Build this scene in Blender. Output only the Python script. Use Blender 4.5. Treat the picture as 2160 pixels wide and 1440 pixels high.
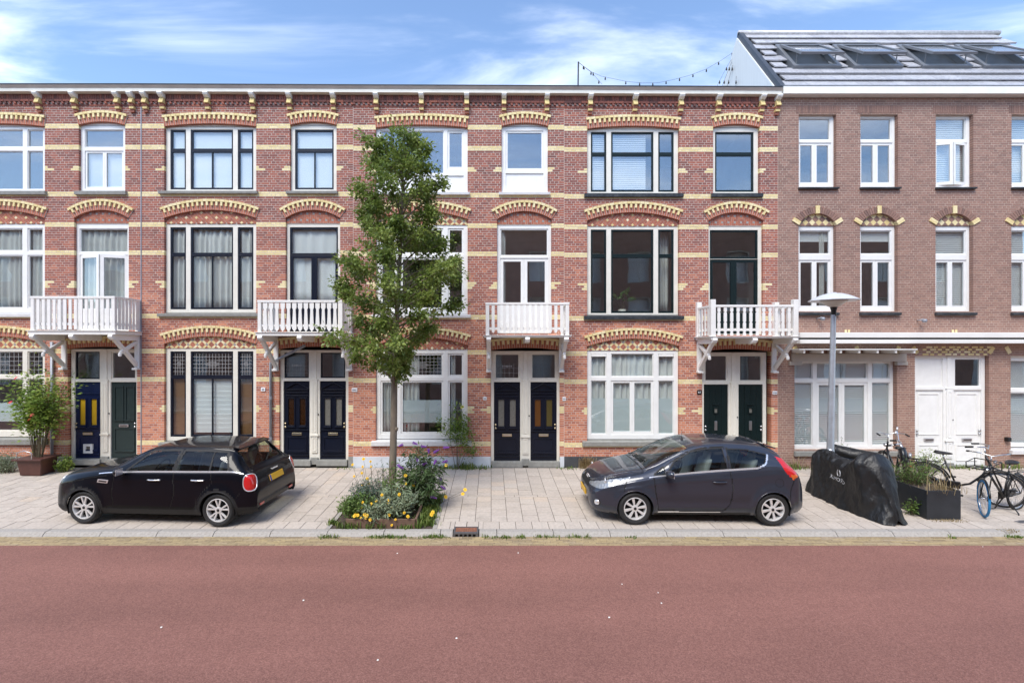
import bpy, bmesh, math, random
import numpy as np
from mathutils import Vector, Matrix, noise as mnoise
from mathutils.bvhtree import BVHTree
random.seed(7); np.random.seed(7)
for o in list(bpy.data.objects): bpy.data.objects.remove(o, do_unlink=True)
scene = bpy.context.scene
COL = scene.collection
R = math.radians
# ---------------------------------------------------------------- camera
F, CX, HY, CZ = 1020.0, 1036.0, 732.0, 3.265      # focal length, principal point (photo pixels), camera height
DF = F / 81.0                                     # distance to the house fronts
cam = bpy.data.cameras.new('camera'); camo = bpy.data.objects.new('camera', cam); COL.objects.link(camo)
cam.sensor_width = 36; cam.lens = F / 2160 * 36
cam.shift_x = (1080 - CX) / 2160; cam.shift_y = (HY - 720) / 2160
cam.clip_end = 500; cam.clip_start = 0.1
camo.location = (0, 0, CZ); camo.rotation_euler = (R(90), 0, 0)
scene.camera = camo
# ---------------------------------------------------------------- sky
SUN_EL, SUN_AZ = 54.0, 205.0      # azimuth clockwise from +Y
w = bpy.data.worlds.new('World'); scene.world = w; w.use_nodes = True
nt = w.node_tree; nt.nodes.clear(); N = nt.nodes.new; Lk = nt.links.new
def mathn(nt, op, a, b=None, clamp=False):
    n = nt.nodes.new('ShaderNodeMath'); n.operation = op; n.use_clamp = clamp
    for i, s in enumerate((a, b)):
        if s is None: continue
        if isinstance(s, (int, float)): n.inputs[i].default_value = s
        else: nt.links.new(s, n.inputs[i])
    return n.outputs[0]
out = N('ShaderNodeOutputWorld'); bg = N('ShaderNodeBackground'); Lk(bg.outputs[0], out.inputs[0])
sky = N('ShaderNodeTexSky'); sky.sky_type = 'NISHITA'; sky.sun_disc = False
sky.sun_elevation = R(SUN_EL); sky.sun_rotation = R(SUN_AZ); sky.air_density = 1.0; sky.dust_density = 0.4; sky.ozone_density = 3.0
tc = N('ShaderNodeTexCoord'); sp = N('ShaderNodeSeparateXYZ'); Lk(tc.outputs['Generated'], sp.inputs[0])
zz = mathn(nt, 'MAXIMUM', sp.outputs[2], 0.06)
cb = N('ShaderNodeCombineXYZ'); Lk(mathn(nt, 'DIVIDE', sp.outputs[0], zz), cb.inputs[0]); Lk(mathn(nt, 'DIVIDE', sp.outputs[1], zz), cb.inputs[1])
mp = N('ShaderNodeMapping'); mp.inputs['Location'].default_value = (0.0, 0.0, 0); mp.inputs['Rotation'].default_value = (0, 0, R(28)); mp.inputs['Scale'].default_value = (0.55, 1.25, 1)
Lk(cb.outputs[0], mp.inputs[0])
n1 = N('ShaderNodeTexNoise'); n1.inputs['Scale'].default_value = 1.25; n1.inputs['Detail'].default_value = 9; n1.inputs['Roughness'].default_value = 0.56; n1.inputs['Distortion'].default_value = 0.55
Lk(mp.outputs[0], n1.inputs['Vector'])
rp = N('ShaderNodeValToRGB'); rp.color_ramp.elements[0].position = 0.43; rp.color_ramp.elements[0].color = (0, 0, 0, 1)
rp.color_ramp.elements[1].position = 0.80; rp.color_ramp.elements[1].color = (1, 1, 1, 1); rp.color_ramp.interpolation = 'EASE'
Lk(n1.outputs[0], rp.inputs[0])
mx = N('ShaderNodeMix'); mx.data_type = 'RGBA'; Lk(mathn(nt, 'MULTIPLY', rp.outputs[0], 0.66), mx.inputs['Factor']); Lk(sky.outputs[0], mx.inputs['A'])
mx.inputs['B'].default_value = (7.6, 7.9, 8.4, 1)
Lk(mx.outputs['Result'], bg.inputs[0]); bg.inputs[1].default_value = 0.145
# ---------------------------------------------------------------- sun
sl = bpy.data.lights.new('sun', 'SUN'); sl.energy = 1.95; sl.angle = R(30); sl.color = (1.0, 0.94, 0.85)
so = bpy.data.objects.new('sun', sl); COL.objects.link(so); so.location = (-6, -10, 30)
sdir = Vector((math.sin(R(SUN_AZ)) * math.cos(R(SUN_EL)), math.cos(R(SUN_AZ)) * math.cos(R(SUN_EL)), math.sin(R(SUN_EL))))
so.rotation_euler = sdir.to_track_quat('Z', 'Y').to_euler()
scene.view_settings.view_transform = 'Standard'; scene.view_settings.look = 'None'
scene.view_settings.exposure = 1.06; scene.view_settings.gamma = 1; scene.view_settings.use_curve_mapping = False
scene.render.engine = 'CYCLES'
scene.cycles.max_bounces = 8; scene.cycles.transparent_max_bounces = 12; scene.cycles.caustics_reflective = False; scene.cycles.caustics_refractive = False
# ---------------------------------------------------------------- helpers
def fx(px, d=0.0): return (px - CX) / F * (DF + d)
def fz(py, d=0.0): return CZ - (py - HY) / F * (DF + d)
def gpos(px, py, z=0.0):                                   # point of the ground plane z seen at a pixel
    D = (CZ - z) * F / (py - HY); return Vector(((px - CX) / F * D, D, z))
def gz(y):                                                 # pavement height at depth y
    t = (y - 8.7) / (DF - 8.7); return 0.14 * min(max(t, 0), 1.1)
WORLD = {}
def tag(o, label=None, cat=None, group=None, kind=None):
    if label: o['label'] = label
    if cat: o['category'] = cat
    if group: o['group'] = group
    if kind: o['kind'] = kind
    return o
def thing(name, label, cat, loc=(0, 0, 0), rotz=0, group=None, local=False):
    o = bpy.data.objects.new(name, None); COL.objects.link(o); o.empty_display_size = 0.1
    o.location = loc; o.rotation_euler = (0, 0, rotz)
    WORLD[o.name] = Vector((0, 0, 0)) if local else Vector(loc)
    return tag(o, label, cat, group)
def place(o, parent, org):
    if parent is not None:
        o.parent = parent; o.location = Vector(org) - WORLD[parent.name]
    else: o.location = org
    WORLD[o.name] = Vector(org)
def inst(name, mesh, loc, parent=None, rot=None, scale=None):
    o = bpy.data.objects.new(name, mesh); COL.objects.link(o); place(o, parent, loc)
    if rot is not None: o.rotation_euler = rot
    if scale is not None: o.scale = scale
    return o
class MB:
    def __init__(s): s.v = []; s.f = []; s.m = []; s.t = []
    def add(s, vs, fs, m=0, t=0.5):
        b = len(s.v); s.v += [tuple(p) for p in vs]
        for f in fs: s.f.append(tuple(b + i for i in f)); s.m.append(m); s.t.append(t)
        return s
    def box(s, x0, x1, y0, y1, z0, z1, m=0, t=0.5, skip=''):
        vs = [(x0, y0, z0), (x1, y0, z0), (x1, y1, z0), (x0, y1, z0), (x0, y0, z1), (x1, y0, z1), (x1, y1, z1), (x0, y1, z1)]
        fs = {'d': (3, 2, 1, 0), 'u': (4, 5, 6, 7), 'f': (0, 1, 5, 4), 'r': (1, 2, 6, 5), 'b': (2, 3, 7, 6), 'l': (3, 0, 4, 7)}
        return s.add(vs, [fs[k] for k in fs if k not in skip], m, t)
    def obox(s, c, ax, ay, az, m=0, t=0.5):
        c, ax, ay, az = map(Vector, (c, ax, ay, az)); vs = []
        for k in (-1, 1):
            for (i, j) in ((-1, -1), (1, -1), (1, 1), (-1, 1)): vs.append(c + ax * i + ay * j + az * k)
        return s.add(vs, [(3, 2, 1, 0), (4, 5, 6, 7), (0, 1, 5, 4), (1, 2, 6, 5), (2, 3, 7, 6), (3, 0, 4, 7)], m, t)
    def bar(s, a, b, wx, wz, up=(0, 0, 1), m=0):
        a, b = Vector(a), Vector(b); d = b - a; l = d.length; d.normalize(); up = Vector(up)
        sd = d.cross(up); sd.normalize(); up = sd.cross(d)
        return s.obox((a + b) / 2, sd * wx / 2, d * l / 2, up * wz / 2, m)
    def prism(s, pts, y0, y1, m=0, t=0.5, back=True):      # polygon in x,z (counter-clockwise seen from the street) extruded in y
        n = len(pts); vs = [(p[0], y0, p[1]) for p in pts] + [(p[0], y1, p[1]) for p in pts]
        fs = [tuple(range(n))] + ([tuple(range(2 * n - 1, n - 1, -1))] if back else [])
        fs += [(i, i + n, (i + 1) % n + n, (i + 1) % n) for i in range(n)]
        return s.add(vs, fs, m, t)
    def xprism(s, pts, x0, x1, m=0):                       # polygon in y,z extruded in x
        n = len(pts); vs = [(x0, p[0], p[1]) for p in pts] + [(x1, p[0], p[1]) for p in pts]
        return s.add(vs, [tuple(range(n)), tuple(range(2 * n - 1, n - 1, -1))] + [(i, i + n, (i + 1) % n + n, (i + 1) % n) for i in range(n)], m)
    def tube(s, pts, r, n=8, m=0, cap=True, closed=False):
        pts = [Vector(p) for p in pts]; k = len(pts)
        rs = r if isinstance(r, (list, tuple)) else [r] * k
        vs = []; prev = None
        for i, p in enumerate(pts):
            if closed: d = pts[(i + 1) % k] - pts[i - 1]
            else: d = pts[min(i + 1, k - 1)] - pts[max(i - 1, 0)]
            if d.length < 1e-9: d = Vector((0, 0, 1))
            d.normalize()
            if prev is None:
                a = d.orthogonal().normalized()
            else:
                a = prev - d * prev.dot(d)
                if a.length < 1e-6: a = d.orthogonal()
                a.normalize()
            prev = a; b = d.cross(a)
            for j in range(n):
                t = 2 * math.pi * j / n; vs.append(p + (a * math.cos(t) + b * math.sin(t)) * rs[i])
        fs = []
        for i in range(k if closed else k - 1):
            i2 = (i + 1) % k
            for j in range(n): fs.append((i * n + j, i * n + (j + 1) % n, i2 * n + (j + 1) % n, i2 * n + j))
        if cap and not closed: fs += [tuple(range(n - 1, -1, -1)), tuple(range((k - 1) * n, k * n))]
        return s.add(vs, fs, m)
    def lathe(s, prof, c=(0, 0, 0), n=24, axis='z', m=0, closed=False):
        vs = []; k = len(prof); c = Vector(c)
        for (r, h) in prof:
            for j in range(n):
                a = 2 * math.pi * j / n; q = (r * math.cos(a), r * math.sin(a))
                vs.append(c + (Vector((q[0], q[1], h)) if axis == 'z' else Vector((q[0], h, q[1]))))
        fs = []
        for i in range(k if closed else k - 1):
            i2 = (i + 1) % k
            for j in range(n):
                f = (i * n + j, i * n + (j + 1) % n, i2 * n + (j + 1) % n, i2 * n + j)
                fs.append(f if axis == 'z' else f[::-1])
        return s.add(vs, fs, m)
    def plate(s, rect, holes, y0, y1, m=0):                # rect and holes (x0,x1,z0,z1): a panel with rectangular holes
        xs = sorted({rect[0], rect[1], *[h[0] for h in holes], *[h[1] for h in holes]})
        zs = sorted({rect[2], rect[3], *[h[2] for h in holes], *[h[3] for h in holes]})
        def full(i, j):
            if i < 0 or j < 0 or i >= len(xs) - 1 or j >= len(zs) - 1: return False
            cx, cz = (xs[i] + xs[i + 1]) / 2, (zs[j] + zs[j + 1]) / 2
            return not any(h[0] < cx < h[1] and h[2] < cz < h[3] for h in holes)
        for i in range(len(xs) - 1):
            for j in range(len(zs) - 1):
                if full(i, j):
                    sk = ''.join(c for c, (a, b) in {'l': (-1, 0), 'r': (1, 0), 'd': (0, -1), 'u': (0, 1)}.items() if full(i + a, j + b))
                    s.box(xs[i], xs[i + 1], y0, y1, zs[j], zs[j + 1], m, 0.5, sk)
        return s
    def mesh(s, name, mats, smooth=False, org=(0, 0, 0)):
        me = bpy.data.meshes.new(name); o = Vector(org)
        me.from_pydata([(p[0] - o[0], p[1] - o[1], p[2] - o[2]) for p in s.v], [], s.f)
        for mm in mats: me.materials.append(mm)
        if len(mats) > 1: me.polygons.foreach_set('material_index', s.m)
        if any(t != 0.5 for t in s.t):
            at = me.attributes.new('tint', 'FLOAT', 'FACE'); at.data.foreach_set('value', s.t)
        if smooth: me.polygons.foreach_set('use_smooth', [True] * len(s.f))
        me.validate(); me.update(); return me
    def build(s, name, mats, parent=None, smooth=False, bevel=0, ang=None, kind=None):
        if not s.v: return None
        if not isinstance(mats, (list, tuple)): mats = [mats]
        a = np.array(s.v); lo, hi = a.min(0), a.max(0)
        org = Vector(((lo[0] + hi[0]) / 2, (lo[1] + hi[1]) / 2, lo[2]))
        me = s.mesh(name, mats, smooth, org)
        o = bpy.data.objects.new(name, me); COL.objects.link(o); place(o, parent, org)
        if ang and smooth:
            bm = bmesh.new(); bm.from_mesh(me)
            for e in bm.edges:
                if len(e.link_faces) == 2 and e.calc_face_angle(0) > R(ang): e.smooth = False
            bm.to_mesh(me); bm.free()
        if bevel:
            md = o.modifiers.new('bevel', 'BEVEL'); md.width = bevel; md.segments = 2; md.limit_method = 'ANGLE'; md.angle_limit = R(40)
        if kind: o['kind'] = kind
        return o
def text_mesh(txt, size, mat_, depth=0.002, align='CENTER'):
    cu = bpy.data.curves.new('lettering', 'FONT'); cu.body = txt; cu.size = size; cu.align_x = align; cu.align_y = 'CENTER'; cu.extrude = depth
    ob = bpy.data.objects.new('lettering', cu); COL.objects.link(ob)
    dg = bpy.context.evaluated_depsgraph_get(); me = bpy.data.meshes.new_from_object(ob.evaluated_get(dg))
    bpy.data.objects.remove(ob); me.materials.clear(); me.materials.append(mat_); return me
# ---------------------------------------------------------------- materials
def newmat(name):
    m = bpy.data.materials.new(name); m.use_nodes = True; nt = m.node_tree; return m, nt, nt.nodes['Principled BSDF']
def setc(sock, c): sock.default_value = (c[0], c[1], c[2], 1)
def mat(name, col, rough=0.6, metal=0.0, var=0.12, scale=6.0, bump=0.0, bscale=60.0, spec=0.5, coat=0.0, stretch=None, dirt=0.0, dirtcol=(0.16, 0.13, 0.1)):
    m, nt, b = newmat(name); N = nt.nodes.new; L = nt.links.new
    b.inputs['Roughness'].default_value = rough; b.inputs['Metallic'].default_value = metal; b.inputs['Specular IOR Level'].default_value = spec
    if coat: b.inputs['Coat Weight'].default_value = coat; b.inputs['Coat Roughness'].default_value = 0.03
    tc = N('ShaderNodeTexCoord'); v = tc.outputs['Object']
    if stretch:
        mp = N('ShaderNodeMapping'); mp.inputs['Scale'].default_value = stretch; L(v, mp.inputs[0]); v = mp.outputs[0]
    c = None
    if var > 0:
        n = N('ShaderNodeTexNoise'); n.inputs['Scale'].default_value = scale; n.inputs['Detail'].default_value = 5; n.inputs['Roughness'].default_value = 0.6; L(v, n.inputs['Vector'])
        mr = N('ShaderNodeMapRange'); mr.inputs[1].default_value = 0.25; mr.inputs[2].default_value = 0.75; mr.inputs[3].default_value = 1 - var; mr.inputs[4].default_value = 1 + var; L(n.outputs[0], mr.inputs[0])
        mx = N('ShaderNodeMix'); mx.data_type = 'RGBA'; mx.blend_type = 'MULTIPLY'; mx.inputs['Factor'].default_value = 1; setc(mx.inputs['A'], col); L(mr.outputs[0], mx.inputs['B']); c = mx.outputs['Result']
        if dirt > 0:
            n2 = N('ShaderNodeTexNoise'); n2.inputs['Scale'].default_value = scale * 0.7; n2.inputs['Detail'].default_value = 8; n2.inputs['Roughness'].default_value = 0.7; L(v, n2.inputs['Vector'])
            r2 = N('ShaderNodeMapRange'); r2.inputs[1].default_value = 0.5; r2.inputs[2].default_value = 0.75; r2.inputs[3].default_value = 0; r2.inputs[4].default_value = dirt; L(n2.outputs[0], r2.inputs[0])
            m2 = N('ShaderNodeMix'); m2.data_type = 'RGBA'; L(r2.outputs[0], m2.inputs['Factor']); L(c, m2.inputs['A']); setc(m2.inputs['B'], dirtcol); c = m2.outputs['Result']
        L(c, b.inputs['Base Color'])
    else: setc(b.inputs['Base Color'], col)
    if bump > 0:
        n = N('ShaderNodeTexNoise'); n.inputs['Scale'].default_value = bscale; n.inputs['Detail'].default_value = 4; L(v, n.inputs['Vector'])
        bp = N('ShaderNodeBump'); bp.inputs['Strength'].default_value = bump; bp.inputs['Distance'].default_value = 0.004; L(n.outputs[0], bp.inputs['Height']); L(bp.outputs[0], b.inputs['Normal'])
    return m
def tintmat(name, stops, rough=0.85, objrand=False, grain=0.16, gscale=45, bump=0.35, zone=0.0, spec=0.3, transl=0.0, zshift=None):
    """colour picked from a ramp by each piece's own tint (face attribute) or by the object's random number"""
    m, nt, b = newmat(name); N = nt.nodes.new; L = nt.links.new
    b.inputs['Roughness'].default_value = rough; b.inputs['Specular IOR Level'].default_value = spec
    if objrand: src = mathn(nt, 'ADD', mathn(nt, 'MULTIPLY', N('ShaderNodeObjectInfo').outputs['Random'], 0.7), 0.15)
    else:
        a = N('ShaderNodeAttribute'); a.attribute_name = 'tint'; src = a.outputs['Fac']
    tc = N('ShaderNodeTexCoord'); ge = N('ShaderNodeNewGeometry')
    if zone > 0:                                           # batches of brick laid in patches
        n0 = N('ShaderNodeTexNoise'); n0.inputs['Scale'].default_value = 0.55; n0.inputs['Detail'].default_value = 2; L(ge.outputs['Position'], n0.inputs['Vector'])
        src = mathn(nt, 'ADD', src, mathn(nt, 'MULTIPLY', mathn(nt, 'SUBTRACT', n0.outputs[0], 0.5), zone), True)
    if zshift:                                             # tint shifts with height: brighter and more orange low down, darker higher up
        sx = N('ShaderNodeSeparateXYZ'); L(ge.outputs['Position'], sx.inputs[0]); mz = N('ShaderNodeMapRange'); mz.inputs[1].default_value = 1.0; mz.inputs[2].default_value = 8.0; mz.inputs[3].default_value = zshift[0]; mz.inputs[4].default_value = zshift[1]; L(sx.outputs[2], mz.inputs[0]); src = mathn(nt, 'ADD', src, mz.outputs[0], True)
    rp = N('ShaderNodeValToRGB'); L(src, rp.inputs[0]); e = rp.color_ramp.elements
    while len(e) < len(stops): e.new(0.5)
    for i, (p, c) in enumerate(stops): e[i].position = p; e[i].color = (*c, 1)
    n = N('ShaderNodeTexNoise'); n.inputs['Scale'].default_value = gscale; n.inputs['Detail'].default_value = 4; L(ge.outputs['Position'], n.inputs['Vector'])
    mr = N('ShaderNodeMapRange'); mr.inputs[1].default_value = 0.25; mr.inputs[2].default_value = 0.75; mr.inputs[3].default_value = 1 - grain; mr.inputs[4].default_value = 1 + grain; L(n.outputs[0], mr.inputs[0])
    mx = N('ShaderNodeMix'); mx.data_type = 'RGBA'; mx.blend_type = 'MULTIPLY'; mx.inputs['Factor'].default_value = 1; L(rp.outputs[0], mx.inputs['A']); L(mr.outputs[0], mx.inputs['B'])
    L(mx.outputs['Result'], b.inputs['Base Color'])
    if bump > 0:
        bp = N('ShaderNodeBump'); bp.inputs['Strength'].default_value = bump; bp.inputs['Distance'].default_value = 0.004; L(n.outputs[0], bp.inputs['Height']); L(bp.outputs[0], b.inputs['Normal'])
    if transl > 0:
        tr = N('ShaderNodeBsdfTranslucent'); L(mx.outputs['Result'], tr.inputs[0]); ms = N('ShaderNodeMixShader'); ms.inputs[0].default_value = transl
        L(b.outputs[0], ms.inputs[1]); L(tr.outputs[0], ms.inputs[2]); L(ms.outputs[0], nt.nodes['Material Output'].inputs[0])
    return m
def glassmat(name, tint=(0.93, 0.96, 0.96), ior=1.75, wav=0.0, rough=0.0):
    m = bpy.data.materials.new(name); m.use_nodes = True; nt = m.node_tree; nt.nodes.clear(); N = nt.nodes.new; L = nt.links.new
    o = N('ShaderNodeOutputMaterial'); t = N('ShaderNodeBsdfTransparent'); setc(t.inputs[0], tint)
    g = N('ShaderNodeBsdfGlossy'); g.inputs['Roughness'].default_value = rough; setc(g.inputs[0], (0.95, 0.97, 1))
    ge = N('ShaderNodeNewGeometry'); dt = N('ShaderNodeVectorMath'); dt.operation = 'DOT_PRODUCT'; L(ge.outputs['Normal'], dt.inputs[0]); L(ge.outputs['Incoming'], dt.inputs[1])
    f0 = ((ior - 1) / (ior + 1)) ** 2                      # Schlick reflectance, same from both sides of the sheet
    k = mathn(nt, 'POWER', mathn(nt, 'SUBTRACT', 1.0, mathn(nt, 'ABSOLUTE', dt.outputs['Value']), True), 5.0)
    fac = mathn(nt, 'ADD', mathn(nt, 'MULTIPLY', k, 1 - f0), f0); mx = N('ShaderNodeMixShader')
    L(fac, mx.inputs[0]); L(t.outputs[0], mx.inputs[1]); L(g.outputs[0], mx.inputs[2]); L(mx.outputs[0], o.inputs[0])
    if wav > 0:                                            # old glass is slightly uneven
        tc = N('ShaderNodeTexCoord'); n = N('ShaderNodeTexNoise'); n.inputs['Scale'].default_value = 1.6; n.inputs['Detail'].default_value = 1; L(tc.outputs['Object'], n.inputs['Vector'])
        bp = N('ShaderNodeBump'); bp.inputs['Strength'].default_value = wav; bp.inputs['Distance'].default_value = 0.02; L(n.outputs[0], bp.inputs['Height']); L(bp.outputs[0], g.inputs['Normal'])
    return m
RED = [(0.0, (0.145, 0.07, 0.062)), (0.2, (0.225, 0.092, 0.076)), (0.5, (0.31, 0.116, 0.088)), (0.78, (0.395, 0.142, 0.094)), (1.0, (0.56, 0.225, 0.135))]
YEL = [(0.0, (0.65, 0.51, 0.235)), (0.4, (0.735, 0.605, 0.31)), (0.75, (0.79, 0.68, 0.395)), (1.0, (0.81, 0.73, 0.50))]
BRN = [(0.0, (0.20, 0.125, 0.105)), (0.2, (0.255, 0.155, 0.125)), (0.55, (0.30, 0.178, 0.14)), (0.85, (0.345, 0.205, 0.158)), (1.0, (0.38, 0.235, 0.175))]
M = {}
M['red'] = tintmat('red_brick', RED, zone=0.55, zshift=(0.46, -0.12)); M['redo'] = tintmat('red_brick_single', RED, objrand=True, zone=0.55, zshift=(0.46, -0.12))
M['ared'] = tintmat('arch_red_brick', [(0, (0.31, 0.12, 0.085)), (0.6, (0.42, 0.15, 0.095)), (1, (0.48, 0.19, 0.12))], objrand=True)
M['aredt'] = tintmat('arch_red_brick_face', [(0, (0.31, 0.12, 0.085)), (0.6, (0.42, 0.15, 0.095)), (1, (0.48, 0.19, 0.12))])
M['yel'] = tintmat('yellow_brick', YEL); M['yelo'] = tintmat('yellow_brick_single', YEL, objrand=True)
M['brn'] = tintmat('brown_brick', BRN, zone=0.6, zshift=(0.22, -0.1)); M['brno'] = tintmat('brown_brick_single', BRN, objrand=True, zone=0.6, zshift=(0.22, -0.1))
M['mortar'] = mat('pale_mortar', (0.57, 0.49, 0.43), 0.95, var=0.15, scale=9, bump=0.4)
M['mortarb'] = mat('brown_mortar', (0.47, 0.37, 0.31), 0.95, var=0.22, scale=5, bump=0.4)
M['white'] = mat('white_paint', (0.80, 0.80, 0.78), 0.38, var=0.05, scale=5, dirt=0.12, dirtcol=(0.45, 0.43, 0.38))
M['cream'] = mat('cream_paint', (0.74, 0.71, 0.63), 0.4, var=0.06, scale=5, dirt=0.2, dirtcol=(0.42, 0.38, 0.31))
M['bwhite'] = mat('worn_white_paint', (0.81, 0.80, 0.77), 0.5, var=0.06, scale=7, dirt=0.18, dirtcol=(0.40, 0.37, 0.31), bump=0.15)
M['navy'] = mat('navy_gloss_paint', (0.006, 0.0085, 0.019), 0.32, var=0.2, scale=8, bump=0.05, spec=0.3)
M['blue'] = mat('blue_gloss_paint', (0.008, 0.015, 0.055), 0.34, var=0.15, scale=8, spec=0.3)
M['green'] = mat('dark_green_paint', (0.005, 0.013, 0.0135), 0.36, var=0.2, scale=8, spec=0.3)
M['sage'] = mat('grey_green_paint', (0.022, 0.035, 0.035), 0.38, var=0.15, scale=8, spec=0.3)
M['stone'] = mat('grey_sill_stone', (0.27, 0.27, 0.25), 0.7, var=0.22, scale=9, bump=0.3, dirt=0.3)
M['wsill'] = mat('white_sill', (0.72, 0.72, 0.72), 0.5, var=0.08, scale=6, dirt=0.2, dirtcol=(0.4, 0.38, 0.34))
M['dsill'] = mat('dark_sill', (0.035, 0.043, 0.05), 0.35, var=0.3, scale=14, dirt=0.3, dirtcol=(0.3, 0.3, 0.3))
M['glass'] = glassmat('window_glass', ior=2.0, wav=0.12); M['glass2'] = glassmat('flat_window_glass', ior=2.45, wav=0.05)
M['tglass'] = glassmat('tinted_car_glass', (0.66, 0.72, 0.69), 1.5)
M['frost'] = mat('frosted_film', (0.66, 0.71, 0.70), 0.6, var=0.05, scale=2)
M['curtain'] = mat('pale_curtain_cloth', (0.76, 0.755, 0.72), 0.95, var=0.08, scale=3)
M['gcurtain'] = mat('grey_curtain_cloth', (0.63, 0.63, 0.60), 0.95, var=0.1, scale=3)
M['wblind'] = mat('white_blind_cloth', (0.88, 0.88, 0.87), 0.9, var=0.03, scale=2)
M['bamboo'] = mat('bamboo_blind', (0.36, 0.19, 0.085), 0.7, var=0.3, scale=4, stretch=(1, 1, 40))
M['room'] = mat('room_plaster', (0.30, 0.28, 0.26), 0.9, var=0.15, scale=1.5)
M['lead'] = mat('window_lead', (0.42, 0.42, 0.42), 0.5, 0.2, var=0.1)
M['zinc'] = mat('grey_zinc', (0.30, 0.32, 0.36), 0.5, 0.35, var=0.18, scale=7)
M['black'] = mat('black_paint', (0.012, 0.012, 0.013), 0.35, var=0.2, scale=9)
M['rubber'] = mat('black_rubber', (0.016, 0.016, 0.017), 0.75, var=0.25, scale=30, bump=0.2)
M['brass'] = mat('brass', (0.62, 0.52, 0.34), 0.3, 0.9, var=0.12); M['steel'] = mat('steel', (0.62, 0.62, 0.63), 0.28, 0.95, var=0.1)
M['yglass'] = mat('yellow_frosted_glass', (0.52, 0.33, 0.02), 0.35, var=0.08); M['oglass'] = mat('amber_frosted_glass', (0.12, 0.045, 0.008), 0.3, var=0.25, scale=40); M['dglass'] = mat('dark_brown_glass', (0.03, 0.012, 0.004), 0.2, var=0.4, scale=9)
M['rglass'] = mat('ribbed_grey_glass', (0.17, 0.165, 0.145), 0.25, var=0.25, scale=30); M['oliveg'] = mat('olive_frosted_glass', (0.085, 0.065, 0.018), 0.3, var=0.2, scale=40)
M['enamel'] = mat('white_enamel', (0.80, 0.81, 0.82), 0.15, var=0.02); M['numblue'] = mat('blue_lettering', (0.02, 0.04, 0.14), 0.3, var=0)
M['wood'] = mat('weathered_wood', (0.16, 0.10, 0.07), 0.85, var=0.3, scale=3, stretch=(1, 8, 8), bump=0.5)
# ================================================================ ground
def roadmat():
    m, nt, b = newmat('red_asphalt'); N = nt.nodes.new; L = nt.links.new; b.inputs['Roughness'].default_value = 0.85; b.inputs['Specular IOR Level'].default_value = 0.35
    ge = N('ShaderNodeNewGeometry')
    def nz(sc, det=3, rough=0.6):
        n = N('ShaderNodeTexNoise'); n.inputs['Scale'].default_value = sc; n.inputs['Detail'].default_value = det; n.inputs['Roughness'].default_value = rough; L(ge.outputs['Position'], n.inputs['Vector']); return n.outputs[0]
    vo = N('ShaderNodeTexVoronoi'); vo.inputs['Scale'].default_value = 95; L(ge.outputs['Position'], vo.inputs['Vector'])
    rp = N('ShaderNodeValToRGB'); e = rp.color_ramp.elements; e[0].position = 0.0; e[0].color = (0.15, 0.073, 0.06, 1); e[1].position = 1.0; e[1].color = (0.38, 0.205, 0.165, 1)
    e.new(0.35).color = (0.215, 0.098, 0.078, 1); e.new(0.75).color = (0.30, 0.145, 0.115, 1)
    sc = N('ShaderNodeSeparateColor'); L(vo.outputs['Color'], sc.inputs[0])
    v = mathn(nt, 'ADD', mathn(nt, 'MULTIPLY', sc.outputs[0], 0.62), mathn(nt, 'MULTIPLY', nz(38, 4), 0.38)); L(v, rp.inputs[0])
    mp = N('ShaderNodeMapping'); mp.inputs['Scale'].default_value = (0.12, 1.3, 1); L(ge.outputs['Position'], mp.inputs[0]); tn = N('ShaderNodeTexNoise'); tn.inputs['Scale'].default_value = 1.0; tn.inputs['Detail'].default_value = 5; L(mp.outputs[0], tn.inputs['Vector']); trk = tn.outputs[0]   # worn wheel tracks along the street
    mr = N('ShaderNodeMapRange'); mr.inputs[1].default_value = 0.3; mr.inputs[2].default_value = 0.7; mr.inputs[3].default_value = 0.80; mr.inputs[4].default_value = 1.12; L(mathn(nt, 'ADD', mathn(nt, 'MULTIPLY', trk, 0.55), mathn(nt, 'MULTIPLY', nz(0.7, 6, 0.7), 0.45)), mr.inputs[0])
    mx = N('ShaderNodeMix'); mx.data_type = 'RGBA'; mx.blend_type = 'MULTIPLY'; mx.inputs['Factor'].default_value = 1; L(rp.outputs[0], mx.inputs['A']); L(mr.outputs[0], mx.inputs['B'])
    L(mx.outputs['Result'], b.inputs['Base Color'])
    bp = N('ShaderNodeBump'); bp.inputs['Strength'].default_value = 0.6; bp.inputs['Distance'].default_value = 0.004; L(vo.outputs['Distance'], bp.inputs['Height']); L(bp.outputs[0], b.inputs['Normal'])
    return m
M['road'] = roadmat()
TIL = [(0.0, (0.445, 0.39, 0.335)), (0.45, (0.48, 0.42, 0.365)), (0.85, (0.51, 0.45, 0.39)), (1.0, (0.52, 0.435, 0.355))]
M['tile'] = tintmat('concrete_tile', TIL, 0.9, grain=0.13, gscale=22, bump=0.25, zone=0.35); M['tileo'] = tintmat('concrete_tile_single', TIL, 0.9, objrand=True, grain=0.13, gscale=22, bump=0.25, zone=0.35)
GUT = [(0.0, (0.25, 0.19, 0.115)), (0.35, (0.33, 0.255, 0.15)), (0.7, (0.39, 0.30, 0.165)), (1.0, (0.34, 0.27, 0.20))]
M['gut'] = tintmat('yellow_clinker', GUT, 0.85, grain=0.22, gscale=30); M['guto'] = tintmat('yellow_clinker_single', GUT, 0.85, objrand=True, grain=0.22, gscale=30)
M['kerb'] = mat('kerb_concrete', (0.36, 0.335, 0.305), 0.9, var=0.2, scale=26, bump=0.5, bscale=90, dirt=0.25)
M['joint'] = mat('joint_sand', (0.10, 0.088, 0.072), 1.0, var=0.3, scale=12)
M['soil'] = mat('dark_soil', (0.07, 0.052, 0.04), 1.0, var=0.4, scale=20, bump=0.8)
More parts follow.
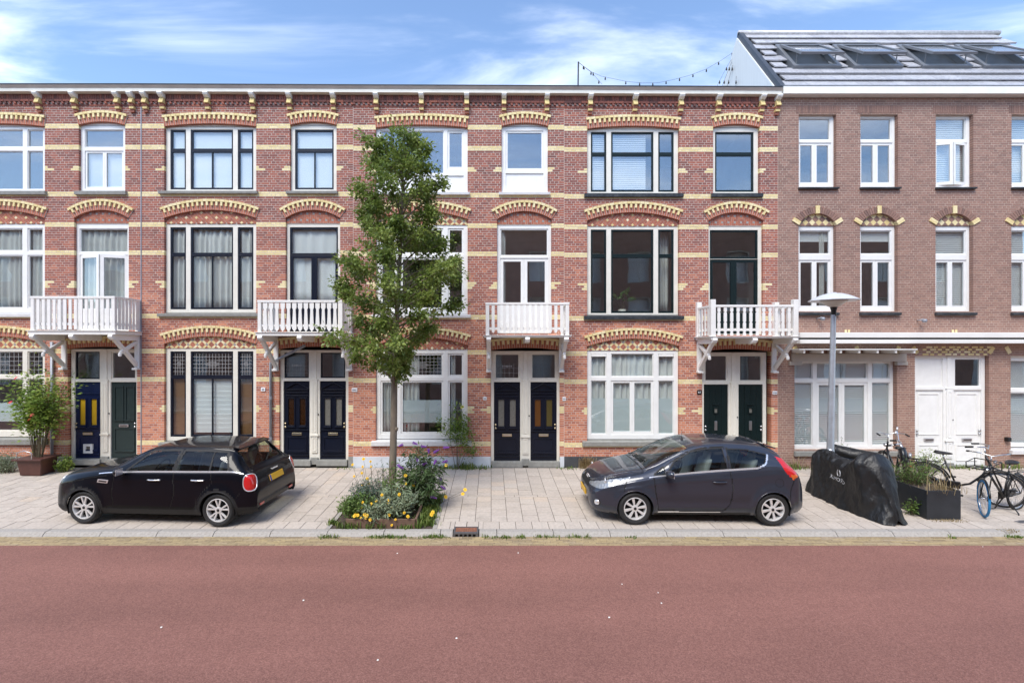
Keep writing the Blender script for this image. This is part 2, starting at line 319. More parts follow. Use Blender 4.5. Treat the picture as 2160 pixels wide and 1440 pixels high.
def stains(m):
    nt = m.node_tree; b = nt.nodes['Principled BSDF']; old = b.inputs['Base Color'].links[0].from_socket; N = nt.nodes.new; L = nt.links.new; ge = N('ShaderNodeNewGeometry')
    n = N('ShaderNodeTexNoise'); n.inputs['Scale'].default_value = 1.7; n.inputs['Detail'].default_value = 9; n.inputs['Roughness'].default_value = 0.72; L(ge.outputs['Position'], n.inputs['Vector'])
    r = N('ShaderNodeMapRange'); r.inputs[1].default_value = 0.56; r.inputs[2].default_value = 0.80; r.inputs[3].default_value = 0.0; r.inputs[4].default_value = 0.55; L(n.outputs[0], r.inputs[0])
    mx = N('ShaderNodeMix'); mx.data_type = 'RGBA'; L(r.outputs[0], mx.inputs['Factor']); L(old, mx.inputs['A']); setc(mx.inputs['B'], (0.20, 0.175, 0.15)); L(mx.outputs['Result'], b.inputs['Base Color'])
for k_ in ('tile', 'tileo', 'gut', 'guto'): stains(M[k_])
XA, XB = -17.0, 18.0
Y_R, Y_G, Y_K, Y_T = 8.115, 8.487, 8.70, 9.03          # road edge, kerb foot, kerb back, first tile row back
def struct(mb, name, m, **k): return tag(mb.build(name, m, **k), kind='structure')
mb = MB(); mb.add([(-150, -120, -0.2), (150, -120, -0.2), (150, 160, -0.2), (-150, 160, -0.2)], [(0, 1, 2, 3)]); struct(mb, 'ground', M['joint'])
mb = MB(); mb.box(-70, 70, 1.2, Y_R, -0.16, -0.06); road = struct(mb, 'road', M['road'])
mb = MB(); mb.box(-70, 70, -5.0, 1.2, -0.16, 0.05); struct(mb, 'pavement_opposite', M['tile'])
BED = (-2.98, -0.98, 8.70, 10.55)
mb = MB()
def slab(mb, x0, x1, y0, y1, dz, th=0.12, m=0):
    z0, z1 = gz(y0) + dz, gz(y1) + dz
    mb.add([(x0, y0, z0 - th), (x1, y0, z0 - th), (x1, y1, z1 - th), (x0, y1, z1 - th), (x0, y0, z0), (x1, y0, z0), (x1, y1, z1), (x0, y1, z1)],
           [(3, 2, 1, 0), (4, 5, 6, 7), (0, 1, 5, 4), (1, 2, 6, 5), (2, 3, 7, 6), (3, 0, 4, 7)], m)
for (a, b, c, d) in ((XA - 30, BED[0], Y_K, DF + 0.2), (BED[1], XB + 30, Y_K, DF + 0.2), (BED[0], BED[1], BED[3], DF + 0.2)): slab(mb, a, b, c, d, -0.006)
pav = struct(mb, 'pavement', M['joint'])
mb = MB(); slab(mb, BED[0], BED[1], BED[2], BED[3], -0.015); struct(mb, 'soil', M['soil'])
# gutter of yellow clinkers
mb = MB(); mb.box(-70, 70, Y_R, Y_G + 0.03, -0.16, -0.064); gut = struct(mb, 'gutter', M['joint'])
cl = MB(); cl.box(-0.105, 0.105, -0.0285, 0.0285, -0.05, 0.0); clm = cl.mesh('clinker', [M['guto']]); rest = MB(); cnt = 0
for r in range(6):
    y = Y_R + 0.031 + r * 0.062; off = random.uniform(0, 0.2)
    for k in range(int((XB - XA) / 0.216)):
        x = XA + off + k * 0.216; z = -0.059 + random.uniform(-0.003, 0.002)
        if abs(x / y) < 1.02 and cnt < 300 and x > -9: inst('clinker', clm, (x, y, z), gut, (0, random.uniform(-.01, .01), 0)); cnt += 1
        else: rest.box(x - 0.105, x + 0.105, y - 0.0285, y + 0.0285, z - 0.05, z, 0, random.random(), 'd')
rest.build('clinker_paving', M['gut'], gut, kind='stuff')
# kerb
mb = MB(); mb.box(-70, 70, Y_G + 0.012, Y_K - 0.002, -0.2, -0.075); kerb = struct(mb, 'kerb', M['joint'])
DR = (-0.665, -0.225)
ks = MB(); pr = [(Y_G, -0.075), (Y_K - 0.004, -0.075), (Y_K - 0.004, 0.0), (Y_G + 0.095, 0.0), (Y_G + 0.078, -0.005)]
ks.xprism([(p[0] - 8.6, p[1]) for p in pr], -0.494, 0.494); ksm = ks.mesh('kerb_stone', [M['kerb']])
x = -16.9
while x < XB:
    a, b = x, x + 1.0
    if b < DR[0] or a > DR[1]: inst('kerb_stone', ksm, (x + 0.5, 8.6, random.uniform(-.003, .002)), kerb)
    else:
        for (c, d) in ((a, DR[0] - 0.01), (DR[1] + 0.01, b)):
            if d - c > 0.08: q = MB(); q.xprism(pr, c + 0.006, d - 0.006); q.build('kerb_stone', M['kerb'], kerb)
    x += 1.0
# pavement tiles 30 x 30
SL = 0.14 / (DF - 8.7)
def tilemesh(w, d):
    q = MB(); h = SL * d / 2; g = 0.005
    q.add([(-w / 2 + g, -d / 2 + g, -0.05), (w / 2 - g, -d / 2 + g, -0.05), (w / 2 - g, d / 2 - g, -0.05), (-w / 2 + g, d / 2 - g, -0.05), (-w / 2 + g, -d / 2 + g, -h), (w / 2 - g, -d / 2 + g, -h), (w / 2 - g, d / 2 - g, h), (-w / 2 + g, d / 2 - g, h)],
          [(4, 5, 6, 7), (0, 1, 5, 4), (1, 2, 6, 5), (2, 3, 7, 6), (3, 0, 4, 7)]); return q.mesh('paving_tile', [M['tileo']])
tm = {}
cand = []
def tiles(x0, y0, x1, y1):
    todo = [(x0, y0, x1, y1)]
    for (a, b, c, d) in ((BED[0], 0, BED[1], BED[3]), (DR[0], 0, DR[1], 8.79)):      # cut the tile round the bed and the drain
        nxt = []
        for (p, q_, r, s) in todo:
            if r <= a or p >= c or q_ >= d or s <= b: nxt.append((p, q_, r, s)); continue
            nxt += [(p, q_, a, s), (c, q_, r, s), (max(p, a), d, min(r, c), s)]
        todo = [t for t in nxt if t[2] - t[0] > 0.03 and t[3] - t[1] > 0.03]
    cand.extend(todo)
nX0, nX1 = int(XA / 0.3), int(XB / 0.3)
for i in range(nX0, nX1): tiles(i * 0.3 + 0.15, Y_K, i * 0.3 + 0.45, Y_T)
def columns(ya, yb):
    for i in range(nX0, nX1):
        y = ya - (0.15 if i % 2 else 0.0)
        while y < yb - 0.01:
            a, b = max(y, ya), min(y + 0.3, yb)
            if b - a > 0.04: tiles(i * 0.3, a, i * 0.3 + 0.3, b)
            y += 0.3
columns(Y_T, 10.37); columns(10.49, DF - 0.05)
for i in range(int(XA / 0.5), int(XB / 0.5)): tiles(i * 0.5, 10.37, i * 0.5 + 0.5, 10.49)
cand.sort(key=lambda t: t[1] if abs((t[0] + t[2]) / 2 / t[1] - 0.02) < 1.07 else 99)
rest = MB(); cnt = 0
for (a, b, c, d) in cand:
    y = (b + d) / 2; z = gz(y) + random.uniform(-0.0025, 0.0025)
    if cnt < 300:
        k = (round(c - a, 2), round(d - b, 2))
        if k not in tm: tm[k] = tilemesh(c - a, d - b)
        inst('paving_tile', tm[k], ((a + c) / 2, y, z), pav, (random.uniform(-.004, .004), random.uniform(-.004, .004), 0)); cnt += 1
    else:
        h = SL * (d - b) / 2; g = 0.005
        rest.add([(a + g, b + g, z - .05), (c - g, b + g, z - .05), (c - g, d - g, z - .05), (a + g, d - g, z - .05), (a + g, b + g, z - h), (c - g, b + g, z - h), (c - g, d - g, z + h), (a + g, d - g, z + h)],
                 [(4, 5, 6, 7), (0, 1, 5, 4), (1, 2, 6, 5), (3, 0, 4, 7)], 0, random.random())
rest.build('tile_paving', M['tile'], pav, kind='stuff')
# edging stones round the tree bed
for (xa, xb) in ((BED[0], BED[0] + 0.075), (BED[1] - 0.075, BED[1])):
    for k in range(2):
        q = MB(); slab(q, xa, xb, 8.71 + k * 0.9, 8.71 + k * 0.9 + 0.892, 0.004, 0.1); q.build('edging_stone', M['kerb'], pav)
# ================================================================ brick houses
CRS = 0.061                                            # course height
def arch_geo(xc, a, zs, r):
    Rr = (a * a + r * r) / (2 * r); return dict(xc=xc, a=a, zs=zs, r=r, R=Rr, zc=zs + r - Rr)
def arch_half(g, z, e):                                # half width covered by the arch ring at height z
    Re = g['R'] + e
    if z >= g['zc'] + Re: return None
    c = math.sqrt(Re * Re - (z - g['zc']) ** 2); l = g['a'] * (z - g['zc']) / (g['zs'] - g['zc'])
    return min(c, l)
class Opening:
    def __init__(s, x0, x1, z0, ztop, arch=None): s.x0, s.x1, s.z0, s.z1, s.arch = x0, x1, z0, ztop, arch
    def span(s, z):
        if s.z0 < z < s.z1: return (s.x0, s.x1)
        if s.arch and z >= s.z1:
            h = arch_half(s.arch, z, 0.25)
            if h: return (s.arch['xc'] - h, s.arch['xc'] + h)
        return None
def box_mesh(w, d, h, m):
    q = MB(); q.box(-w / 2, w / 2, 0, d, -h / 2, h / 2, 0, 0.5, 'b'); return q.mesh('brick', [m])
BK = {}
def brickmesh(kind, w):
    k = (kind, round(w, 3))
    if k not in BK: BK[k] = box_mesh(w, 0.1, CRS - 0.012, M[kind])
    return BK[k]
def brick_wall(house, x0, x1, z0, z1, openings, bands, ends, redk, mort, singles, zref, prefer, yelends=0.115):
    """courses of alternate headers and stretchers; mortar strips set back behind the brick faces"""
    red = MB(); yel = MB(); mo = MB(); cands = []
    n0 = int(math.floor((z0 - zref) / CRS)); n1 = int(math.ceil((z1 - zref) / CRS))
    for n in range(n0, n1):
        za = zref + n * CRS; zb = za + CRS; zm = (za + zb) / 2
        if zb > z1 + 0.02 or za < z0 - 0.05: continue
        iv = [(x0, x1, False, False)]
        for o in openings:
            sp_ = o.span(zm)
            if not sp_: continue
            nv = []
            for (a, b, ea, eb) in iv:
                if sp_[1] <= a or sp_[0] >= b: nv.append((a, b, ea, eb)); continue
                if sp_[0] > a + 0.01: nv.append((a, sp_[0], ea, True))
                if sp_[1] < b - 0.01: nv.append((sp_[1], b, True, eb))
            iv = nv
        isb = any(lo - 1e-4 <= zm <= hi + 1e-4 for lo, hi in bands); ise = any(lo <= zm <= hi for lo, hi in ends)
        P = 0.11 if n % 2 else 0.22; off = 0.0 if n % 2 else (0.055 if (n // 2) % 2 else 0.165)
        for (a, b, ea, eb) in iv:
            mo.box(a + (0.008 if ea else 0), b - (0.008 if eb else 0), DF + 0.0028, DF + 0.22, za, zb, 0, 0.5, 'b')
            k = math.floor((a - off) / P); cur = a; edges = []
            while True:
                nx = off + (k + 1) * P
                if nx >= b - 0.045: edges.append((cur, b)); break
                if nx - cur > 0.045: edges.append((cur, nx)); cur = nx
                k += 1
            for (p, q) in edges:
                at_a = ea and p <= a + 1e-6; at_b = eb and q >= b - 1e-6
                l, r_ = p + (0.0 if at_a else 0.006), q - (0.0 if at_b else 0.006)
                yl = isb or (ise and ((ea and p < a + yelends - 0.05) or (eb and q > b - yelends + 0.05)))
                dj = random.uniform(-0.0015, 0.0015)
                if not (at_a or at_b) and abs((r_ - l) - (P - 0.012)) < 1e-4:
                    cands.append((prefer((l + r_) / 2, zm), l, r_, zm, yl, dj))
                else:
                    (yel if yl else red).box(l, r_, DF + dj, DF + (0.2 if at_a or at_b else 0.1), zm - CRS / 2 + 0.006, zm + CRS / 2 - 0.006, 0, random.random() * 0.56 + 0.22, 'b')
    cands.sort(key=lambda c: c[0])
    wall = mo.build('wall', M[mort], house)
    for i, (_, l, r_, zm, yl, dj) in enumerate(cands):
        if i < singles: inst('brick', brickmesh('yelo' if yl else redk + 'o', r_ - l), ((l + r_) / 2, DF + dj, zm), wall)
        else: (yel if yl else red).box(l, r_, DF + dj, DF + 0.1, zm - CRS / 2 + 0.006, zm + CRS / 2 - 0.006, 0, random.random() * 0.56 + 0.22, 'b')
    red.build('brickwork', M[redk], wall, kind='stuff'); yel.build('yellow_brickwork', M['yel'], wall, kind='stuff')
    return wall
VM = {}
def vmesh(key, w, d, h, m):
    if key not in VM:
        q = MB(); q.box(-w / 2, w / 2, 0, d, 0, h, 0, 0.5, 'b'); VM[key] = q.mesh('voussoir', [M[m]])
    return VM[key]
def arch(house, g):
    """ring of bricks on edge: every second one carries a proud yellow header, yellow hood course above"""
    ring = MB(); Rr, zc, xc = g['R'], g['zc'], g['xc']; th = math.asin(g['a'] / Rr); n = 40
    pi_ = [(xc + (Rr + 0.004) * math.sin(-th + 2 * th * i / n), zc + (Rr + 0.004) * math.cos(-th + 2 * th * i / n)) for i in range(n + 1)]
    po = [(xc + (Rr + 0.272) * math.sin(-th + 2 * th * i / n), zc + (Rr + 0.272) * math.cos(-th + 2 * th * i / n)) for i in range(n + 1)]
    for i in range(n): ring.prism([pi_[i], pi_[i + 1], po[i + 1], po[i]], DF - 0.0145, DF + 0.2)
    ar = ring.build('arch', M['mortar'], house)
    cnt = int(round(2 * th * (Rr + 0.1) / 0.0625)); cnt += 1 - cnt % 2
    for i in range(cnt):
        t = -th + 2 * th * (i + 0.5) / cnt; s_, c_ = math.sin(t), math.cos(t)
        def at(rad, y): return (xc + rad * s_, y, zc + rad * c_)
        rot = (0, t, 0); wv = min(0.052, 2 * th * Rr / cnt - 0.011)
        key = round(wv, 3)
        if i % 2 == 0: inst('voussoir', vmesh(('r', key), wv, 0.15, 0.212, 'ared'), at(Rr, DF - 0.018), ar, rot)
        else:
            inst('voussoir', vmesh(('h', key), wv, 0.15, 0.105, 'ared'), at(Rr, DF - 0.018), ar, rot)
            inst('yellow_header', vmesh(('y', key), wv + 0.004, 0.15, 0.10, 'yelo'), at(Rr + 0.11, DF - 0.052), ar, rot)
    hood = int(round(2 * th * (Rr + 0.245) / 0.115))
    for i in range(hood):
        t = -th + 2 * th * (i + 0.5) / hood
        wv = round(2 * th * (Rr + 0.245) / hood - 0.006, 3)
        inst('hood_brick', vmesh(('o', wv), wv, 0.16, 0.058, 'yelo'), (xc + (Rr + 0.214) * math.sin(t), DF - 0.056, zc + (Rr + 0.214) * math.cos(t)), ar, (0, t, 0))
    return ar
def clip_poly(poly, region):                           # Sutherland-Hodgman, both counter-clockwise and convex
    outp = poly
    for i in range(len(region)):
        a, b = region[i], region[(i + 1) % len(region)]; inp = outp; outp = []
        if not inp: return []
        def side(p): return (b[0] - a[0]) * (p[1] - a[1]) - (b[1] - a[1]) * (p[0] - a[0])
        for j in range(len(inp)):
            p, q = inp[j - 1], inp[j]; sp_, sq = side(p), side(q)
            if sq >= 0:
                if sp_ < 0: t = sp_ / (sp_ - sq); outp.append((p[0] + t * (q[0] - p[0]), p[1] + t * (q[1] - p[1])))
                outp.append(q)
            elif sp_ >= 0: t = sp_ / (sp_ - sq); outp.append((p[0] + t * (q[0] - p[0]), p[1] + t * (q[1] - p[1])))
    return outp
M['gtile'] = mat('grey_mosaic', (0.34, 0.31, 0.29), 0.8, var=0.2, scale=20)
def tympanum(house, g, zbot, style, y=None, brown=False):
    """patterned infill between the window head and the arch"""
    y = DF + 0.05 if y is None else y
    Rr, zc, xc = g['R'], g['zc'], g['xc']; half = g['a']; n = 24
    reg = [(xc - half, zbot), (xc + half, zbot)]
    th = math.asin(min(1, g['a'] / Rr))
    reg += [(xc + (Rr + 0.01) * math.sin(th - 2 * th * i / n), zc + (Rr + 0.01) * math.cos(th - 2 * th * i / n)) for i in range(n + 1)]
    back = MB(); back.prism(reg, y + 0.006, y + 0.15); tp = back.build('tympanum', M['mortarb' if brown else 'mortar'], house)
    q = MB()
    def piece(pts, m):
        cx = sum(p[0] for p in pts) / len(pts); cz = sum(p[1] for p in pts) / len(pts)
        ps = clip_poly([(cx + (p[0] - cx) * 0.90, cz + (p[1] - cz) * 0.90) for p in pts], reg)
        if len(ps) >= 3: q.prism(ps, y, y + 0.03, m, random.random(), back=False)
    def rect(cx, cz, w, h, ang, m):
        c, s_ = math.cos(ang), math.sin(ang)
        piece([(cx + c * i * w / 2 - s_ * j * h / 2, cz + s_ * i * w / 2 + c * j * h / 2) for (i, j) in ((-1, -1), (1, -1), (1, 1), (-1, 1))], m)
    mats = [M['aredt'], M['yel'], M['gtile']] if not brown else [M['brn'], M['yel'], M['brn']]
    if style == 'diamond':
        if brown:
            s_ = 0.125; k = s_ / math.sqrt(2)
            for i in range(-24, 25):
                for j in range(0, 9):
                    if (i + j) % 2 == 0: rect(xc + i * k, zbot + j * k, s_, s_, R(45), 1 if j % 2 else 0)
        else:                                          # red pairs in a lattice of yellow bricks with grey corners
            P_ = 0.172; c45 = math.cos(R(45))
            for i in range(-14, 15):
                for j in range(-14, 15):
                    def at(a, b): return (xc + (a - b) * c45, zbot + 0.09 + (a + b) * c45)
                    a0, b0 = i * P_, j * P_
                    if abs((a0 - b0) * c45) > half + 0.2 or not -0.3 < (a0 + b0) * c45 < 0.6: continue
                    for e in (-0.0285, 0.0285): cx, cz = at(a0, b0 + e); rect(cx, cz, 0.115, 0.057, R(45), 0)
                    cx, cz = at(a0 + P_ / 2, b0); rect(cx, cz, 0.057, 0.115, R(45), 1)
                    cx, cz = at(a0, b0 + P_ / 2); rect(cx, cz, 0.115, 0.057, R(45), 1)
                    cx, cz = at(a0 + P_ / 2, b0 + P_ / 2); rect(cx, cz, 0.057, 0.057, R(45), 2)
    elif style == 'pinwheel':
        u = 0.062
        def wheel(cx, cz, rot, m2=1):
            for e in range(4):
                a = rot + e * math.pi / 2; dx, dz = 0.0 * u, 1.0 * u
                ox, oz = 0.5 * u, 1.0 * u
                rect(cx + math.cos(a) * ox - math.sin(a) * oz, cz + math.sin(a) * ox + math.cos(a) * oz, 2 * u, u, a, 0)
            rect(cx, cz, u * 1.0, u * 1.0, rot, m2)
        st = 3 * u * math.sqrt(2) / 2
        for i in range(-12, 13):
            for j in range(0, 5):
                if (i + j) % 2 == 0: wheel(xc + i * st, zbot + 0.03 + j * st, R(45))
    else:
        u = 0.055
        for i in range(-7, 8):
            for j in range(0, 4):
                cx, cz = xc + i * 3 * u, zbot + 0.02 + 1.4 * u + j * 3 * u
                for e in range(4):
                    a = e * math.pi / 2; rect(cx + math.cos(a) * 0.5 * u - math.sin(a) * u, cz + math.sin(a) * 0.5 * u + math.cos(a) * u, 2 * u, u, a, 0)
                rect(cx, cz, u, u, 0, 2)
    q.build('mosaic', mats, tp, kind='stuff')
def window(house, rect, cells, fm, sm, d=0.07, glass='glass', sill=None, name='window', sw=0.045, archg=None, panelm=None, extra=None):
    """rect and cells in metres (x0,x1,z0,z1); cell dict: r rect, s sash width, div n vertical leaves, kind glass/panel, lead, open"""
    y = DF + d
    q = MB(); q.plate(rect, [c['r'] for c in cells], y, y + 0.09)
    if archg:                                          # curved head board
        g = archg; th = math.asin(g['a'] / g['R']) * (rect[1] - rect[0]) / (2 * g['a']); n = 16; pts = [(rect[0], rect[3]), (rect[1], rect[3])]
        pts += [(g['xc'] + (g['R'] + 0.02) * math.sin(th - 2 * th * i / n), g['zc'] + (g['R'] + 0.02) * math.cos(th - 2 * th * i / n)) for i in range(n + 1)]
        q.prism(pts, y, y + 0.09)
    fr = q.build('window_frame' if name == 'window' else name, M[fm], house, bevel=0.006)
    for c in cells:
        x0, x1, z0, z1 = c['r']; k = c.get('kind', 'glass'); s_ = c.get('s', sw); smat = M[c.get('m', sm)]
        if k == 'panel':
            p = MB(); p.box(x0, x1, y + 0.03, y + 0.06, z0, z1); p.build('panel', smat, fr); continue
        dv = c.get('div', 1); w_ = (x1 - x0) / dv; bar = c.get('bar')
        for i in range(dv):
            a, b = x0 + i * w_ + 0.001, x0 + (i + 1) * w_ - 0.001
            yo = y + 0.02
            hx = (a + s_, b - s_, z0 + s_ * 1.25 + c.get('kick', 0), z1 - s_)
            sq = MB(); holes = [hx]
            if bar: mid = (hx[0] + hx[1]) / 2; holes = [(hx[0], mid - bar / 2, hx[2], hx[3]), (mid + bar / 2, hx[1], hx[2], hx[3])]
            if s_ > 0.005: 
                if c.get('open'):                      # leaf turned open about its outer edge
                    ang = c['open'] * (1 if i == 0 else -1); px_ = a if i == 0 else b
                    sq.plate((a, b, z0, z1), holes, yo, yo + 0.045); rotv = lambda p: (px_ + (p[0] - px_) * math.cos(ang) - (p[1] - yo) * math.sin(ang) * -1 * 0, p[1] - abs(math.sin(ang)) * abs(p[0] - px_), p[2])
                    sq.v = [rotv(p) for p in sq.v]
                    so_ = sq.build('sash', smat, fr)
                    gq = MB()
                    for h in holes: gq.box(h[0], h[1], yo + 0.02, yo + 0.026, h[2], h[3])
                    gq.v = [rotv(p) for p in gq.v]; gq.build('pane', M[glass], fr); continue
                sq.plate((a, b, z0, z1), holes, yo, yo + 0.045); so_ = sq.build('sash', smat, fr, bevel=0.004)
            for h in holes:
                gq = MB(); gq.box(h[0] - 0.002, h[1] + 0.002, yo + 0.022, yo + 0.028, h[2] - 0.002, h[3] + 0.002); gq.build('pane', M[glass], fr)
            if c.get('lead'):
                nx, nz = c['lead']; lq = MB(); h = hx
                for t in range(1, nx): xx = h[0] + (h[1] - h[0]) * t / nx; lq.box(xx - 0.004, xx + 0.004, yo + 0.014, yo + 0.021, h[2], h[3])
                for t in range(1, nz): zz_ = h[2] + (h[3] - h[2]) * t / nz; lq.box(h[0], h[1], yo + 0.0145, yo + 0.0215, zz_ - 0.004, zz_ + 0.004)
                mx_, mz_ = (h[0] + h[1]) / 2, (h[2] + h[3]) / 2; ww, hh = (h[1] - h[0]) / 2, (h[3] - h[2]) / 2
                for e in (-1, 1):
                    lq.box(mx_ - ww * 0.32, mx_ + ww * 0.32, yo + 0.013, yo + 0.0205, mz_ + e * hh * 0.09 - 0.004, mz_ + e * hh * 0.09 + 0.004)
                    lq.box(mx_ - ww * 0.2, mx_ + ww * 0.2, yo + 0.0125, yo + 0.02, mz_ + e * hh * 0.2 - 0.004, mz_ + e * hh * 0.2 + 0.004)
                lq.build('lead_strip', M['lead'], fr)
    if sill:
        sx0, sx1, sz0, sz1, smt = sill; q = MB()
        q.xprism([(DF - 0.075, sz0 + 0.015), (DF + d + 0.05, sz0), (DF + d + 0.05, sz1 + 0.012), (DF - 0.085, sz1 - 0.02)], sx0, sx1)
        q.build('sill', M[smt], house, bevel=0.006)
    return fr
def curtain(x0, x1, z0, z1, label, cat='curtain', m='curtain', folds=7, y=0.19, amp=0.035, gather=0.0, group=None):
    n = max(24, folds * 10); q = MB(); vs = []; ph = random.uniform(0, 6)
    rows = 7
    for j in range(rows):
        t = j / (rows - 1)
        for i in range(n + 1):
            u = i / n; uu = u + 0.012 * math.sin(u * 23 + ph) * (1 - t * .5)
            vs.append((x0 + (x1 - x0) * u, DF + y + amp * (0.6 + 0.4 * t) * math.sin(uu * folds * 2 * math.pi + ph + 0.5 * math.sin(u * 9 + ph)) + amp * 0.4 * math.sin(uu * folds * 4.7 + ph * 2), z1 - (z1 - z0) * t))
    w_ = n + 1
    q.add(vs, [(j * w_ + i, (j + 1) * w_ + i, (j + 1) * w_ + i + 1, j * w_ + i + 1) for j in range(rows - 1) for i in range(n)])
    o = q.build('curtain', M[m], None, smooth=True); md = o.modifiers.new('solid', 'SOLIDIFY'); md.thickness = 0.004
    return tag(o, label, cat, group)
def blind(x0, x1, z0, z1, label, m='wblind', y=0.17, slats=0, pleat=0, tilt=1.12):
    q = MB()
    if slats:
        n = int((z1 - z0) / slats)
        for i in range(n):
            z = z1 - (i + 0.5) * slats; q.obox(((x0 + x1) / 2, DF + y, z), ((x1 - x0) / 2, 0, 0), (0, math.cos(tilt) * slats * 0.56, math.sin(tilt) * slats * 0.56), (0, 0.0007, 0.0012))
        q.box(x0, x1, DF + y - 0.02, DF + y + 0.02, z1, z1 + 0.03)
    elif pleat:
        n = int((z1 - z0) / pleat)
        for i in range(n):
            za = z1 - i * pleat; q.add([(x0, DF + y, za), (x1, DF + y, za), (x1, DF + y + 0.012, za - pleat), (x0, DF + y + 0.012, za - pleat)], [(3, 2, 1, 0)])
            q.add([(x0, DF + y, za - pleat), (x1, DF + y, za - pleat), (x1, DF + y + 0.012, za - pleat - 0.0001), (x0, DF + y + 0.012, za - pleat - 0.0001)], [(0, 1, 2, 3)])
    else: q.box(x0, x1, DF + y, DF + y + 0.004, z0, z1); q.box(x0, x1, DF + y - 0.006, DF + y + 0.01, z0 - 0.02, z0)
    return tag(q.build('window_blind', M[m], None), label, 'blind')
def frost_film(fr, x0, x1, z0, z1, d=0.07):
    q = MB(); q.box(x0, x1, DF + d + 0.052, DF + d + 0.054, z0, z1); q.build('frosted_film', M['frost'], fr)
def number_plate(house, px, py, txt, w=0.115, h=0.1, dark=False, sz=0.06):
    x, z = fx(px), fz(py); q = MB(); q.box(x - w / 2, x + w / 2, DF - 0.02, DF + 0.004, z - h / 2, z + h / 2)
    p = q.build('house_number', M['black' if dark else 'enamel'], house, bevel=0.008)
    me = text_mesh(txt, sz, M['enamel' if dark else 'numblue']); o = inst('numerals', me, (x, DF - 0.0225, z), p, (R(90), 0, 0))
def molding(q, x0, x1, z0, z1, y, w=0.022, t=0.014):
    q.plate((x0, x1, z0, z1), [(x0 + w, x1 - w, z0 + w, z1 - w)], y - t, y)
def panel_door(house, x0, x1, z0, z1, m, style, panes=None, d=0.10, hand='l', brass='brass'):
    y = DF + d; W = x1 - x0; H = z1 - z0; q = MB(); mid = (x0 + x1) / 2
    zl = z0 + H * 0.375                                # lock rail
    gl = [(x0 + W * 0.17, x0 + W * 0.39, zl + H * 0.055, z0 + H * 0.775), (x0 + W * 0.61, x0 + W * 0.83, zl + H * 0.055, z0 + H * 0.775)] if style in ('pediment', 'yellow') else []
    q.plate((x0, x1, z0, z1), gl, y, y + 0.045); dr = q.build('door', M[m], house, bevel=0.003)
    mo = MB()
    if style in ('pediment', 'yellow'):
        for g in gl:
            molding(mo, g[0] - 0.03, g[1] + 0.03, g[2] - 0.015, g[3] + 0.03, y, 0.028, 0.02)
            mo.prism([(g[0] - 0.045, g[2] - 0.05), (g[1] + 0.045, g[2] - 0.05), (g[1] + 0.01, g[2] - 0.015), (g[0] - 0.01, g[2] - 0.015)], y - 0.045, y)
        molding(mo, x0 + W * 0.12, x1 - W * 0.12, z0 + H * 0.07, z0 + H * 0.29, y, 0.03, 0.018)
        mo.box(x0 + W * 0.04, x1 - W * 0.04, y - 0.03, y, z0 + H * 0.05, z0 + H * 0.062)
        mo.prism([(x0 + W * 0.1, z0 + H * 0.09), (x1 - W * 0.1, z0 + H * 0.09), (x1 - W * 0.14, z0 + H * 0.115), (x0 + W * 0.14, z0 + H * 0.115)], y - 0.035, y)
        mo.box(x0 + W * 0.02, x1 - W * 0.02, y - 0.03, y, zl - 0.012, zl + 0.012)
        if style == 'pediment':
            za, zb = z0 + H * 0.895, z0 + H * 0.975
            for e in (-1, 1): mo.prism([(mid + e * 0.0, zb), (mid + e * W * 0.47, za), (mid + e * W * 0.47, za + 0.022), (mid, zb + 0.022)][::e], y - 0.05, y)
            mo.box(x0 + W * 0.06, x1 - W * 0.06, y - 0.04, y, za - 0.02, za - 0.002); mo.box(x0 + W * 0.1, x1 - W * 0.1, y - 0.035, y, z0 + H * 0.845, z0 + H * 0.858)
            mo.box(x0 + W * 0.08, x1 - W * 0.08, y - 0.03, y, z0 + H * 0.805, z0 + H * 0.82)
        else: mo.box(x0 + W * 0.05, x1 - W * 0.05, y - 0.02, y, z0 + H * 0.84, z0 + H * 0.855)
    elif style == 'panels':
        for (a, b) in ((0.10, 0.47), (0.53, 0.90)): molding(mo, x0 + W * a, x0 + W * b, z0 + H * 0.48, z0 + H * 0.945, y, 0.03, 0.018)
        molding(mo, x0 + W * 0.1, x0 + W * 0.9, z0 + H * 0.09, z0 + H * 0.40, y, 0.035, 0.018)
        for e in (0.5, 0.09): mo.box(x0 + W * 0.12, x1 - W * 0.12, y - 0.03, y, z0 + H * e - 0.01, z0 + H * e + 0.01)
    elif style == 'planks':
        for t in (0.0, 0.26, 0.5, 0.74): mo.box(x0 + W * t + 0.006, x0 + W * (t + 0.25) - 0.006, y - 0.012, y, z0 + 0.02, z1 - 0.02)
        mo.box(x0 + W * 0.36, x0 + W * 0.64, y - 0.035, y, z0 + H * 0.735, z0 + H * 0.75)
    elif style == 'white':
        molding(mo, x0 + W * 0.12, x1 - W * 0.12, z0 + H * 0.40, z0 + H * 0.955, y, 0.028, 0.016)
        molding(mo, x0 + W * 0.12, x1 - W * 0.12, z0 + H * 0.05, z0 + H * 0.27, y, 0.028, 0.016)
    mo.build('moulding', M[m], dr, bevel=0.003)
    for i, g in enumerate(gl):
        p = MB(); p.box(g[0], g[1], y + 0.012, y + 0.02, g[2], g[3]); p.build('pane', M[panes[i]], dr)
    p = MB()
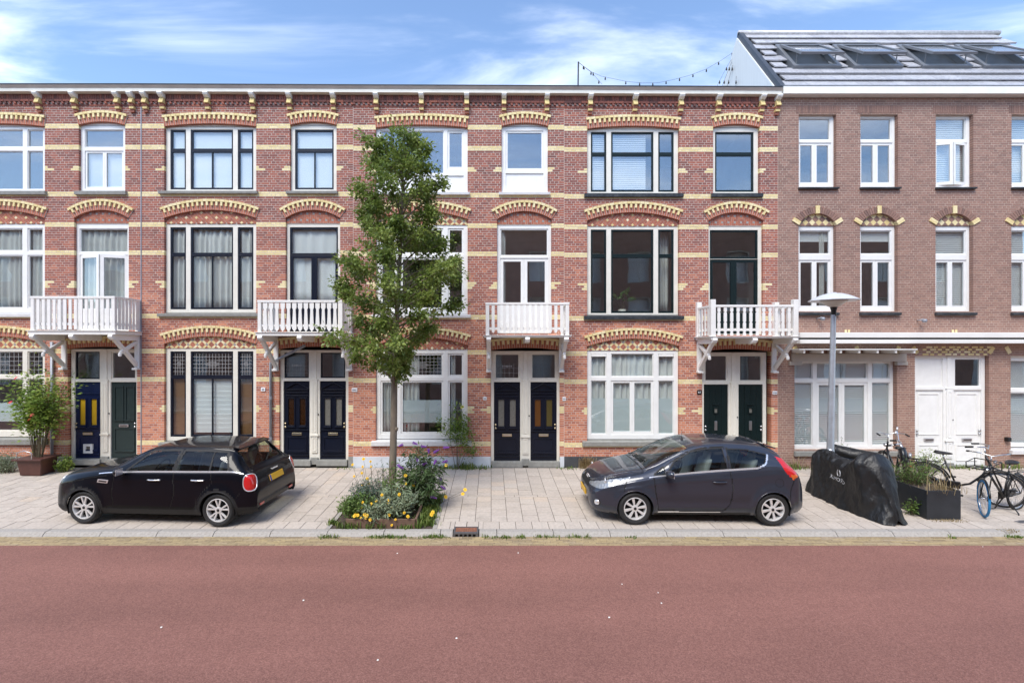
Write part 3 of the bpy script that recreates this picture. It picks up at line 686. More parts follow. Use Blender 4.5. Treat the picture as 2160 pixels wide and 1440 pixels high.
    if style in ('pediment', 'panels', 'yellow', 'white'):
        zc = z0 + H * (0.325 if style != 'panels' else 0.43); zc = z0 + H * 0.335 if style == 'white' else zc
        p.box(mid - 0.125, mid + 0.125, y - 0.035, y - 0.002, zc - 0.034, zc + 0.034); p.build('letterbox', M[brass], dr, bevel=0.004)
        p = MB(); p.box(mid - 0.095, mid + 0.095, y - 0.038, y - 0.034, zc - 0.012, zc + 0.012); p.build('letterbox_flap', M['steel' if brass != 'steel' else 'black'], dr)
    else:
        zc = z0 + H * 0.665; p.plate((mid - 0.06, mid + 0.06, zc - 0.085, zc + 0.085), [(mid - 0.04, mid + 0.04, zc - 0.06, zc + 0.06)], y - 0.04, y - 0.01); p.box(mid - 0.04, mid + 0.04, y - 0.016, y - 0.011, zc - 0.06, zc + 0.06, 1); p.build('peephole_grille', [M['green'], M['rglass']], dr)
        p = MB(); zc = z0 + H * 0.47; p.box(mid - 0.035, mid + 0.035, y - 0.03, y - 0.01, zc - 0.12, zc + 0.12); p.build('letterbox', M['steel'], dr, bevel=0.004)
    hx = x0 + 0.045 if hand == 'l' else x1 - 0.045; p = MB()
    for dz in (0.0, -0.09): p.lathe([(0.0, -0.05), (0.022, -0.048), (0.026, -0.035), (0.012, -0.02), (0.014, 0)], (hx, y, z0 + H * 0.46 + dz), 12, 'y')
    p.build('door_knob', M[brass], dr, smooth=True)
    return dr
def door_pair(house, px0, px1, ptop, pbase, ptr, doors, fm, toplights, pil=True, fd=0.06):
    """two front doors in one frame: transom lights above, fluted post between"""
    x0, x1, zt, z0 = fx(px0), fx(px1), fz(ptop), fz(pbase); ztr = fz(ptr); mid = (x0 + x1) / 2; pw = 0.135; jw = 0.085
    da = (x0 + jw, mid - pw, z0 + 0.10, ztr - 0.06); db = (mid + pw, x1 - jw, z0 + 0.10, ztr - 0.06); la = (da[0] + 0.02, da[1] - 0.02, ztr + 0.02, zt - 0.07); lb = (db[0] + 0.02, db[1] - 0.02, ztr + 0.02, zt - 0.07)
    y = DF + fd
    q = MB(); q.plate((x0, x1, z0 + 0.0, zt), [(da[0], da[1], z0 - 0.01, da[3]), (db[0], db[1], z0 - 0.01, db[3]), la, lb], y, y + 0.1); fr = q.build('door_frame', M[fm], house, bevel=0.006)
    if pil:
        q = MB(); q.box(mid - 0.075, mid + 0.075, y - 0.03, y, z0 + 0.28, ztr - 0.03); q.box(mid - 0.115, mid + 0.115, y - 0.055, y, z0 + 0.72, z0 + 0.75); q.box(mid - 0.09, mid + 0.09, y - 0.045, y, z0 + 0.75, z0 + 0.775)
        q.box(mid - 0.095, mid + 0.095, y - 0.035, y, ztr - 0.03, ztr + 0.0); q.box(mid - 0.05, mid + 0.05, y - 0.02, y, ztr, zt - 0.02)
        for (a, b) in ((z0 + 0.33, z0 + 0.68), (z0 + 0.82, ztr - 0.1)): molding(q, mid - 0.045, mid + 0.045, a, b, y - 0.03, 0.014, 0.012)
        q.build('door_post', M[fm], fr, bevel=0.004)
        q = MB(); q.box(mid - 0.1, mid + 0.1, y - 0.05, y + 0.02, z0 - 0.02, z0 + 0.16); q.build('post_foot', M['stone'], fr, bevel=0.006)
        q = MB(); q.lathe([(0, -0.02), (0.016, -0.018), (0.018, 0)], (mid + 0.1, y, z0 + 1.28), 10, 'y'); q.build('door_bell', M['black'], fr)
    for (c, dd) in ((da, doors[0]), (db, doors[1])):
        panel_door(house, c[0], c[1], c[2], c[3], *dd)
        q = MB(); q.box(c[0] - 0.06, c[1] + 0.06, DF - 0.04, DF + 0.3, z0 - 0.05, z0 + 0.10); q.build('door_step', M['stone'], house, bevel=0.01)
    for (c, (smt, lead)) in ((la, toplights[0]), (lb, toplights[1])):
        sw_ = 0.03; q = MB(); h = (c[0] + sw_, c[1] - sw_, c[2] + sw_, c[3] - sw_)
        if smt == 'panelw': q.box(c[0], c[1], y + 0.03, y + 0.06, c[2], c[3]); q.build('transom_panel', M['white'], fr); continue
        q.plate(c, [h], y + 0.02, y + 0.06); tl = q.build('transom_light', M[smt], fr)
        q = MB(); q.box(h[0], h[1], y + 0.035, y + 0.041, h[2], h[3]); q.build('pane', M['glass'], fr)
        if lead:
            lq = MB(); nx, nz = lead
            for t in range(1, nx): xx = h[0] + (h[1] - h[0]) * t / nx; lq.box(xx - 0.003, xx + 0.003, y + 0.027, y + 0.033, h[2], h[2] + (h[3] - h[2]) * 0.62)
            for t in range(1, nz): zz_ = h[2] + (h[3] - h[2]) * 0.62 * t / nz; lq.box(h[0], h[1], y + 0.0275, y + 0.0335, zz_ - 0.003, zz_ + 0.003)
            for t in (-2, -1, 0, 1, 2):
                s_ = 0.022 if t else 0.032; cx_ = (h[0] + h[1]) / 2 + t * 0.055; cz_ = h[2] + (h[3] - h[2]) * 0.5
                lq.prism([(cx_ - s_, cz_), (cx_, cz_ - s_), (cx_ + s_, cz_), (cx_, cz_ + s_)], y + 0.025, y + 0.034)
            lq.build('lead_strip', M['lead'], fr)
    return fr
def balcony(house, xc, w, zf, zr, style, dep=0.85, slabh=0.09, posts=False):
    """floor slab on beams and crossed struts, slatted timber railing"""
    x0, x1 = xc - w / 2, xc + w / 2; yf = DF - dep
    q = MB(); q.box(x0 - 0.05, x1 + 0.05, yf - 0.05, DF + 0.01, zf - slabh, zf - 0.015); q.box(x0 - 0.075, x1 + 0.075, yf - 0.075, DF, zf - 0.015, zf)
    bal = q.build('balcony', M['bwhite'], house, bevel=0.005)
    for xx in (x0 + 0.06, xc, x1 - 0.06):
        q = MB(); ze = zf - slabh; ext = yf - 0.07
        q.xprism([(DF + 0.01, ze - 0.14), (DF + 0.01, ze - 0.002), (ext, ze - 0.002), (ext - 0.02, ze - 0.05), (ext + 0.01, ze - 0.10), (ext + 0.09, ze - 0.14)], xx - 0.055, xx + 0.055); bm_ = q.build('beam', M['bwhite'], bal, bevel=0.006)
        if xx != xc:
            zb_ = ze - 0.86; q = MB(); q.bar((xx, yf + 0.06, ze - 0.1), (xx, DF - 0.02, zb_ + 0.06), 0.085, 0.085, (0, 1, 0)); q.box(xx - 0.07, xx + 0.07, DF - 0.13, DF + 0.01, zb_ - 0.03, zb_ + 0.02); q.box(xx - 0.06, xx + 0.06, DF - 0.05, DF + 0.01, zb_, ze - 0.1); q.build('strut', M['bwhite'], bal, bevel=0.006)
            q = MB(); q.bar((xx, DF, ze - 0.14), (xx, yf + 0.27, zb_ + 0.42), 0.07, 0.075, (0, 1, 0)); q.lathe([(0.0, -0.06), (0.035, -0.05), (0.04, 0), (0.03, 0.04), (0, 0.05)], (xx, yf + 0.24, zb_ + 0.38), 10); q.build('brace', M['bwhite'], bal, bevel=0.004)
    rh = 0.055; pw = 0.085
    q = MB(); q.box(x0 - 0.02, x1 + 0.02, yf - 0.03, yf + 0.05, zr - rh, zr); q.box(x0 - 0.02, x0 + 0.06, yf + 0.05, DF, zr - rh, zr); q.box(x1 - 0.06, x1 + 0.02, yf + 0.05, DF, zr - rh, zr)
    q.build('handrail', M['bwhite'], bal, bevel=0.006)
    lowz = zf + 0.16; q = MB(); q.box(x0, x1, yf + 0.012, yf + 0.04, lowz - 0.03, lowz + 0.03); q.box(x0 + 0.01, x0 + 0.04, yf + 0.04, DF, lowz - 0.03, lowz + 0.03); q.box(x1 - 0.04, x1 - 0.01, yf + 0.04, DF, lowz - 0.03, lowz + 0.03); q.build('lower_rail', M['bwhite'], bal)
    ptop = zr + (0.13 if posts else -rh)
    for (px_, py_) in ((x0 + 0.03, yf + 0.02), (x1 - 0.03, yf + 0.02), (x0 + 0.03, DF - 0.05), (x1 - 0.03, DF - 0.05)):
        q = MB(); e = 0.058 if posts else pw / 2; q.box(px_ - e, px_ + e, py_ - e * (1.15 if posts else 1), py_ + e, zf - (0.09 if posts else 0), ptop); q.build('post', M['bwhite'], bal, bevel=0.006)
    h = zr - rh - zf; pitch = {'flare': 0.145, 'plain': 0.127, 'point': 0.138, 'notch': 0.158}[style]
    def outline(t):
        if style == 'flare': pr_ = [(0, 0.015), (0.052, 0.085), (0.034, 0.50 * h + .1), (0.030, h - 0.17), (0.052, h - 0.13), (0.052, h)]
        elif style == 'plain': pr_ = [(0.036, 0.03), (0.036, h)]
        elif style == 'point': pr_ = [(0, 0.05), (0.036, 0.09), (0.036, h)]
        else:
            pr_ = [(0.036, 0.02)]
            for c in (0.10, 0.36, 0.62): z = c * h / 0.75; pr_ += [(0.036, z - 0.018), (0.022, z - 0.012), (0.022, z + 0.012), (0.036, z + 0.018)]
            pr_ += [(0.036, h)]
        r_ = [(p[0], p[1]) for p in pr_]; l_ = [(-p[0], p[1]) for p in pr_ if p[0] > 0][::-1]; return r_ + l_
    ol = outline(0); q = MB(); q.prism(ol, -0.012, 0.012); bme = q.mesh('baluster', [M['bwhite']])
    n = int(round((w - 0.2) / pitch))
    for i in range(n): inst('baluster', bme, (x0 + 0.1 + (w - 0.2) * (i + 0.5) / n, yf - 0.005, zf), bal)
    n = int(round((dep - 0.15) / pitch))
    for sx in (x0 + 0.0, x1 - 0.0):
        for i in range(n): inst('baluster', bme, (sx, yf + 0.09 + (dep - 0.16) * (i + 0.5) / n, zf), bal, (0, 0, R(90)))
    return bal
M['soffit'] = mat('gutter_moulding', (0.50, 0.44, 0.40), 0.5, var=0.1, scale=3)
def drop(x): return max(0.0, x - fx(298)) * 0.0044        # the gutter line falls slightly along the row
class SMB(MB):
    def build(s, *a, **k):
        s.v = [(p[0], p[1], p[2] - drop(p[0])) for p in s.v]; return MB.build(s, *a, **k)
def cornice(house, x0, x1, oy, corbels):
    MB = SMB
    zs = 9.833; q = MB(); yf = DF - 0.17
    q.box(x0, x1, yf, DF + 0.3, zs, zs + 0.085); gt = q.build('roof_gutter', M['cream'], house, bevel=0.004)
    q = MB(); q.xprism([(yf - 0.005, zs + 0.086), (yf - 0.05, zs + 0.14), (yf - 0.05, zs + 0.15), (DF + 0.3, zs + 0.15), (DF + 0.3, zs + 0.086)], x0, x1); q.build('gutter_moulding', M['soffit'], gt)
    q = MB(); q.box(x0, x1, yf - 0.062, DF + 0.32, zs + 0.15, zs + 0.172); q.build('gutter_edge', M['black'], gt)
    q = MB(); q.box(x0, x1, DF + 0.3, DF + 4.0, zs + 0.05, zs + 0.14); q.build('roof', M['zinc'], house)
    for cx in corbels:
        x = fx(cx); hw_ = 0.055; q = MB()
        q.xprism([(DF, zs - 0.12), (DF, zs), (yf - 0.02, zs), (yf - 0.045, zs - 0.035), (yf - 0.02, zs - 0.075), (DF - 0.12, zs - 0.115)], x - hw_ - 0.004, x + hw_ + 0.004, 0)
        q.xprism([(DF, zs - 0.265), (DF, zs - 0.125), (DF - 0.10, zs - 0.125), (DF - 0.15, zs - 0.25), (DF - 0.15, zs - 0.265)], x - hw_, x + hw_, 1)
        q.box(x - hw_, x + hw_, DF - 0.105, DF, zs - 0.335, zs - 0.266, 2); q.box(x - hw_, x + hw_, DF - 0.09, DF, zs - 0.40, zs - 0.336, 1); q.box(x - hw_ + 0.005, x + hw_ - 0.005, DF - 0.055, DF, zs - 0.475, zs - 0.401, 2)
        q.build('corbel', [M['bwhite'], M['yel'], M['aredt']], house)
    # frieze: soldiers, stretcher course, dentils, stretcher course
    q = MB(); q.box(x0, x1, DF + 0.002, DF + 0.2, zs - 0.30, zs); q.build('frieze', M['mortar'], house)
    q = MB(); x = x0
    while x < x1 - 0.02: q.box(x + 0.004, x + 0.058, DF - 0.035, DF + 0.05, zs - 0.125, zs - 0.002, 0, random.random() * 0.6); x += 0.062
    x = x0
    while x < x1 - 0.02:
        for (za, zb_, p) in ((zs - 0.186, zs - 0.133, 0.045), (zs - 0.296, zs - 0.25, 0.012)): q.box(x + 0.004, min(x + 0.216, x1), DF - p, DF + 0.05, za, zb_, 0, random.random() * 0.8)
        x += 0.22
    x = x0
    while x < x1 - 0.06: q.prism([(x + 0.01, zs - 0.246), (x + 0.075, zs - 0.246), (x + 0.05, zs - 0.19), (x + 0.002, zs - 0.19)], DF - 0.04, DF + 0.05, 0, random.random() * 0.8); x += 0.124
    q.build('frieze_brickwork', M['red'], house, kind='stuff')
def interior(house, x0, x1, floors):
    q = MB(); y0, y1 = DF + 0.24, DF + 4.2
    for zf in floors: q.box(x0 + 0.06, x1 - 0.06, y0, y1, zf - 0.1, zf)
    q.box(x0 + 0.02, x0 + 0.1, y0, y1, floors[0], floors[-1]); q.box(x1 - 0.1, x1 - 0.02, y0, y1, floors[0], floors[-1]); q.box(x0, x1, y1, y1 + 0.1, floors[0] - 0.2, floors[-1])
    q.build('room', M['room'], house)
# ================================================================ the four houses of the terrace
def rpx(x0, x1, y0, y1): return (fx(x0), fx(x1), fz(y1), fz(y0))
HOUSES = {}
def terrace_house(key, label, xl, xr, dx, oy, corbels, plinth):
    X = lambda p: fx(p + dx); Z = lambda p: fz(p + oy)
    h = thing('terraced_house', label, 'house', (fx((xl + xr) / 2), DF, 0.1)); HOUSES[key] = h
    def op(c, hw, bot, top, spring, rise, arched=True):
        g = arch_geo(X(c), hw / 81, Z(spring), rise / 81) if arched else None
        return Opening(X(c - hw), X(c + hw), Z(bot), Z(spring), g)
    O = dict(B2=op(443.5, 97, 402, 267, 267, 6), S2=op(661, 49, 402, 264, 264, 7), B1=op(443.5, 97, 659, 471, 460, 17), S1=op(660, 57.5, 700, 471, 460, 17),
             BG=op(443.5, 97, 932, 734, 725, 16), DG=op(662, 73, 985, 737, 736, 5))
    zref = Z(271)
    def snap(y): return zref + round((Z(y) - zref) / CRS) * CRS
    bands = [(snap(b), snap(b) + 2 * CRS) for b in (271, 317, 413, 479, 540, 671, 743, 803, 936)]
    ends = [(snap(362), snap(362) + 2 * CRS), (snap(605), snap(605) + 3 * CRS), (snap(869), snap(869) + 3 * CRS)]
    bands = [(a + .001, b - .001) for a, b in bands]
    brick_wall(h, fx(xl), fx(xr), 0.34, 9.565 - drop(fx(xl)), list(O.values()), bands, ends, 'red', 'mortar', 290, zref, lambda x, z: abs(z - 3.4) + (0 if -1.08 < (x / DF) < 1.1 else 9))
    for k, o in O.items(): arch(h, o.arch)
    cornice(h, fx(xl), fx(xr), oy, corbels)
    q = MB()
    spans = [(fx(xl), O['DG'].x0), (O['DG'].x1, fx(xr))]
    for (a, b) in spans: q.box(a, b, DF - 0.022, DF + 0.2, 0.02, 0.42)
    q.build('plinth', M[plinth], h, bevel=0.006)
    interior(h, fx(xl), fx(xr), [0.25, 3.42, 6.6, 9.6])
    return h, O, X, Z
def bigcells(X, Z, rows, c=443.5, **k):
    out = []
    for (a, b) in ((c - 88, c - 55), (c - 45, c + 45), (c + 55, c + 88)):
        for i, (ya, yb) in enumerate(rows):
            d = dict(r=(X(a), X(b), Z(yb), Z(ya)), col=0 if a < c - 60 else (1 if a < c else 2), row=i); d.update(k); out.append(d)
    return out
def rect_of(O, Z, ytop, ybot): return (O.x0, O.x1, Z(ybot), Z(ytop))
M['plinthw'] = mat('pale_plinth_paint', (0.60, 0.64, 0.68), 0.6, var=0.08, scale=4, dirt=0.25, dirtcol=(0.36, 0.36, 0.36))
M['plinthd'] = mat('dark_plinth_paint', (0.055, 0.06, 0.068), 0.6, var=0.2, scale=5, dirt=0.3)
SB = lambda X, Z, c, hw, y0, y1, m: (X(c - hw), X(c + hw), Z(y1), Z(y0), m)
# ---- number 65
h, O, X, Z = terrace_house('65', 'red brick house with navy doors, cream and navy windows, between two white balconies', 298, 745, 0, 0, [310, 346, 441, 536, 613, 705], 'stone')
g = O['B2'].arch
cs = bigcells(X, Z, ((271, 315), (315, 398)));
for c in cs:
    if c['col'] == 1 and c['row'] == 1: c['bar'] = 0.03
window(h, rect_of(O['B2'], Z, 265, 402), cs, 'cream', 'navy', archg=g, sill=SB(X, Z, 441, 104, 403, 411, 'stone'))
window(h, rect_of(O['S2'], Z, 262, 402), [dict(r=(X(620), X(702), Z(315), Z(271))), dict(r=(X(620), X(702), Z(398), Z(315)), bar=0.03)], 'cream', 'navy', archg=O['S2'].arch, sill=SB(X, Z, 659, 54, 403, 411, 'stone'))
cs = bigcells(X, Z, ((478, 536), (536, 652)))
for c in cs:
    if c['col'] == 1 and c['row'] == 1: c['bar'] = 0.03
window(h, rect_of(O['B1'], Z, 471, 659), cs, 'cream', 'navy', sill=SB(X, Z, 440, 105, 660, 669, 'stone')); tympanum(h, O['B1'].arch, Z(471), 'pinwheel')
window(h, rect_of(O['S1'], Z, 471, 700), [dict(r=(X(609), X(711), Z(537), Z(478))), dict(r=(X(609), X(711), Z(699), Z(537)), div=2, s=0.075, kick=0.55)], 'cream', 'navy'); tympanum(h, O['S1'].arch, Z(471), 'upright')
cs = bigcells(X, Z, ((741, 796), (796, 922)))
for c in cs:
    if c['row'] == 0: c['lead'] = (12, 6) if c['col'] == 1 else (5, 6)
    elif c['col'] == 1: c['bar'] = 0.03
window(h, rect_of(O['BG'], Z, 734, 930), cs, 'cream', 'navy', sill=SB(X, Z, 442, 104, 931, 943, 'stone')); tympanum(h, O['BG'].arch, Z(734), 'diamond')
door_pair(h, 589, 735, 738, 978, 799, [('navy', 'pediment', ('dglass', 'dglass'), 0.10, 'l'), ('navy', 'pediment', ('rglass', 'rglass'), 0.10, 'r')], 'cream', [('navy', (6, 4)), ('navy', None)])
balcony(h, -4.635, 2.03, 3.63, 4.404, 'flare')
number_plate(h, 555.5, 821, '65'); number_plate(h, 748, 822, '65bis', 0.15, 0.1, sz=0.052)
q = MB(); q.tube([(fx(573), DF - 0.06, 0.05), (fx(573), DF - 0.06, 2.86), (fx(600), DF - 0.07, 3.02), (fx(652), DF - 0.3, 3.3)], 0.036, 10); dp = q.build('downpipe', M['zinc'], h, smooth=True)
for z in (0.9, 1.95): q = MB(); q.lathe([(0.036, -0.04), (0.043, -0.035), (0.043, 0.035), (0.036, 0.04)], (fx(573), DF - 0.06, z), 10); q.build('pipe_collar', M['zinc'], dp)
blind(X(354), X(533), Z(404), Z(268), 'white roller blinds behind the wide navy top-floor window', y=0.16)
blind(X(617), X(705), Z(404), Z(268), 'white roller blind behind the narrow navy top-floor window above the flared balcony', y=0.16)
curtain(X(352), X(536), Z(656), Z(474), 'pale sheer curtains behind the wide navy first-floor window', folds=16)
curtain(X(606), X(714), Z(640), Z(474), 'white sheer curtain behind the navy balcony doors', m='wblind', folds=5, amp=0.012)
for (a, b, s) in ((354, 390, 'narrow pane between the green door and the white pleated blind'), (497, 533, 'narrow pane beside the downpipe')):
    blind(X(a), X(b), Z(922), Z(797), 'brown bamboo blind behind the ' + s, 'bamboo', y=0.17, pleat=0.04)
blind(X(397), X(490), Z(922), Z(797), 'white pleated blind behind the middle pane under the leaded light', y=0.17, pleat=0.12)
# ---- number 63
h, O, X, Z = terrace_house('63', 'red brick house with white windows and pale plinth behind the street tree', 745, 1190, 446, 2.5, [795, 890, 985, 1063, 1153], 'plinthw')
c0 = 443.5
window(h, rect_of(O['B2'], Z, 265, 405), [dict(r=(X(c0 - 88), X(c0 + 46), Z(362), Z(271)), s=0.02), dict(r=(X(c0 + 54), X(c0 + 88), Z(352), Z(271)), s=0.05), dict(r=(X(c0 - 88), X(c0 + 88), Z(400), Z(366)), kind='panel', m='white')], 'white', 'white', archg=O['B2'].arch, glass='glass2', sill=SB(X, Z, 443, 102, 403, 411, 'wsill'))
window(h, rect_of(O['S2'], Z, 262, 405), [dict(r=(X(621), X(701), Z(355), Z(271)), s=0.05), dict(r=(X(621), X(701), Z(400), Z(361)), kind='panel', m='white')], 'white', 'white', archg=O['S2'].arch, glass='glass2', sill=SB(X, Z, 660, 54, 403, 411, 'wsill'))
window(h, rect_of(O['B1'], Z, 471, 659), bigcells(X, Z, ((478, 533), (540, 650))), 'white', 'white', glass='glass2', sill=SB(X, Z, 443, 104, 660, 669, 'wsill')); tympanum(h, O['B1'].arch, Z(471), 'diamond')
window(h, rect_of(O['S1'], Z, 471, 700), [dict(r=(X(609), X(711), Z(537), Z(479)), s=0.03), dict(r=(X(609), X(711), Z(698), Z(541)), div=2, s=0.085, kick=0.62)], 'white', 'white', glass='glass2'); tympanum(h, O['S1'].arch, Z(471), 'upright')
cs = bigcells(X, Z, ((743, 793), (801, 914)))
for c in cs:
    if c['row'] == 0 and c['col'] == 1: c['lead'] = (10, 6)
fr = window(h, rect_of(O['BG'], Z, 734, 924), cs, 'white', 'white', sill=(X(338), X(549), Z(938), Z(926), 'wsill')); tympanum(h, O['BG'].arch, Z(734), 'pinwheel')
frost_film(fr, X(402), X(485), Z(890), Z(842))
door_pair(h, 1035, 1182, 740, 981, 801, [('navy', 'pediment', ('rglass', 'rglass'), 0.10, 'l'), ('navy', 'pediment', ('oglass', 'oliveg'), 0.10, 'r')], 'cream', [('cream', (5, 3)), ('cream', None)])
balcony(h, 0.88, 2.0, 3.555, 4.347, 'point', slabh=0.05)
number_plate(h, 1023, 840, '63', 0.09, 0.09, sz=0.052); number_plate(h, 1190, 841, '63bis', 0.09, 0.1, sz=0.034)
curtain(X(357), X(383), Z(918), Z(738), 'grey curtain hanging at the left edge of the window behind the tree trunk', m='gcurtain', folds=3)
curtain(X(402), X(436), Z(918), Z(738), 'pale striped curtain behind the leaded window next to the red coffee machine', folds=4)
curtain(X(503), X(514), Z(918), Z(738), 'narrow pale curtain behind the window pane beside the climbing rose', folds=2)
curtain(X(608), X(620), Z(700), Z(476), 'grey curtain drawn aside behind the white balcony doors above the twin navy doors', m='gcurtain', folds=2)
# things on the window shelf
M['redlac'] = mat('red_lacquer', (0.42, 0.02, 0.02), 0.3, var=0.05); M['terr'] = mat('pale_ceramic', (0.6, 0.57, 0.5), 0.5, var=0.1); M['darkwood'] = mat('dark_wood', (0.07, 0.035, 0.02), 0.5, var=0.3, scale=5)
zs_ = Z(918); q = MB(); q.box(X(352), X(536), DF + 0.16, DF + 0.5, zs_ - 0.03, zs_); tag(q.build('window_shelf', M['white'], None), 'white inside window shelf behind the leaded ground-floor window', 'shelf')
cm = thing('coffee_machine', 'small red machine standing on the white window shelf', 'machine', (X(408), DF + 0.28, zs_))
q = MB(); q.box(X(401), X(416), DF + 0.2, DF + 0.36, zs_, zs_ + 0.07); q.box(X(401), X(416), DF + 0.28, DF + 0.36, zs_ + 0.07, zs_ + 0.22); q.box(X(401), X(416), DF + 0.2, DF + 0.36, zs_ + 0.21, zs_ + 0.28); q.build('housing', M['redlac'], cm, bevel=0.015)
q = MB(); q.lathe([(0, 0), (0.03, 0), (0.03, 0.06), (0, 0.06)], (X(408), DF + 0.24, zs_ + 0.14), 10); q.build('spout', M['black'], cm)
for i, (px_, w_, h_, mt, lb) in enumerate(((456, 9, 0.08, 'darkwood', 'small brown picture frame on the white window shelf'), (472, 16, 0.07, 'terr', 'low pale planter trough on the white window shelf'), (361, 8, 0.12, 'terr', 'pale jar on the shelf behind the tree trunk'))):
    q = MB(); q.plate((X(px_ - w_), X(px_ + w_ * .2), zs_, zs_ + h_), [(X(px_ - w_) + 0.012, X(px_ + w_ * .2) - 0.012, zs_ + 0.012, zs_ + h_ - 0.012)], DF + 0.22, DF + 0.25); q.box(X(px_ - w_), X(px_ + w_ * .2), DF + 0.25, DF + 0.3, zs_, zs_ + h_ * .9)
    tag(q.build(('picture_frame', 'planter_trough', 'jar')[i], M[mt], None, bevel=0.004), lb, ('frame', 'planter', 'jar')[i])
# ---- number 61
h, O, X, Z = terrace_house('61', 'red brick house with dark green doors and window sashes beside the brown brick house', 1190, 1641, 892, 5, [1244, 1338, 1434, 1513, 1604, 1637], 'plinthd')
window(h, rect_of(O['B2'], Z, 265, 402), bigcells(X, Z, ((271, 318), (318, 398))), 'cream', 'green', archg=O['B2'].arch, glass='glass2', sill=SB(X, Z, 444, 104, 403, 413, 'dsill'))
window(h, rect_of(O['S2'], Z, 262, 402), [dict(r=(X(619), X(701), Z(318), Z(271))), dict(r=(X(619), X(701), Z(398), Z(318)))], 'cream', 'green', archg=O['S2'].arch, glass='glass2', sill=SB(X, Z, 661, 54, 403, 413, 'dsill'))
window(h, rect_of(O['B1'], Z, 471, 659), bigcells(X, Z, ((478, 534), (534, 655))), 'cream', 'green', sill=SB(X, Z, 444, 105, 660, 670, 'dsill')); tympanum(h, O['B1'].arch, Z(471), 'pinwheel')
window(h, rect_of(O['S1'], Z, 471, 700), [dict(r=(X(608), X(710), Z(540), Z(479))), dict(r=(X(608), X(710), Z(699), Z(541)), div=2, s=0.08, kick=0.45)], 'cream', 'green'); tympanum(h, O['S1'].arch, Z(471), 'upright')
cs = bigcells(X, Z, ((741, 790), (798, 912)))
for c in cs:
    if c['row'] == 1 and c['col'] == 1: c['div'] = 2; c['s'] = 0.06
    else: c['s'] = 0.02
fr = window(h, rect_of(O['BG'], Z, 734, 922), cs, 'white', 'white', sill=SB(X, Z, 440, 104, 924, 936, 'stone')); tympanum(h, O['BG'].arch, Z(734), 'diamond')
for (a, b) in ((-88, -55), (-45, 45), (55, 88)): frost_film(fr, X(443.5 + a), X(443.5 + b), Z(912), Z(836))
for (a, b) in ((-87, -56), (56, 87)):
    q = MB(); q.box(X(443.5 + a), X(443.5 + b), DF + 0.05, DF + 0.1, Z(747), Z(742)); q.build('ventilation_grille', M['white'], fr, bevel=0.006)
door_pair(h, 1480, 1619, 743, 984, 806, [('green', 'planks', None, 0.10, 'l', 'steel'), ('green', 'planks', None, 0.10, 'r', 'steel')], 'cream', [('cream', None), ('cream', None)])
balcony(h, 6.38, 2.06, 3.53, 4.29, 'notch', posts=True, slabh=0.045)
number_plate(h, 1475, 827, '61', 0.12, 0.12, dark=True, sz=0.075); number_plate(h, 1634, 828, '61bis', 0.12, 0.09, sz=0.045)
blind(X(356), X(389), Z(398), Z(272), 'white venetian blind behind the narrow pane of the green top-floor window', y=0.17, slats=0.05)
blind(X(400), X(474), Z(390), Z(272), 'white venetian blind behind the middle of the green top-floor window', y=0.17, slats=0.05)
curtain(X(352), X(534), Z(918), Z(738), 'long pale grey curtains behind the white window with frosted lower panes', m='curtain', folds=15)
curtain(X(506), X(530), Z(655), Z(474), 'dark grey curtain drawn aside behind the green first-floor window', m='gcurtain', folds=3, y=0.4)
# ---- the house at the left edge
h, O, X, Z = terrace_house('67', 'red brick house with one blue and one dark door behind the potted rose', -150, 298, -446, 0, [-10, 86, 162, 252, 282], 'stone')
window(h, rect_of(O['B2'], Z, 265, 402), bigcells(X, Z, ((271, 308), (316, 398)), s=0.02), 'white', 'white', archg=O['B2'].arch, glass='glass2', sill=SB(X, Z, 444, 102, 403, 413, 'stone'))
window(h, rect_of(O['S2'], Z, 262, 402), [dict(r=(X(620), X(702), Z(309), Z(271)), s=0.02), dict(r=(X(620), X(702), Z(397), Z(316)), div=2, s=0.05)], 'white', 'white', archg=O['S2'].arch, glass='glass2', sill=SB(X, Z, 661, 54, 403, 413, 'stone'))
window(h, rect_of(O['B1'], Z, 471, 659), bigcells(X, Z, ((480, 529), (537, 650)), s=0.03), 'white', 'white', sill=SB(X, Z, 444, 104, 660, 670, 'wsill')); tympanum(h, O['B1'].arch, Z(471), 'pinwheel')
window(h, rect_of(O['S1'], Z, 471, 700), [dict(r=(X(609), X(711), Z(531), Z(481)), s=0.02), dict(r=(X(609), X(711), Z(699), Z(537)), div=2, s=0.08, kick=0.5, open=0.25)], 'white', 'white'); tympanum(h, O['S1'].arch, Z(471), 'upright')
cs = bigcells(X, Z, ((741, 792), (799, 910)))
for c in cs:
    c['s'] = 0.025
    if c['row'] == 0: c['lead'] = (9, 5) if c['col'] == 1 else (3, 5)
fr = window(h, rect_of(O['BG'], Z, 734, 922), cs, 'cream', 'cream', sill=SB(X, Z, 444, 104, 924, 938, 'stone')); tympanum(h, O['BG'].arch, Z(734), 'diamond')
frost_film(fr, X(400), X(486), Z(890), Z(850))
door_pair(h, 146, 291, 736, 976, 801, [('blue', 'yellow', ('yglass', 'yglass'), 0.10, 'l'), ('sage', 'panels', None, 0.10, 'r', 'steel')], 'cream', [('navy', None), ('cream', None)])
x_, z_ = fx(181), fz(947); q = MB(); q.plate((x_ - 0.12, x_ + 0.12, z_ - 0.12, z_ + 0.12), [(x_ - 0.06, x_ + 0.06, z_ - 0.06, z_ + 0.06)], DF + 0.06, DF + 0.098); q.box(x_ - 0.06, x_ + 0.06, DF + 0.09, DF + 0.096, z_ - 0.06, z_ + 0.06, 1); q.build('cat_flap', [M['white'], M['rglass']], h)
balcony(h, -10.148, 2.02, 3.67, 4.50, 'plain', slabh=0.10)
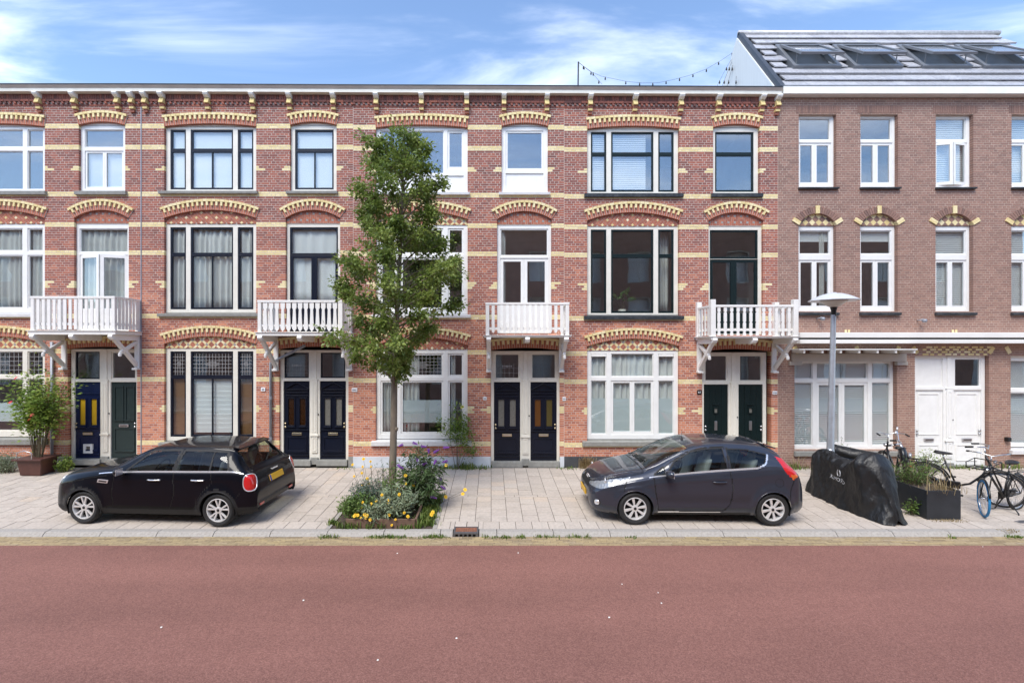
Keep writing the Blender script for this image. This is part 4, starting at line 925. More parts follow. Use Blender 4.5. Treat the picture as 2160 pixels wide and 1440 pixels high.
q = MB(); q.tube([(fx(113), DF - 0.05, 0.05), (fx(113), DF - 0.05, 3.4)], 0.034, 10); q.build('downpipe', M['zinc'], h, smooth=True)
q = MB(); q.box(fx(298) - 0.012, fx(298) + 0.012, DF - 0.012, DF + 0.02, 0.4, 9.5); q.build('joint_strip', M['zinc'], h)
blind(X(616), X(706), Z(398), Z(312), 'pale half blind behind the narrow white top-floor window above the plain-slat balcony', y=0.17, slats=0.03, tilt=1.2)
curtain(X(352), X(536), Z(656), Z(474), 'grey pleated curtains behind the white first-floor window above the potted rose', m='gcurtain', folds=15)
curtain(X(606), X(714), Z(700), Z(474), 'pale grey curtains behind the half-open white balcony doors', m='gcurtain', folds=9)
# ================================================================ the brown brick house
b = thing('corner_house', 'brown brick house with white windows, dark tiled roof and four open roof windows', 'house', (11.5, DF, 0.1))
bx0, bx1 = fx(1641), 15.35
M['gutterw'] = mat('white_gutter', (0.78, 0.77, 0.73), 0.4, var=0.06, scale=3, dirt=0.15, dirtcol=(0.4, 0.38, 0.33))
cols2 = (1724, 1854, 2013, 2173); ops = []; archs = []
for c in cols2:
    ops.append(Opening(fx(c - 39), fx(c + 40), fz(395), fz(239)))
    g = arch_geo(fx(c), 39.5 / 81, fz(474), 24 / 81); archs.append((c, g))
    o_ = Opening(fx(c - 39.5), fx(c + 39.5), fz(658), fz(474), g); o_.span = (lambda z, o_=o_, g=g: (o_.x0, o_.x1) if o_.z0 < z < o_.z1 else ((g['xc'] - arch_half(g, z, 0.15), g['xc'] + arch_half(g, z, 0.15)) if z >= o_.z1 and arch_half(g, z, 0.15) else None)); ops.append(o_)
GW = Opening(fx(1676), fx(1892), fz(950), fz(758)); GD = Opening(fx(1930), fx(2086), fz(992), fz(749)); GR = Opening(fx(2132), fx(2232), fz(946), fz(750)); ops += [GW, GD, GR]
zrb = fz(271 + 5)
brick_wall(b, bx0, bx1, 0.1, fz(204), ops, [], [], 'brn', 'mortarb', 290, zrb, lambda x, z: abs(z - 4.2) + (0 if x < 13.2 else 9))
gable = MB(); gable.xprism([(DF + 0.2, 0.2), (DF + 6.5, 0.2), (DF + 6.5, 9.9), (DF + 0.2, 9.9)], bx1 - 0.05, bx1 + 0.0); gable.build('side_wall', M['mortarb'], b)
interior(b, bx0, bx1, [0.25, 3.42, 6.6, 9.7])
VB = {}
for c in cols2:                                        # straight soldier arches and cut-stone sills of the top floor
    q = MB(); x = fx(c - 45)
    while x < fx(c + 46): q.box(x + 0.004, x + 0.056, DF - 0.006, DF + 0.1, fz(239) + 0.005, fz(239) + 0.205, 0, random.random() * 0.5 + 0.01, 'b'); x += 0.061
    q.build('soldier_course', M['brn'], b, kind='stuff')
    opn = 0.22 if c == 2013 else None
    cells = [dict(r=(fx(c - 33), fx(c + 33), fz(292), fz(246)), s=0.02), dict(r=(fx(c - 35), fx(c + 35), fz(388), fz(298)), div=2, s=0.065)]
    if opn: cells[1]['open'] = opn
    window(b, (fx(c - 39), fx(c + 40), fz(394), fz(240)), cells, 'white', 'white', d=0.1, glass='glass2', sill=(fx(c - 41), fx(c + 43), fz(401), fz(395), 'dsill'))
for (c, g) in archs:
    q = MB(); Rr = g['R']; th = math.asin(min(1, g['a'] / Rr)); n = 22
    for i in range(n):
        t0, t1 = -th + 2 * th * i / n, -th + 2 * th * (i + 1) / n; e = 0.004 / Rr
        q.prism([(g['xc'] + r_ * math.sin(t), g['zc'] + r_ * math.cos(t)) for (r_, t) in ((Rr, t0 + e), (Rr, t1 - e), (Rr + 0.16, t1 - e), (Rr + 0.16, t0 + e))], DF - 0.01, DF + 0.2, 0, random.random() * 0.6 + 0.01)
    ar = q.build('arch', M['brn'], b)
    for t in (-th * 0.93, 0, th * 0.93):
        for e in (-1, 1): inst('keystone', vmesh(('k', 1), 0.05, 0.16, 0.20, 'yelo'), (g['xc'] + (Rr - 0.005) * math.sin(t) + e * 0.0265 * math.cos(t), DF - 0.03, g['zc'] + (Rr - 0.005) * math.cos(t) - e * 0.0265 * math.sin(t)), ar, (0, t, 0))
    tympanum(b, g, fz(475), 'diamond', brown=True, y=DF + 0.07)
    window(b, (fx(c - 39.5), fx(c + 39.5), fz(656), fz(475)), [dict(r=(fx(c - 33), fx(c + 33), fz(535), fz(484)), s=0.025), dict(r=(fx(c - 34), fx(c + 34), fz(650), fz(547)), div=2, s=0.06)], 'white', 'white', d=0.1, glass='glass2', sill=(fx(c - 42), fx(c + 43), fz(666), fz(658), 'dsill'))
for i, c in enumerate(cols2):
    nm = ('beside the green top-floor windows', 'second along', 'with its casement ajar', 'farthest from the terrace')[i]
    if i >= 2:
        blind(fx(c - 36), fx(c + 36), fz(392), fz(243), 'white venetian blind in top-floor window of brown house, ' + nm, y=0.22, slats=0.05)
        blind(fx(c - 36), fx(c + 36), fz(655), fz(480), 'white venetian blind in arched window of brown house, ' + ('beside the balcony','second along','third along','farthest from the terrace')[i], y=0.22, slats=0.05)
    else: blind(fx(c - 36), fx(c + 36), fz(505), fz(480), 'cream folded blind in arched window of brown house, ' + ('beside the balcony' if i == 0 else 'second from the balcony'), y=0.2)
curtain(fx(1738), fx(1748), fz(655), fz(480), 'grey curtain at the side of the arched window beside the balcony', m='gcurtain', folds=2)
# gutter and roof
q = MB(); gz_, ye = fz(206), DF - 0.2; q.box(bx0 + 0.03, bx1 + 0.2, ye, DF + 0.25, gz_, gz_ + 0.20); gt = q.build('roof_gutter', M['gutterw'], b, bevel=0.008)
q = MB(); q.box(bx0 + 0.02, bx1 + 0.21, ye - 0.012, DF + 0.1, gz_ + 0.2, gz_ + 0.215); q.build('gutter_edge', M['zinc'], gt)
EV, RD, EZ, RZ = DF - 0.05, DF + 2.09, 9.97, 12.76     # eave / ridge depth and height
M['rtile'] = tintmat('glazed_roof_tile', [(0, (0.38, 0.38, 0.41)), (0.5, (0.46, 0.46, 0.49)), (1, (0.54, 0.54, 0.57))], rough=0.24, objrand=True, grain=0.2, gscale=14, bump=0.12, spec=0.9)
M['slate'] = mat('dark_verge', (0.05, 0.055, 0.065), 0.35, var=0.2)
sd_ = Vector((0, RD - EV, RZ - EZ)); SLN = sd_.length; sd_.normalize(); nrm = Vector((0, -sd_.z, sd_.y))
def roofpt(x, s, h=0.0): return Vector((x, EV, EZ)) + sd_ * s + nrm * h
q = MB(); p = [roofpt(bx0 + 0.04, 0, -0.1), roofpt(bx1, 0, -0.1), roofpt(bx1, SLN, -0.1), roofpt(bx0 + 0.04, SLN, -0.1)]; p += [v + nrm * 0.07 for v in p]
q.add(p, [(3, 2, 1, 0), (4, 5, 6, 7), (0, 1, 5, 4), (1, 2, 6, 5), (2, 3, 7, 6), (3, 0, 4, 7)]); 
q.add([roofpt(bx0 + 0.04, SLN, -0.03), roofpt(bx1, SLN, -0.03), (bx1, RD + 2.1, EZ), (bx0 + 0.04, RD + 2.1, EZ)], [(0, 1, 2, 3)])
roof = q.build('roof', M['slate'], b)
rows, tw = 9, 0.332; rl = SLN / rows; ntile = int((bx1 - bx0 - 0.1) / tw)
tmh = MB(); tang = math.atan2(sd_.z, sd_.y)
tmh.add([(-tw / 2 + 0.003, 0, 0.026), (tw / 2 - 0.003, 0, 0.026), (tw / 2 - 0.003, rl + 0.05, -0.03), (-tw / 2 + 0.003, rl + 0.05, -0.03), (-tw / 2 + 0.003, 0, 0.062), (tw / 2 - 0.003, 0, 0.062), (tw / 2 - 0.003, rl + 0.05, -0.004), (-tw / 2 + 0.003, rl + 0.05, -0.004)],
        [(3, 2, 1, 0), (4, 5, 6, 7), (0, 1, 5, 4), (1, 2, 6, 5), (2, 3, 7, 6), (3, 0, 4, 7)]); tmm = tmh.mesh('roof_tile', [M['rtile']])
SKY_X = ((8.34, 9.46), (10.0, 11.14), (11.87, 13.03), (13.55, 14.7)); S0, S1 = 0.335 * SLN, 0.70 * SLN
for r_ in range(rows):
    for k in range(ntile):
        x = bx0 + 0.13 + (k + 0.5) * tw + (tw / 2 if r_ % 2 else 0); s_ = r_ * rl
        if x > bx1 - 0.05: continue
        if any(a - 0.12 < x < c + 0.12 for a, c in SKY_X) and s_ + rl > S0 + 0.1 and s_ < S1 - 0.1: continue
        inst('roof_tile', tmm, roofpt(x, s_, 0.0), roof, (tang + random.uniform(-.004, .004), random.uniform(-.006, .006), 0))
q = MB(); q.tube([roofpt(bx0 + 0.02, SLN, 0.03), roofpt(bx1 + 0.05, SLN, 0.03)], 0.07, 10); q.build('ridge', M['rtile'], roof, smooth=True)
q = MB(); q.obox(roofpt(bx0 + 0.08, SLN / 2, 0.0), (0.06, 0, 0), sd_ * SLN / 2, nrm * 0.07); q.build('verge', M['slate'], roof)
M['clad'] = mat('white_cladding', (0.66, 0.69, 0.70), 0.5, var=0.05, scale=2, stretch=(1, 14, 0.3))
q = MB(); q.xprism([(EV + 0.1, EZ - 0.4), (RD + 2.2, EZ - 0.4), (RD + 2.2, EZ + 0.1), (RD, RZ - 0.12), (EV + 0.1, EZ + 0.02)], bx0 - 0.02, bx0 + 0.04); q.build('gable_cladding', M['clad'], b)
M['skyfr'] = mat('grey_roof_window_frame', (0.20, 0.21, 0.23), 0.4, 0.3, var=0.1)
for (a, c) in SKY_X:
    q = MB()
    for (x0, x1, s0, s1) in ((a - 0.1, a, S0 - 0.05, S1 + 0.08), (c, c + 0.1, S0 - 0.05, S1 + 0.08), (a, c, S0 - 0.05, S0 + 0.05), (a, c, S1, S1 + 0.08)):
        q.obox(roofpt((x0 + x1) / 2, (s0 + s1) / 2, 0.03), ((x1 - x0) / 2, 0, 0), sd_ * (s1 - s0) / 2, nrm * 0.06)
    rw = q.build('roof_window', M['skyfr'], roof)
    q = MB(); q.obox(roofpt((a + c) / 2, (S0 + S1) / 2, -0.05), ((c - a) / 2 - 0.01, 0, 0), sd_ * ((S1 - S0) / 2 - 0.06), nrm * 0.015); q.build('shaft', M['wblind'], rw)
    an = R(13); d2 = (sd_ * -math.cos(an) + nrm * math.sin(an)); n2 = d2.cross(Vector((1, 0, 0))); L_ = (S1 - S0); top = roofpt((a + c) / 2, S1 - 0.02, 0.09)
    q = MB(); hw_ = (c - a) / 2 + 0.02
    for (ox, o1, w_, l_) in ((-hw_ + 0.04, L_ / 2, 0.04, L_ / 2), (hw_ - 0.04, L_ / 2, 0.04, L_ / 2), (0, 0.05, hw_ - 0.08, 0.05), (0, L_ - 0.05, hw_ - 0.08, 0.05)):
        q.obox(top + Vector((ox, 0, 0)) + d2 * o1, (w_, 0, 0), d2 * l_, n2 * 0.03)
    sh = q.build('roof_window_sash', M['skyfr'], rw)
    q = MB(); q.obox(top + d2 * L_ / 2, (hw_ - 0.08, 0, 0), d2 * (L_ / 2 - 0.1), n2 * 0.008); q.build('pane', M['glass2'], rw)
    q = MB()
    for e in (-1, 1): q.bar(roofpt((a + c) / 2 + e * (hw_ - 0.05), S0 + 0.1, 0.05), top + Vector((e * (hw_ - 0.05), 0, 0)) + d2 * (L_ * 0.75), 0.02, 0.02)
    q.build('stay', M['skyfr'], rw)
# long white awning boxes over the ground floor
M['awn'] = mat('white_awning_box', (0.78, 0.77, 0.74), 0.35, var=0.04, scale=2, dirt=0.1, dirtcol=(0.4, 0.38, 0.34))
q = MB(); q.box(fx(1672), bx1 + 0.1, DF - 0.30, DF, fz(712, -.3), fz(701, -.3)); aw = q.build('awning_box', M['awn'], b, bevel=0.01)
q = MB(); q.box(fx(1672), bx1 + 0.1, DF - 0.22, DF, fz(716, -.3), fz(712, -.3)); q.build('awning_slot', M['black'], aw)
q = MB(); q.box(fx(1672), bx1 + 0.1, DF - 0.31, DF, fz(724, -.3), fz(716, -.3)); q.build('awning_front', M['awn'], aw, bevel=0.008)
for px_ in (1787, 2013):
    for e in (-1, 1): inst('keystone', vmesh(('k2', 1), 0.052, 0.1, 0.16, 'yelo'), (fx(px_) + e * 0.032, DF - 0.01, fz(708)), aw, (0, R(5 * e), 0))
for (px_, an) in ((1684, -32), (1755, 22), (1812, -22), (1890, 24), (1935, -35), (2086, 35), (2130, -30)):
    inst('keystone', vmesh(('k3', 1), 0.10, 0.1, 0.2, 'yelo'), (fx(px_), DF - 0.012, fz(745)), b, (0, R(an), 0))
q = MB()
for (ri, y_) in enumerate((747, 742, 737, 732)):
    for k in range(9): q.box(fx(1946 + k * 16 + (8 if ri % 2 else 0)), fx(1946 + k * 16 + (8 if ri % 2 else 0)) + (0.1 if (k + ri) % 3 else 0.15), DF - 0.006, DF + 0.05, fz(y_) - 0.025, fz(y_) + 0.022, 0, random.random())
q.build('yellow_brickwork', M['yel'], b, kind='stuff')
# small pergola canopy and header board over the wide window
M['taupe'] = mat('taupe_board', (0.46, 0.42, 0.37), 0.6, var=0.08, scale=3, dirt=0.15)
q = MB(); q.box(fx(1668), fx(1908), DF - 0.07, DF + 0.12, fz(762), fz(746)); q.box(fx(1663), fx(1690), DF - 0.05, DF + 0.05, fz(770), fz(762)); q.box(fx(1890), fx(1912), DF - 0.05, DF + 0.05, fz(770), fz(762)); cn = q.build('window_canopy', M['taupe'], b, bevel=0.006)
q = MB(); q.box(fx(1660), fx(1900), DF - 0.5, DF, fz(737.5), fz(735.5)); q.build('canopy_board', M['white'], cn)
for k in range(7): x = fx(1672) + k * (fx(1896) - fx(1672)) / 6; q = MB(); q.box(x - 0.025, x + 0.025, DF - 0.47, DF, fz(744), fz(737.6)); q.build('canopy_rafter', M['bwhite'], cn, bevel=0.004)
cs = []
for (a, c_) in ((1681, 1721), (1729, 1838), (1847, 1886)):
    cs.append(dict(r=(fx(a), fx(c_), fz(800), fz(765)), s=0.02)); cs.append(dict(r=(fx(a), fx(c_), fz(942), fz(807)), s=0.02 if a != 1729 else 0.075, div=2 if a == 1729 else 1))
window(b, (GW.x0, GW.x1, fz(949), GW.z1), cs, 'white', 'white', d=0.12, glass='glass2', sill=(fx(1674), fx(1896), fz(962), fz(950), 'stone'))
for (a, c_, s) in ((1679, 1724, 'nearest the green doors'), (1727, 1784, 'behind the lamp post'), (1785, 1841, 'behind the right-hand casement'), (1845, 1889, 'nearest the white doors')):
    blind(fx(a), fx(c_) - 0.01, fz(945), fz(767), 'white venetian blind in the wide shop-like window, ' + s, y=0.20, slats=0.055, tilt=1.1)
door_pair(b, 1931, 2085, 750, 990, 818, [('white', 'white', None, 0.13, 'l', 'steel'), ('white', 'white', None, 0.13, 'r', 'steel')], 'white', [('panelw', None), ('white', None)], fd=0.09)
window(b, (GR.x0, GR.x1, fz(944), GR.z1), [dict(r=(fx(2137), fx(2227), fz(820), fz(760)), s=0.02), dict(r=(fx(2137), fx(2227), fz(938), fz(828)), s=0.03)], 'white', 'white', d=0.1, glass='glass2', sill=(fx(2129), fx(2236), fz(958), fz(947), 'wsill'))
blind(fx(2135), fx(2229), fz(942), fz(755), 'white venetian blind in the brown house window right of the white doors', y=0.22, slats=0.05)
wl = MB(); wl.box(fx(2118), fx(2126), DF - 0.1, DF + 0.01, fz(930), fz(921)); wl.build('wall_light', M['black'], b, bevel=0.02)
for (px_, py_) in ((1934, 676), (1722, 672)):
    q = MB(); q.tube([(fx(px_), DF + 0.01, fz(py_)), (fx(px_), DF - 0.06, fz(py_)), (fx(px_ + 6), DF - 0.12, fz(py_ - 3))], 0.012, 8); q.lathe([(0, -0.09), (0.045, -0.08), (0.04, 0), (0.02, 0.02), (0, 0.02)], (fx(px_ + 5), DF - 0.11, fz(py_ + 1)), 12, 'y'); q.build('spotlight', M['zinc'], b, smooth=True)
# flat concrete roofs behind the gutters end the rooms; terrace across the street (mirrored in the panes)
ot = thing('brick_terrace', 'brick terrace across the street, mirrored in the window panes', 'building', (0, -5, 0))
q = MB(); holes = []
for i in range(-10, 11):
    for (z0, z1) in ((0.9, 2.9), (4.2, 6.4), (7.4, 9.3)): holes.append((i * 3.1 - 0.7, i * 3.1 + 0.7, z0, z1))
M['owall'] = mat('far_brick', (0.42, 0.25, 0.19), 0.9, var=0.2, scale=2.5)
q.plate((-33.5, 33.5, 0.0, 10.6), holes, -5.25, -5.0); q.box(-33.5, 33.5, -9, -5.25, 10.5, 10.7); q.box(-33.5, 33.5, -9.2, -9.0, 0, 10.6); q.build('wall', M['owall'], ot)
q = MB(); q.box(-33.5, 33.5, -5.25, -4.75, 10.6, 10.85); q.build('cornice', M['cream'], ot)
for hh in holes:
    q = MB(); mx_ = (hh[0] + hh[1]) / 2; mz_ = hh[2] + (hh[3] - hh[2]) * 0.62
    q.plate(hh, [(hh[0] + 0.07, mx_ - 0.03, hh[2] + 0.07, mz_), (mx_ + 0.03, hh[1] - 0.07, hh[2] + 0.07, mz_), (hh[0] + 0.07, hh[1] - 0.07, mz_ + 0.06, hh[3] - 0.07)], -5.17, -5.09); q.build('window_frame', M['cream'], ot)
q = MB(); q.box(-33.4, 33.4, -5.6, -5.45, 0.1, 10.4); q.build('curtains', M['wblind'], ot)
# ================================================================ cars (local frame: x from nose to tail, -y the side towards the road)
def paintmat(name, col, metal=0.5):
    m, nt, b = newmat(name); N = nt.nodes.new; L = nt.links.new
    setc(b.inputs['Base Color'], col); b.inputs['Metallic'].default_value = metal; b.inputs['Roughness'].default_value = 0.32; b.inputs['Specular IOR Level'].default_value = 0.12; b.inputs['Coat Weight'].default_value = 1.0; b.inputs['Coat Roughness'].default_value = 0.03
    n = N('ShaderNodeTexNoise'); n.inputs['Scale'].default_value = 3; n.inputs['Detail'].default_value = 6; tc = N('ShaderNodeTexCoord'); L(tc.outputs['Object'], n.inputs['Vector'])
    mr = N('ShaderNodeMapRange'); mr.inputs[3].default_value = 0.0; mr.inputs[4].default_value = 0.035; L(n.outputs[0], mr.inputs[0]); L(mr.outputs[0], b.inputs['Coat Roughness'])
    return m
M['minip'] = paintmat('black_car_paint', (0.0025, 0.003, 0.006), 0.0); M['minip'].node_tree.nodes['Principled BSDF'].inputs['Coat IOR'].default_value = 1.30; M['minip'].node_tree.nodes['Principled BSDF'].inputs['Coat Weight'].default_value = 0.7; M['fiestap'] = paintmat('graphite_car_paint', (0.038, 0.043, 0.06), 0.35)
M['plastic'] = mat('black_plastic', (0.014, 0.014, 0.015), 0.6, var=0.15, scale=12, spec=0.35); M['seam'] = mat('panel_gap', (0.004, 0.004, 0.004), 0.8, var=0)
M['chrome'] = mat('chrome', (0.82, 0.82, 0.83), 0.2, 0.7, var=0); M['alloy'] = mat('alloy_wheel', (0.72, 0.72, 0.72), 0.3, 0.35, var=0.08)
M['seat'] = mat('grey_seat_cloth', (0.12, 0.12, 0.125), 0.9, var=0.15); M['seatl'] = mat('pale_seat_cloth', (0.30, 0.31, 0.31), 0.9, var=0.15)
M['plateY'] = mat('yellow_number_plate', (0.75, 0.43, 0.02), 0.4, var=0.03); M['plateB'] = mat('blue_plate_strip', (0.02, 0.07, 0.4), 0.4, var=0)
def lightmat(name, col, rough=0.12):
    m, nt, b = newmat(name); setc(b.inputs['Base Color'], col); b.inputs['Roughness'].default_value = rough; b.inputs['Coat Weight'].default_value = 1; b.inputs['Coat Roughness'].default_value = 0.02; return m
M['tail'] = lightmat('red_lens', (0.55, 0.012, 0.012)); M['amber'] = lightmat('amber_lens', (0.6, 0.12, 0.02)); M['head'] = lightmat('clear_lens', (0.42, 0.44, 0.46), 0.18)
M['tyre'] = M['rubber']
def sparkle(m):                                            # faceted reflector behind the headlight lens
    nt = m.node_tree; b = nt.nodes['Principled BSDF']; N = nt.nodes.new; tc = N('ShaderNodeTexCoord'); v = N('ShaderNodeTexVoronoi'); v.inputs['Scale'].default_value = 16; nt.links.new(tc.outputs['Object'], v.inputs['Vector'])
    bp = N('ShaderNodeBump'); bp.inputs['Strength'].default_value = 1.0; bp.inputs['Distance'].default_value = 0.012; nt.links.new(v.outputs['Distance'], bp.inputs['Height']); nt.links.new(bp.outputs[0], b.inputs['Normal']); b.inputs['Metallic'].default_value = 0.35; b.inputs['Roughness'].default_value = 0.3; setc(b.inputs['Base Color'], (0.30, 0.32, 0.34))
sparkle(M['head'])
def interp(keys, n):
    k = np.array(keys, float); d = np.sqrt(np.diff(k[:, 0]) ** 2 + np.diff(k[:, 6]) ** 2) + 0.02; s = np.concatenate([[0], np.cumsum(d)])
    # monotone-ish cubic through the key sections
    m = np.zeros_like(k); h = np.diff(s)[:, None]; dl = np.diff(k, axis=0) / h
    for i in range(1, len(k) - 1):
        w1, w2 = 2 * h[i] + h[i - 1], h[i] + 2 * h[i - 1]; a, b = dl[i - 1], dl[i]
        m[i] = np.where(a * b > 0, (w1 + w2) / (w1 / np.where(a == 0, 1e-9, a) + w2 / np.where(b == 0, 1e-9, b)), 0)
    m[0], m[-1] = dl[0], dl[-1]
    t = np.linspace(0, s[-1], n); j = np.clip(np.searchsorted(s, t, 'right') - 1, 0, len(k) - 2); hh = (s[j + 1] - s[j])[:, None]; x = ((t - s[j])[:, None]) / hh
    return k[j] * (1 + 2 * x) * (1 - x) ** 2 + m[j] * hh * x * (1 - x) ** 2 + k[j + 1] * x * x * (3 - 2 * x) + m[j + 1] * hh * x * x * (x - 1)
def catmull(P, n):
    P = [2 * P[0] - P[1]] + P + [2 * P[-1] - P[-2]]; out = []; segs = len(P) - 3
    for i in range(n + 1):
        t = i / n * segs; k = min(int(t), segs - 1); f = t - k; a, b, c, d = P[k:k + 4]
        out.append(0.5 * (2 * b + (c - a) * f + (2 * a - 5 * b + 4 * c - d) * f * f + (3 * b - a - 3 * c + d) * f ** 3))
    return out
def inpoly(x, z, poly):
    c = False; j = len(poly) - 1
    for i in range(len(poly)):
        xi, zi = poly[i]; xj, zj = poly[j]
        if (zi > z) != (zj > z) and x < (xj - xi) * (z - zi) / (zj - zi) + xi: c = not c
        j = i
    return c
def polydist(x, z, poly, closed=True):
    best = 9; n = len(poly)
    for i in range(n if closed else n - 1):
        a = poly[i]; b = poly[(i + 1) % n]; dx, dz = b[0] - a[0], b[1] - a[1]; l = dx * dx + dz * dz
        t = max(0, min(1, ((x - a[0]) * dx + (z - a[1]) * dz) / l)) if l else 0
        best = min(best, math.hypot(x - a[0] - t * dx, z - a[1] - t * dz))
    return best
root_bvh = {}
def lens(root, c, nrm, rx, rz, m, ring=None, lift=0.012, name='tail_light'):
    """rounded lamp moulded onto the body surface, seen along nrm"""
    nrm = Vector(nrm).normalized(); e1 = Vector((0, 0, 1)).cross(nrm).normalized(); e2 = nrm.cross(e1); c = Vector(c); bv = root_bvh[root.name]
    def hit(a, b):
        o = c + nrm * 0.6 + e1 * a + e2 * b; h = bv.ray_cast(o, -nrm); return h[0] if h[0] else c + e1 * a + e2 * b
    n = 28; q = MB(); vs = [hit(0, 0) + nrm * lift]; rings = 5
    for k in range(1, rings + 1):
        r = k / rings
        for i in range(n):
            t = 2 * math.pi * i / n; ca, sa = math.copysign(abs(math.cos(t)) ** 0.75, math.cos(t)), math.copysign(abs(math.sin(t)) ** 0.75, math.sin(t)); vs.append(hit(rx * r * ca, rz * r * sa) + nrm * (lift * (1 - r ** 4)))
    fs = [(0, 1 + i, 1 + (i + 1) % n) for i in range(n)] + [(1 + (k - 1) * n + i, 1 + k * n + i, 1 + k * n + (i + 1) % n, 1 + (k - 1) * n + (i + 1) % n) for k in range(1, rings) for i in range(n)]
    q.add(vs, fs); o = q.build(name, M[m], root, smooth=True)
    if ring: q = MB(); q.tube(vs[-n:], 0.011, 6, closed=True); q.build('chrome_ring', M[ring], o, smooth=True)
    return o
NA, NB_, NC = 34, 20, 20
def car(name, label, loc, rotz, keys, cfg, nu=300):
    root = thing(name, label, 'car', loc, rotz, local=True)
    sec = interp(keys, nu); V = []
    for (u, zb, zs, hw, ry, rz, zt) in sec:
        zs = min(zs, rz - 0.004); sec_zs = zs; lo = [np.array(p) for p in ((hw * 0.90, zb), (hw * 0.985, zb + 0.13 * (zs - zb) / 0.7), (hw, zb + 0.5 * (zs - zb)), (hw * 0.985, zs - 0.08 * (zs - zb) / .7), (hw * 0.955, zs))]
        ring = catmull(lo, NA)
        a, b = np.array((hw * 0.955, zs)), np.array((ry, rz)); nb = np.array((b[1] - a[1], a[0] - b[0])); nb = nb / (np.linalg.norm(nb) + 1e-9)
        for i in range(1, NB_ + 1): t = i / NB_; ring.append(a + (b - a) * t + nb * 0.03 * 4 * t * (1 - t) * min(1, np.linalg.norm(b - a) / 0.3))
        e = zt - rz
        for i in range(1, NC + 1): t = i / NC * math.pi / 2; ring.append(np.array((ry * math.cos(t) ** 0.85 if i < NC else 0.0, rz + e * math.sin(t) ** 0.9)))
        for k_, p in enumerate(ring):                  # swelling round the wheels, shallow hollow along the doors
            if k_ <= NA:
                for a_ in cfg['axles']:
                    r_ = math.hypot(u - a_, p[1] - cfg['zw']); p[0] += cfg['flare'] * math.exp(-((r_ - cfg['arch_r'] - 0.02) / 0.07) ** 2) * (1 if p[1] > 0.2 else 0.5)
                if cfg['axles'][0] + 0.4 < u < cfg['axles'][1] - 0.4: p[0] -= cfg['hollow'] * math.exp(-((p[1] - 0.42) / 0.09) ** 2)
                p[0] += cfg['crease'] * max(0, 1 - abs(p[1] - (sec_zs - 0.13)) / 0.022) if 0.5 < u < cfg['L'] - 0.4 else 0
        V.append(ring)
    nr = len(V[0]); verts = []
    for i in range(nu):
        for sgn in (-1, 1):
            for p in V[i]: verts.append((float(sec[i][0]), sgn * float(p[0]), float(p[1])))
    def vid(i, s, j): return i * 2 * nr + (0 if s < 0 else nr) + j
    faces = []; info = []
    for i in range(nu - 1):
        for s in (-1, 1):
            for j in range(nr - 1):
                q = (vid(i, s, j), vid(i + 1, s, j), vid(i + 1, s, j + 1), vid(i, s, j + 1)); faces.append(q if s < 0 else q[::-1]); info.append((j, s))
    va = np.array(verts); full = BVHTree.FromPolygons([tuple(v) for v in verts], faces)
    def side_y(u, z):
        r = full.ray_cast(Vector((u, -3, z)), Vector((0, 1, 0))); return r[0].y if r[0] else -0.86
    groups = {}
    WA = cfg['arch_r']; axles = cfg['axles']; zw = cfg['zw']; W = cfg['wins']
    for f, (j, s) in zip(faces, info):
        c = va[list(f)].mean(0); u, y, z = c; ay = abs(y); reg = 'low' if j < NA else ('side' if j < NA + NB_ else 'top')
        g = 'body'
        if reg == 'low':
            dax = min(math.hypot(u - a, z - zw) for a in axles)
            if dax < WA: continue
            g = cfg['low'](u, ay, z, dax) or g
            if g == 'body' and any(polydist(u, z, sl_, False) < 0.0085 for sl_ in cfg['seams']): g = 'seam'
            if g == 'body':
                for di, dp in enumerate(cfg['doors']):
                    if polydist(u, z, dp, False) < 0.0085: g = 'seam'; break
                    if inpoly(u, z, dp): g = 'door%d' % di; break
        if reg == 'side':
            for w_ in W:
                if inpoly(u, z, w_): g = 'sidewin%d' % W.index(w_); break
            else:
                if min(polydist(u, z, w_) for w_ in W) < cfg.get('trim', 0.03): g = 'trim'
                for di, dp in enumerate(cfg['doors']):
                    if g == 'body' and polydist(u, z, dp, False) < 0.006: g = 'seam'
        if reg == 'top' or (reg == 'side' and g == 'body'):
            t = cfg['top'](u, ay, z)
            if t: g = t
        x = cfg['extra'](u, ay, z, reg, j)
        if x: g = x
        sided = g[:4] == 'door' or g[:7] == 'sidewin' or g in ('trim', 'tail', 'head', 'amber')
        key = g + (('L' if s < 0 else 'R') if sided else '')
        groups.setdefault(key, []).append(f)
    cap0 = tuple(vid(0, -1, j) for j in range(nr)) + tuple(vid(0, 1, j) for j in range(nr - 2, -1, -1)); cap1 = tuple(vid(nu - 1, -1, j) for j in range(nr)) + tuple(vid(nu - 1, 1, j) for j in range(nr - 2, -1, -1))
    parts = {}
    NAME = {'body': ('body', cfg['paint']), 'seam': ('panel_gap', 'seam'), 'trim': ('window_trim', cfg.get('trimm', 'plastic')), 'windscreen': ('windscreen', 'tglass'), 'rearwin': ('rear_window', 'tglass'), 'plastic': ('lower_cladding', 'plastic'), 'tail': ('tail_light', 'tail'), 'amber': ('indicator', 'amber'), 'head': ('headlight', 'head'), 'chrome': ('chrome_trim', 'chrome'), 'grille': ('grille', 'plastic'), 'bonnetgap': ('panel_gap', 'seam')}
    body = None
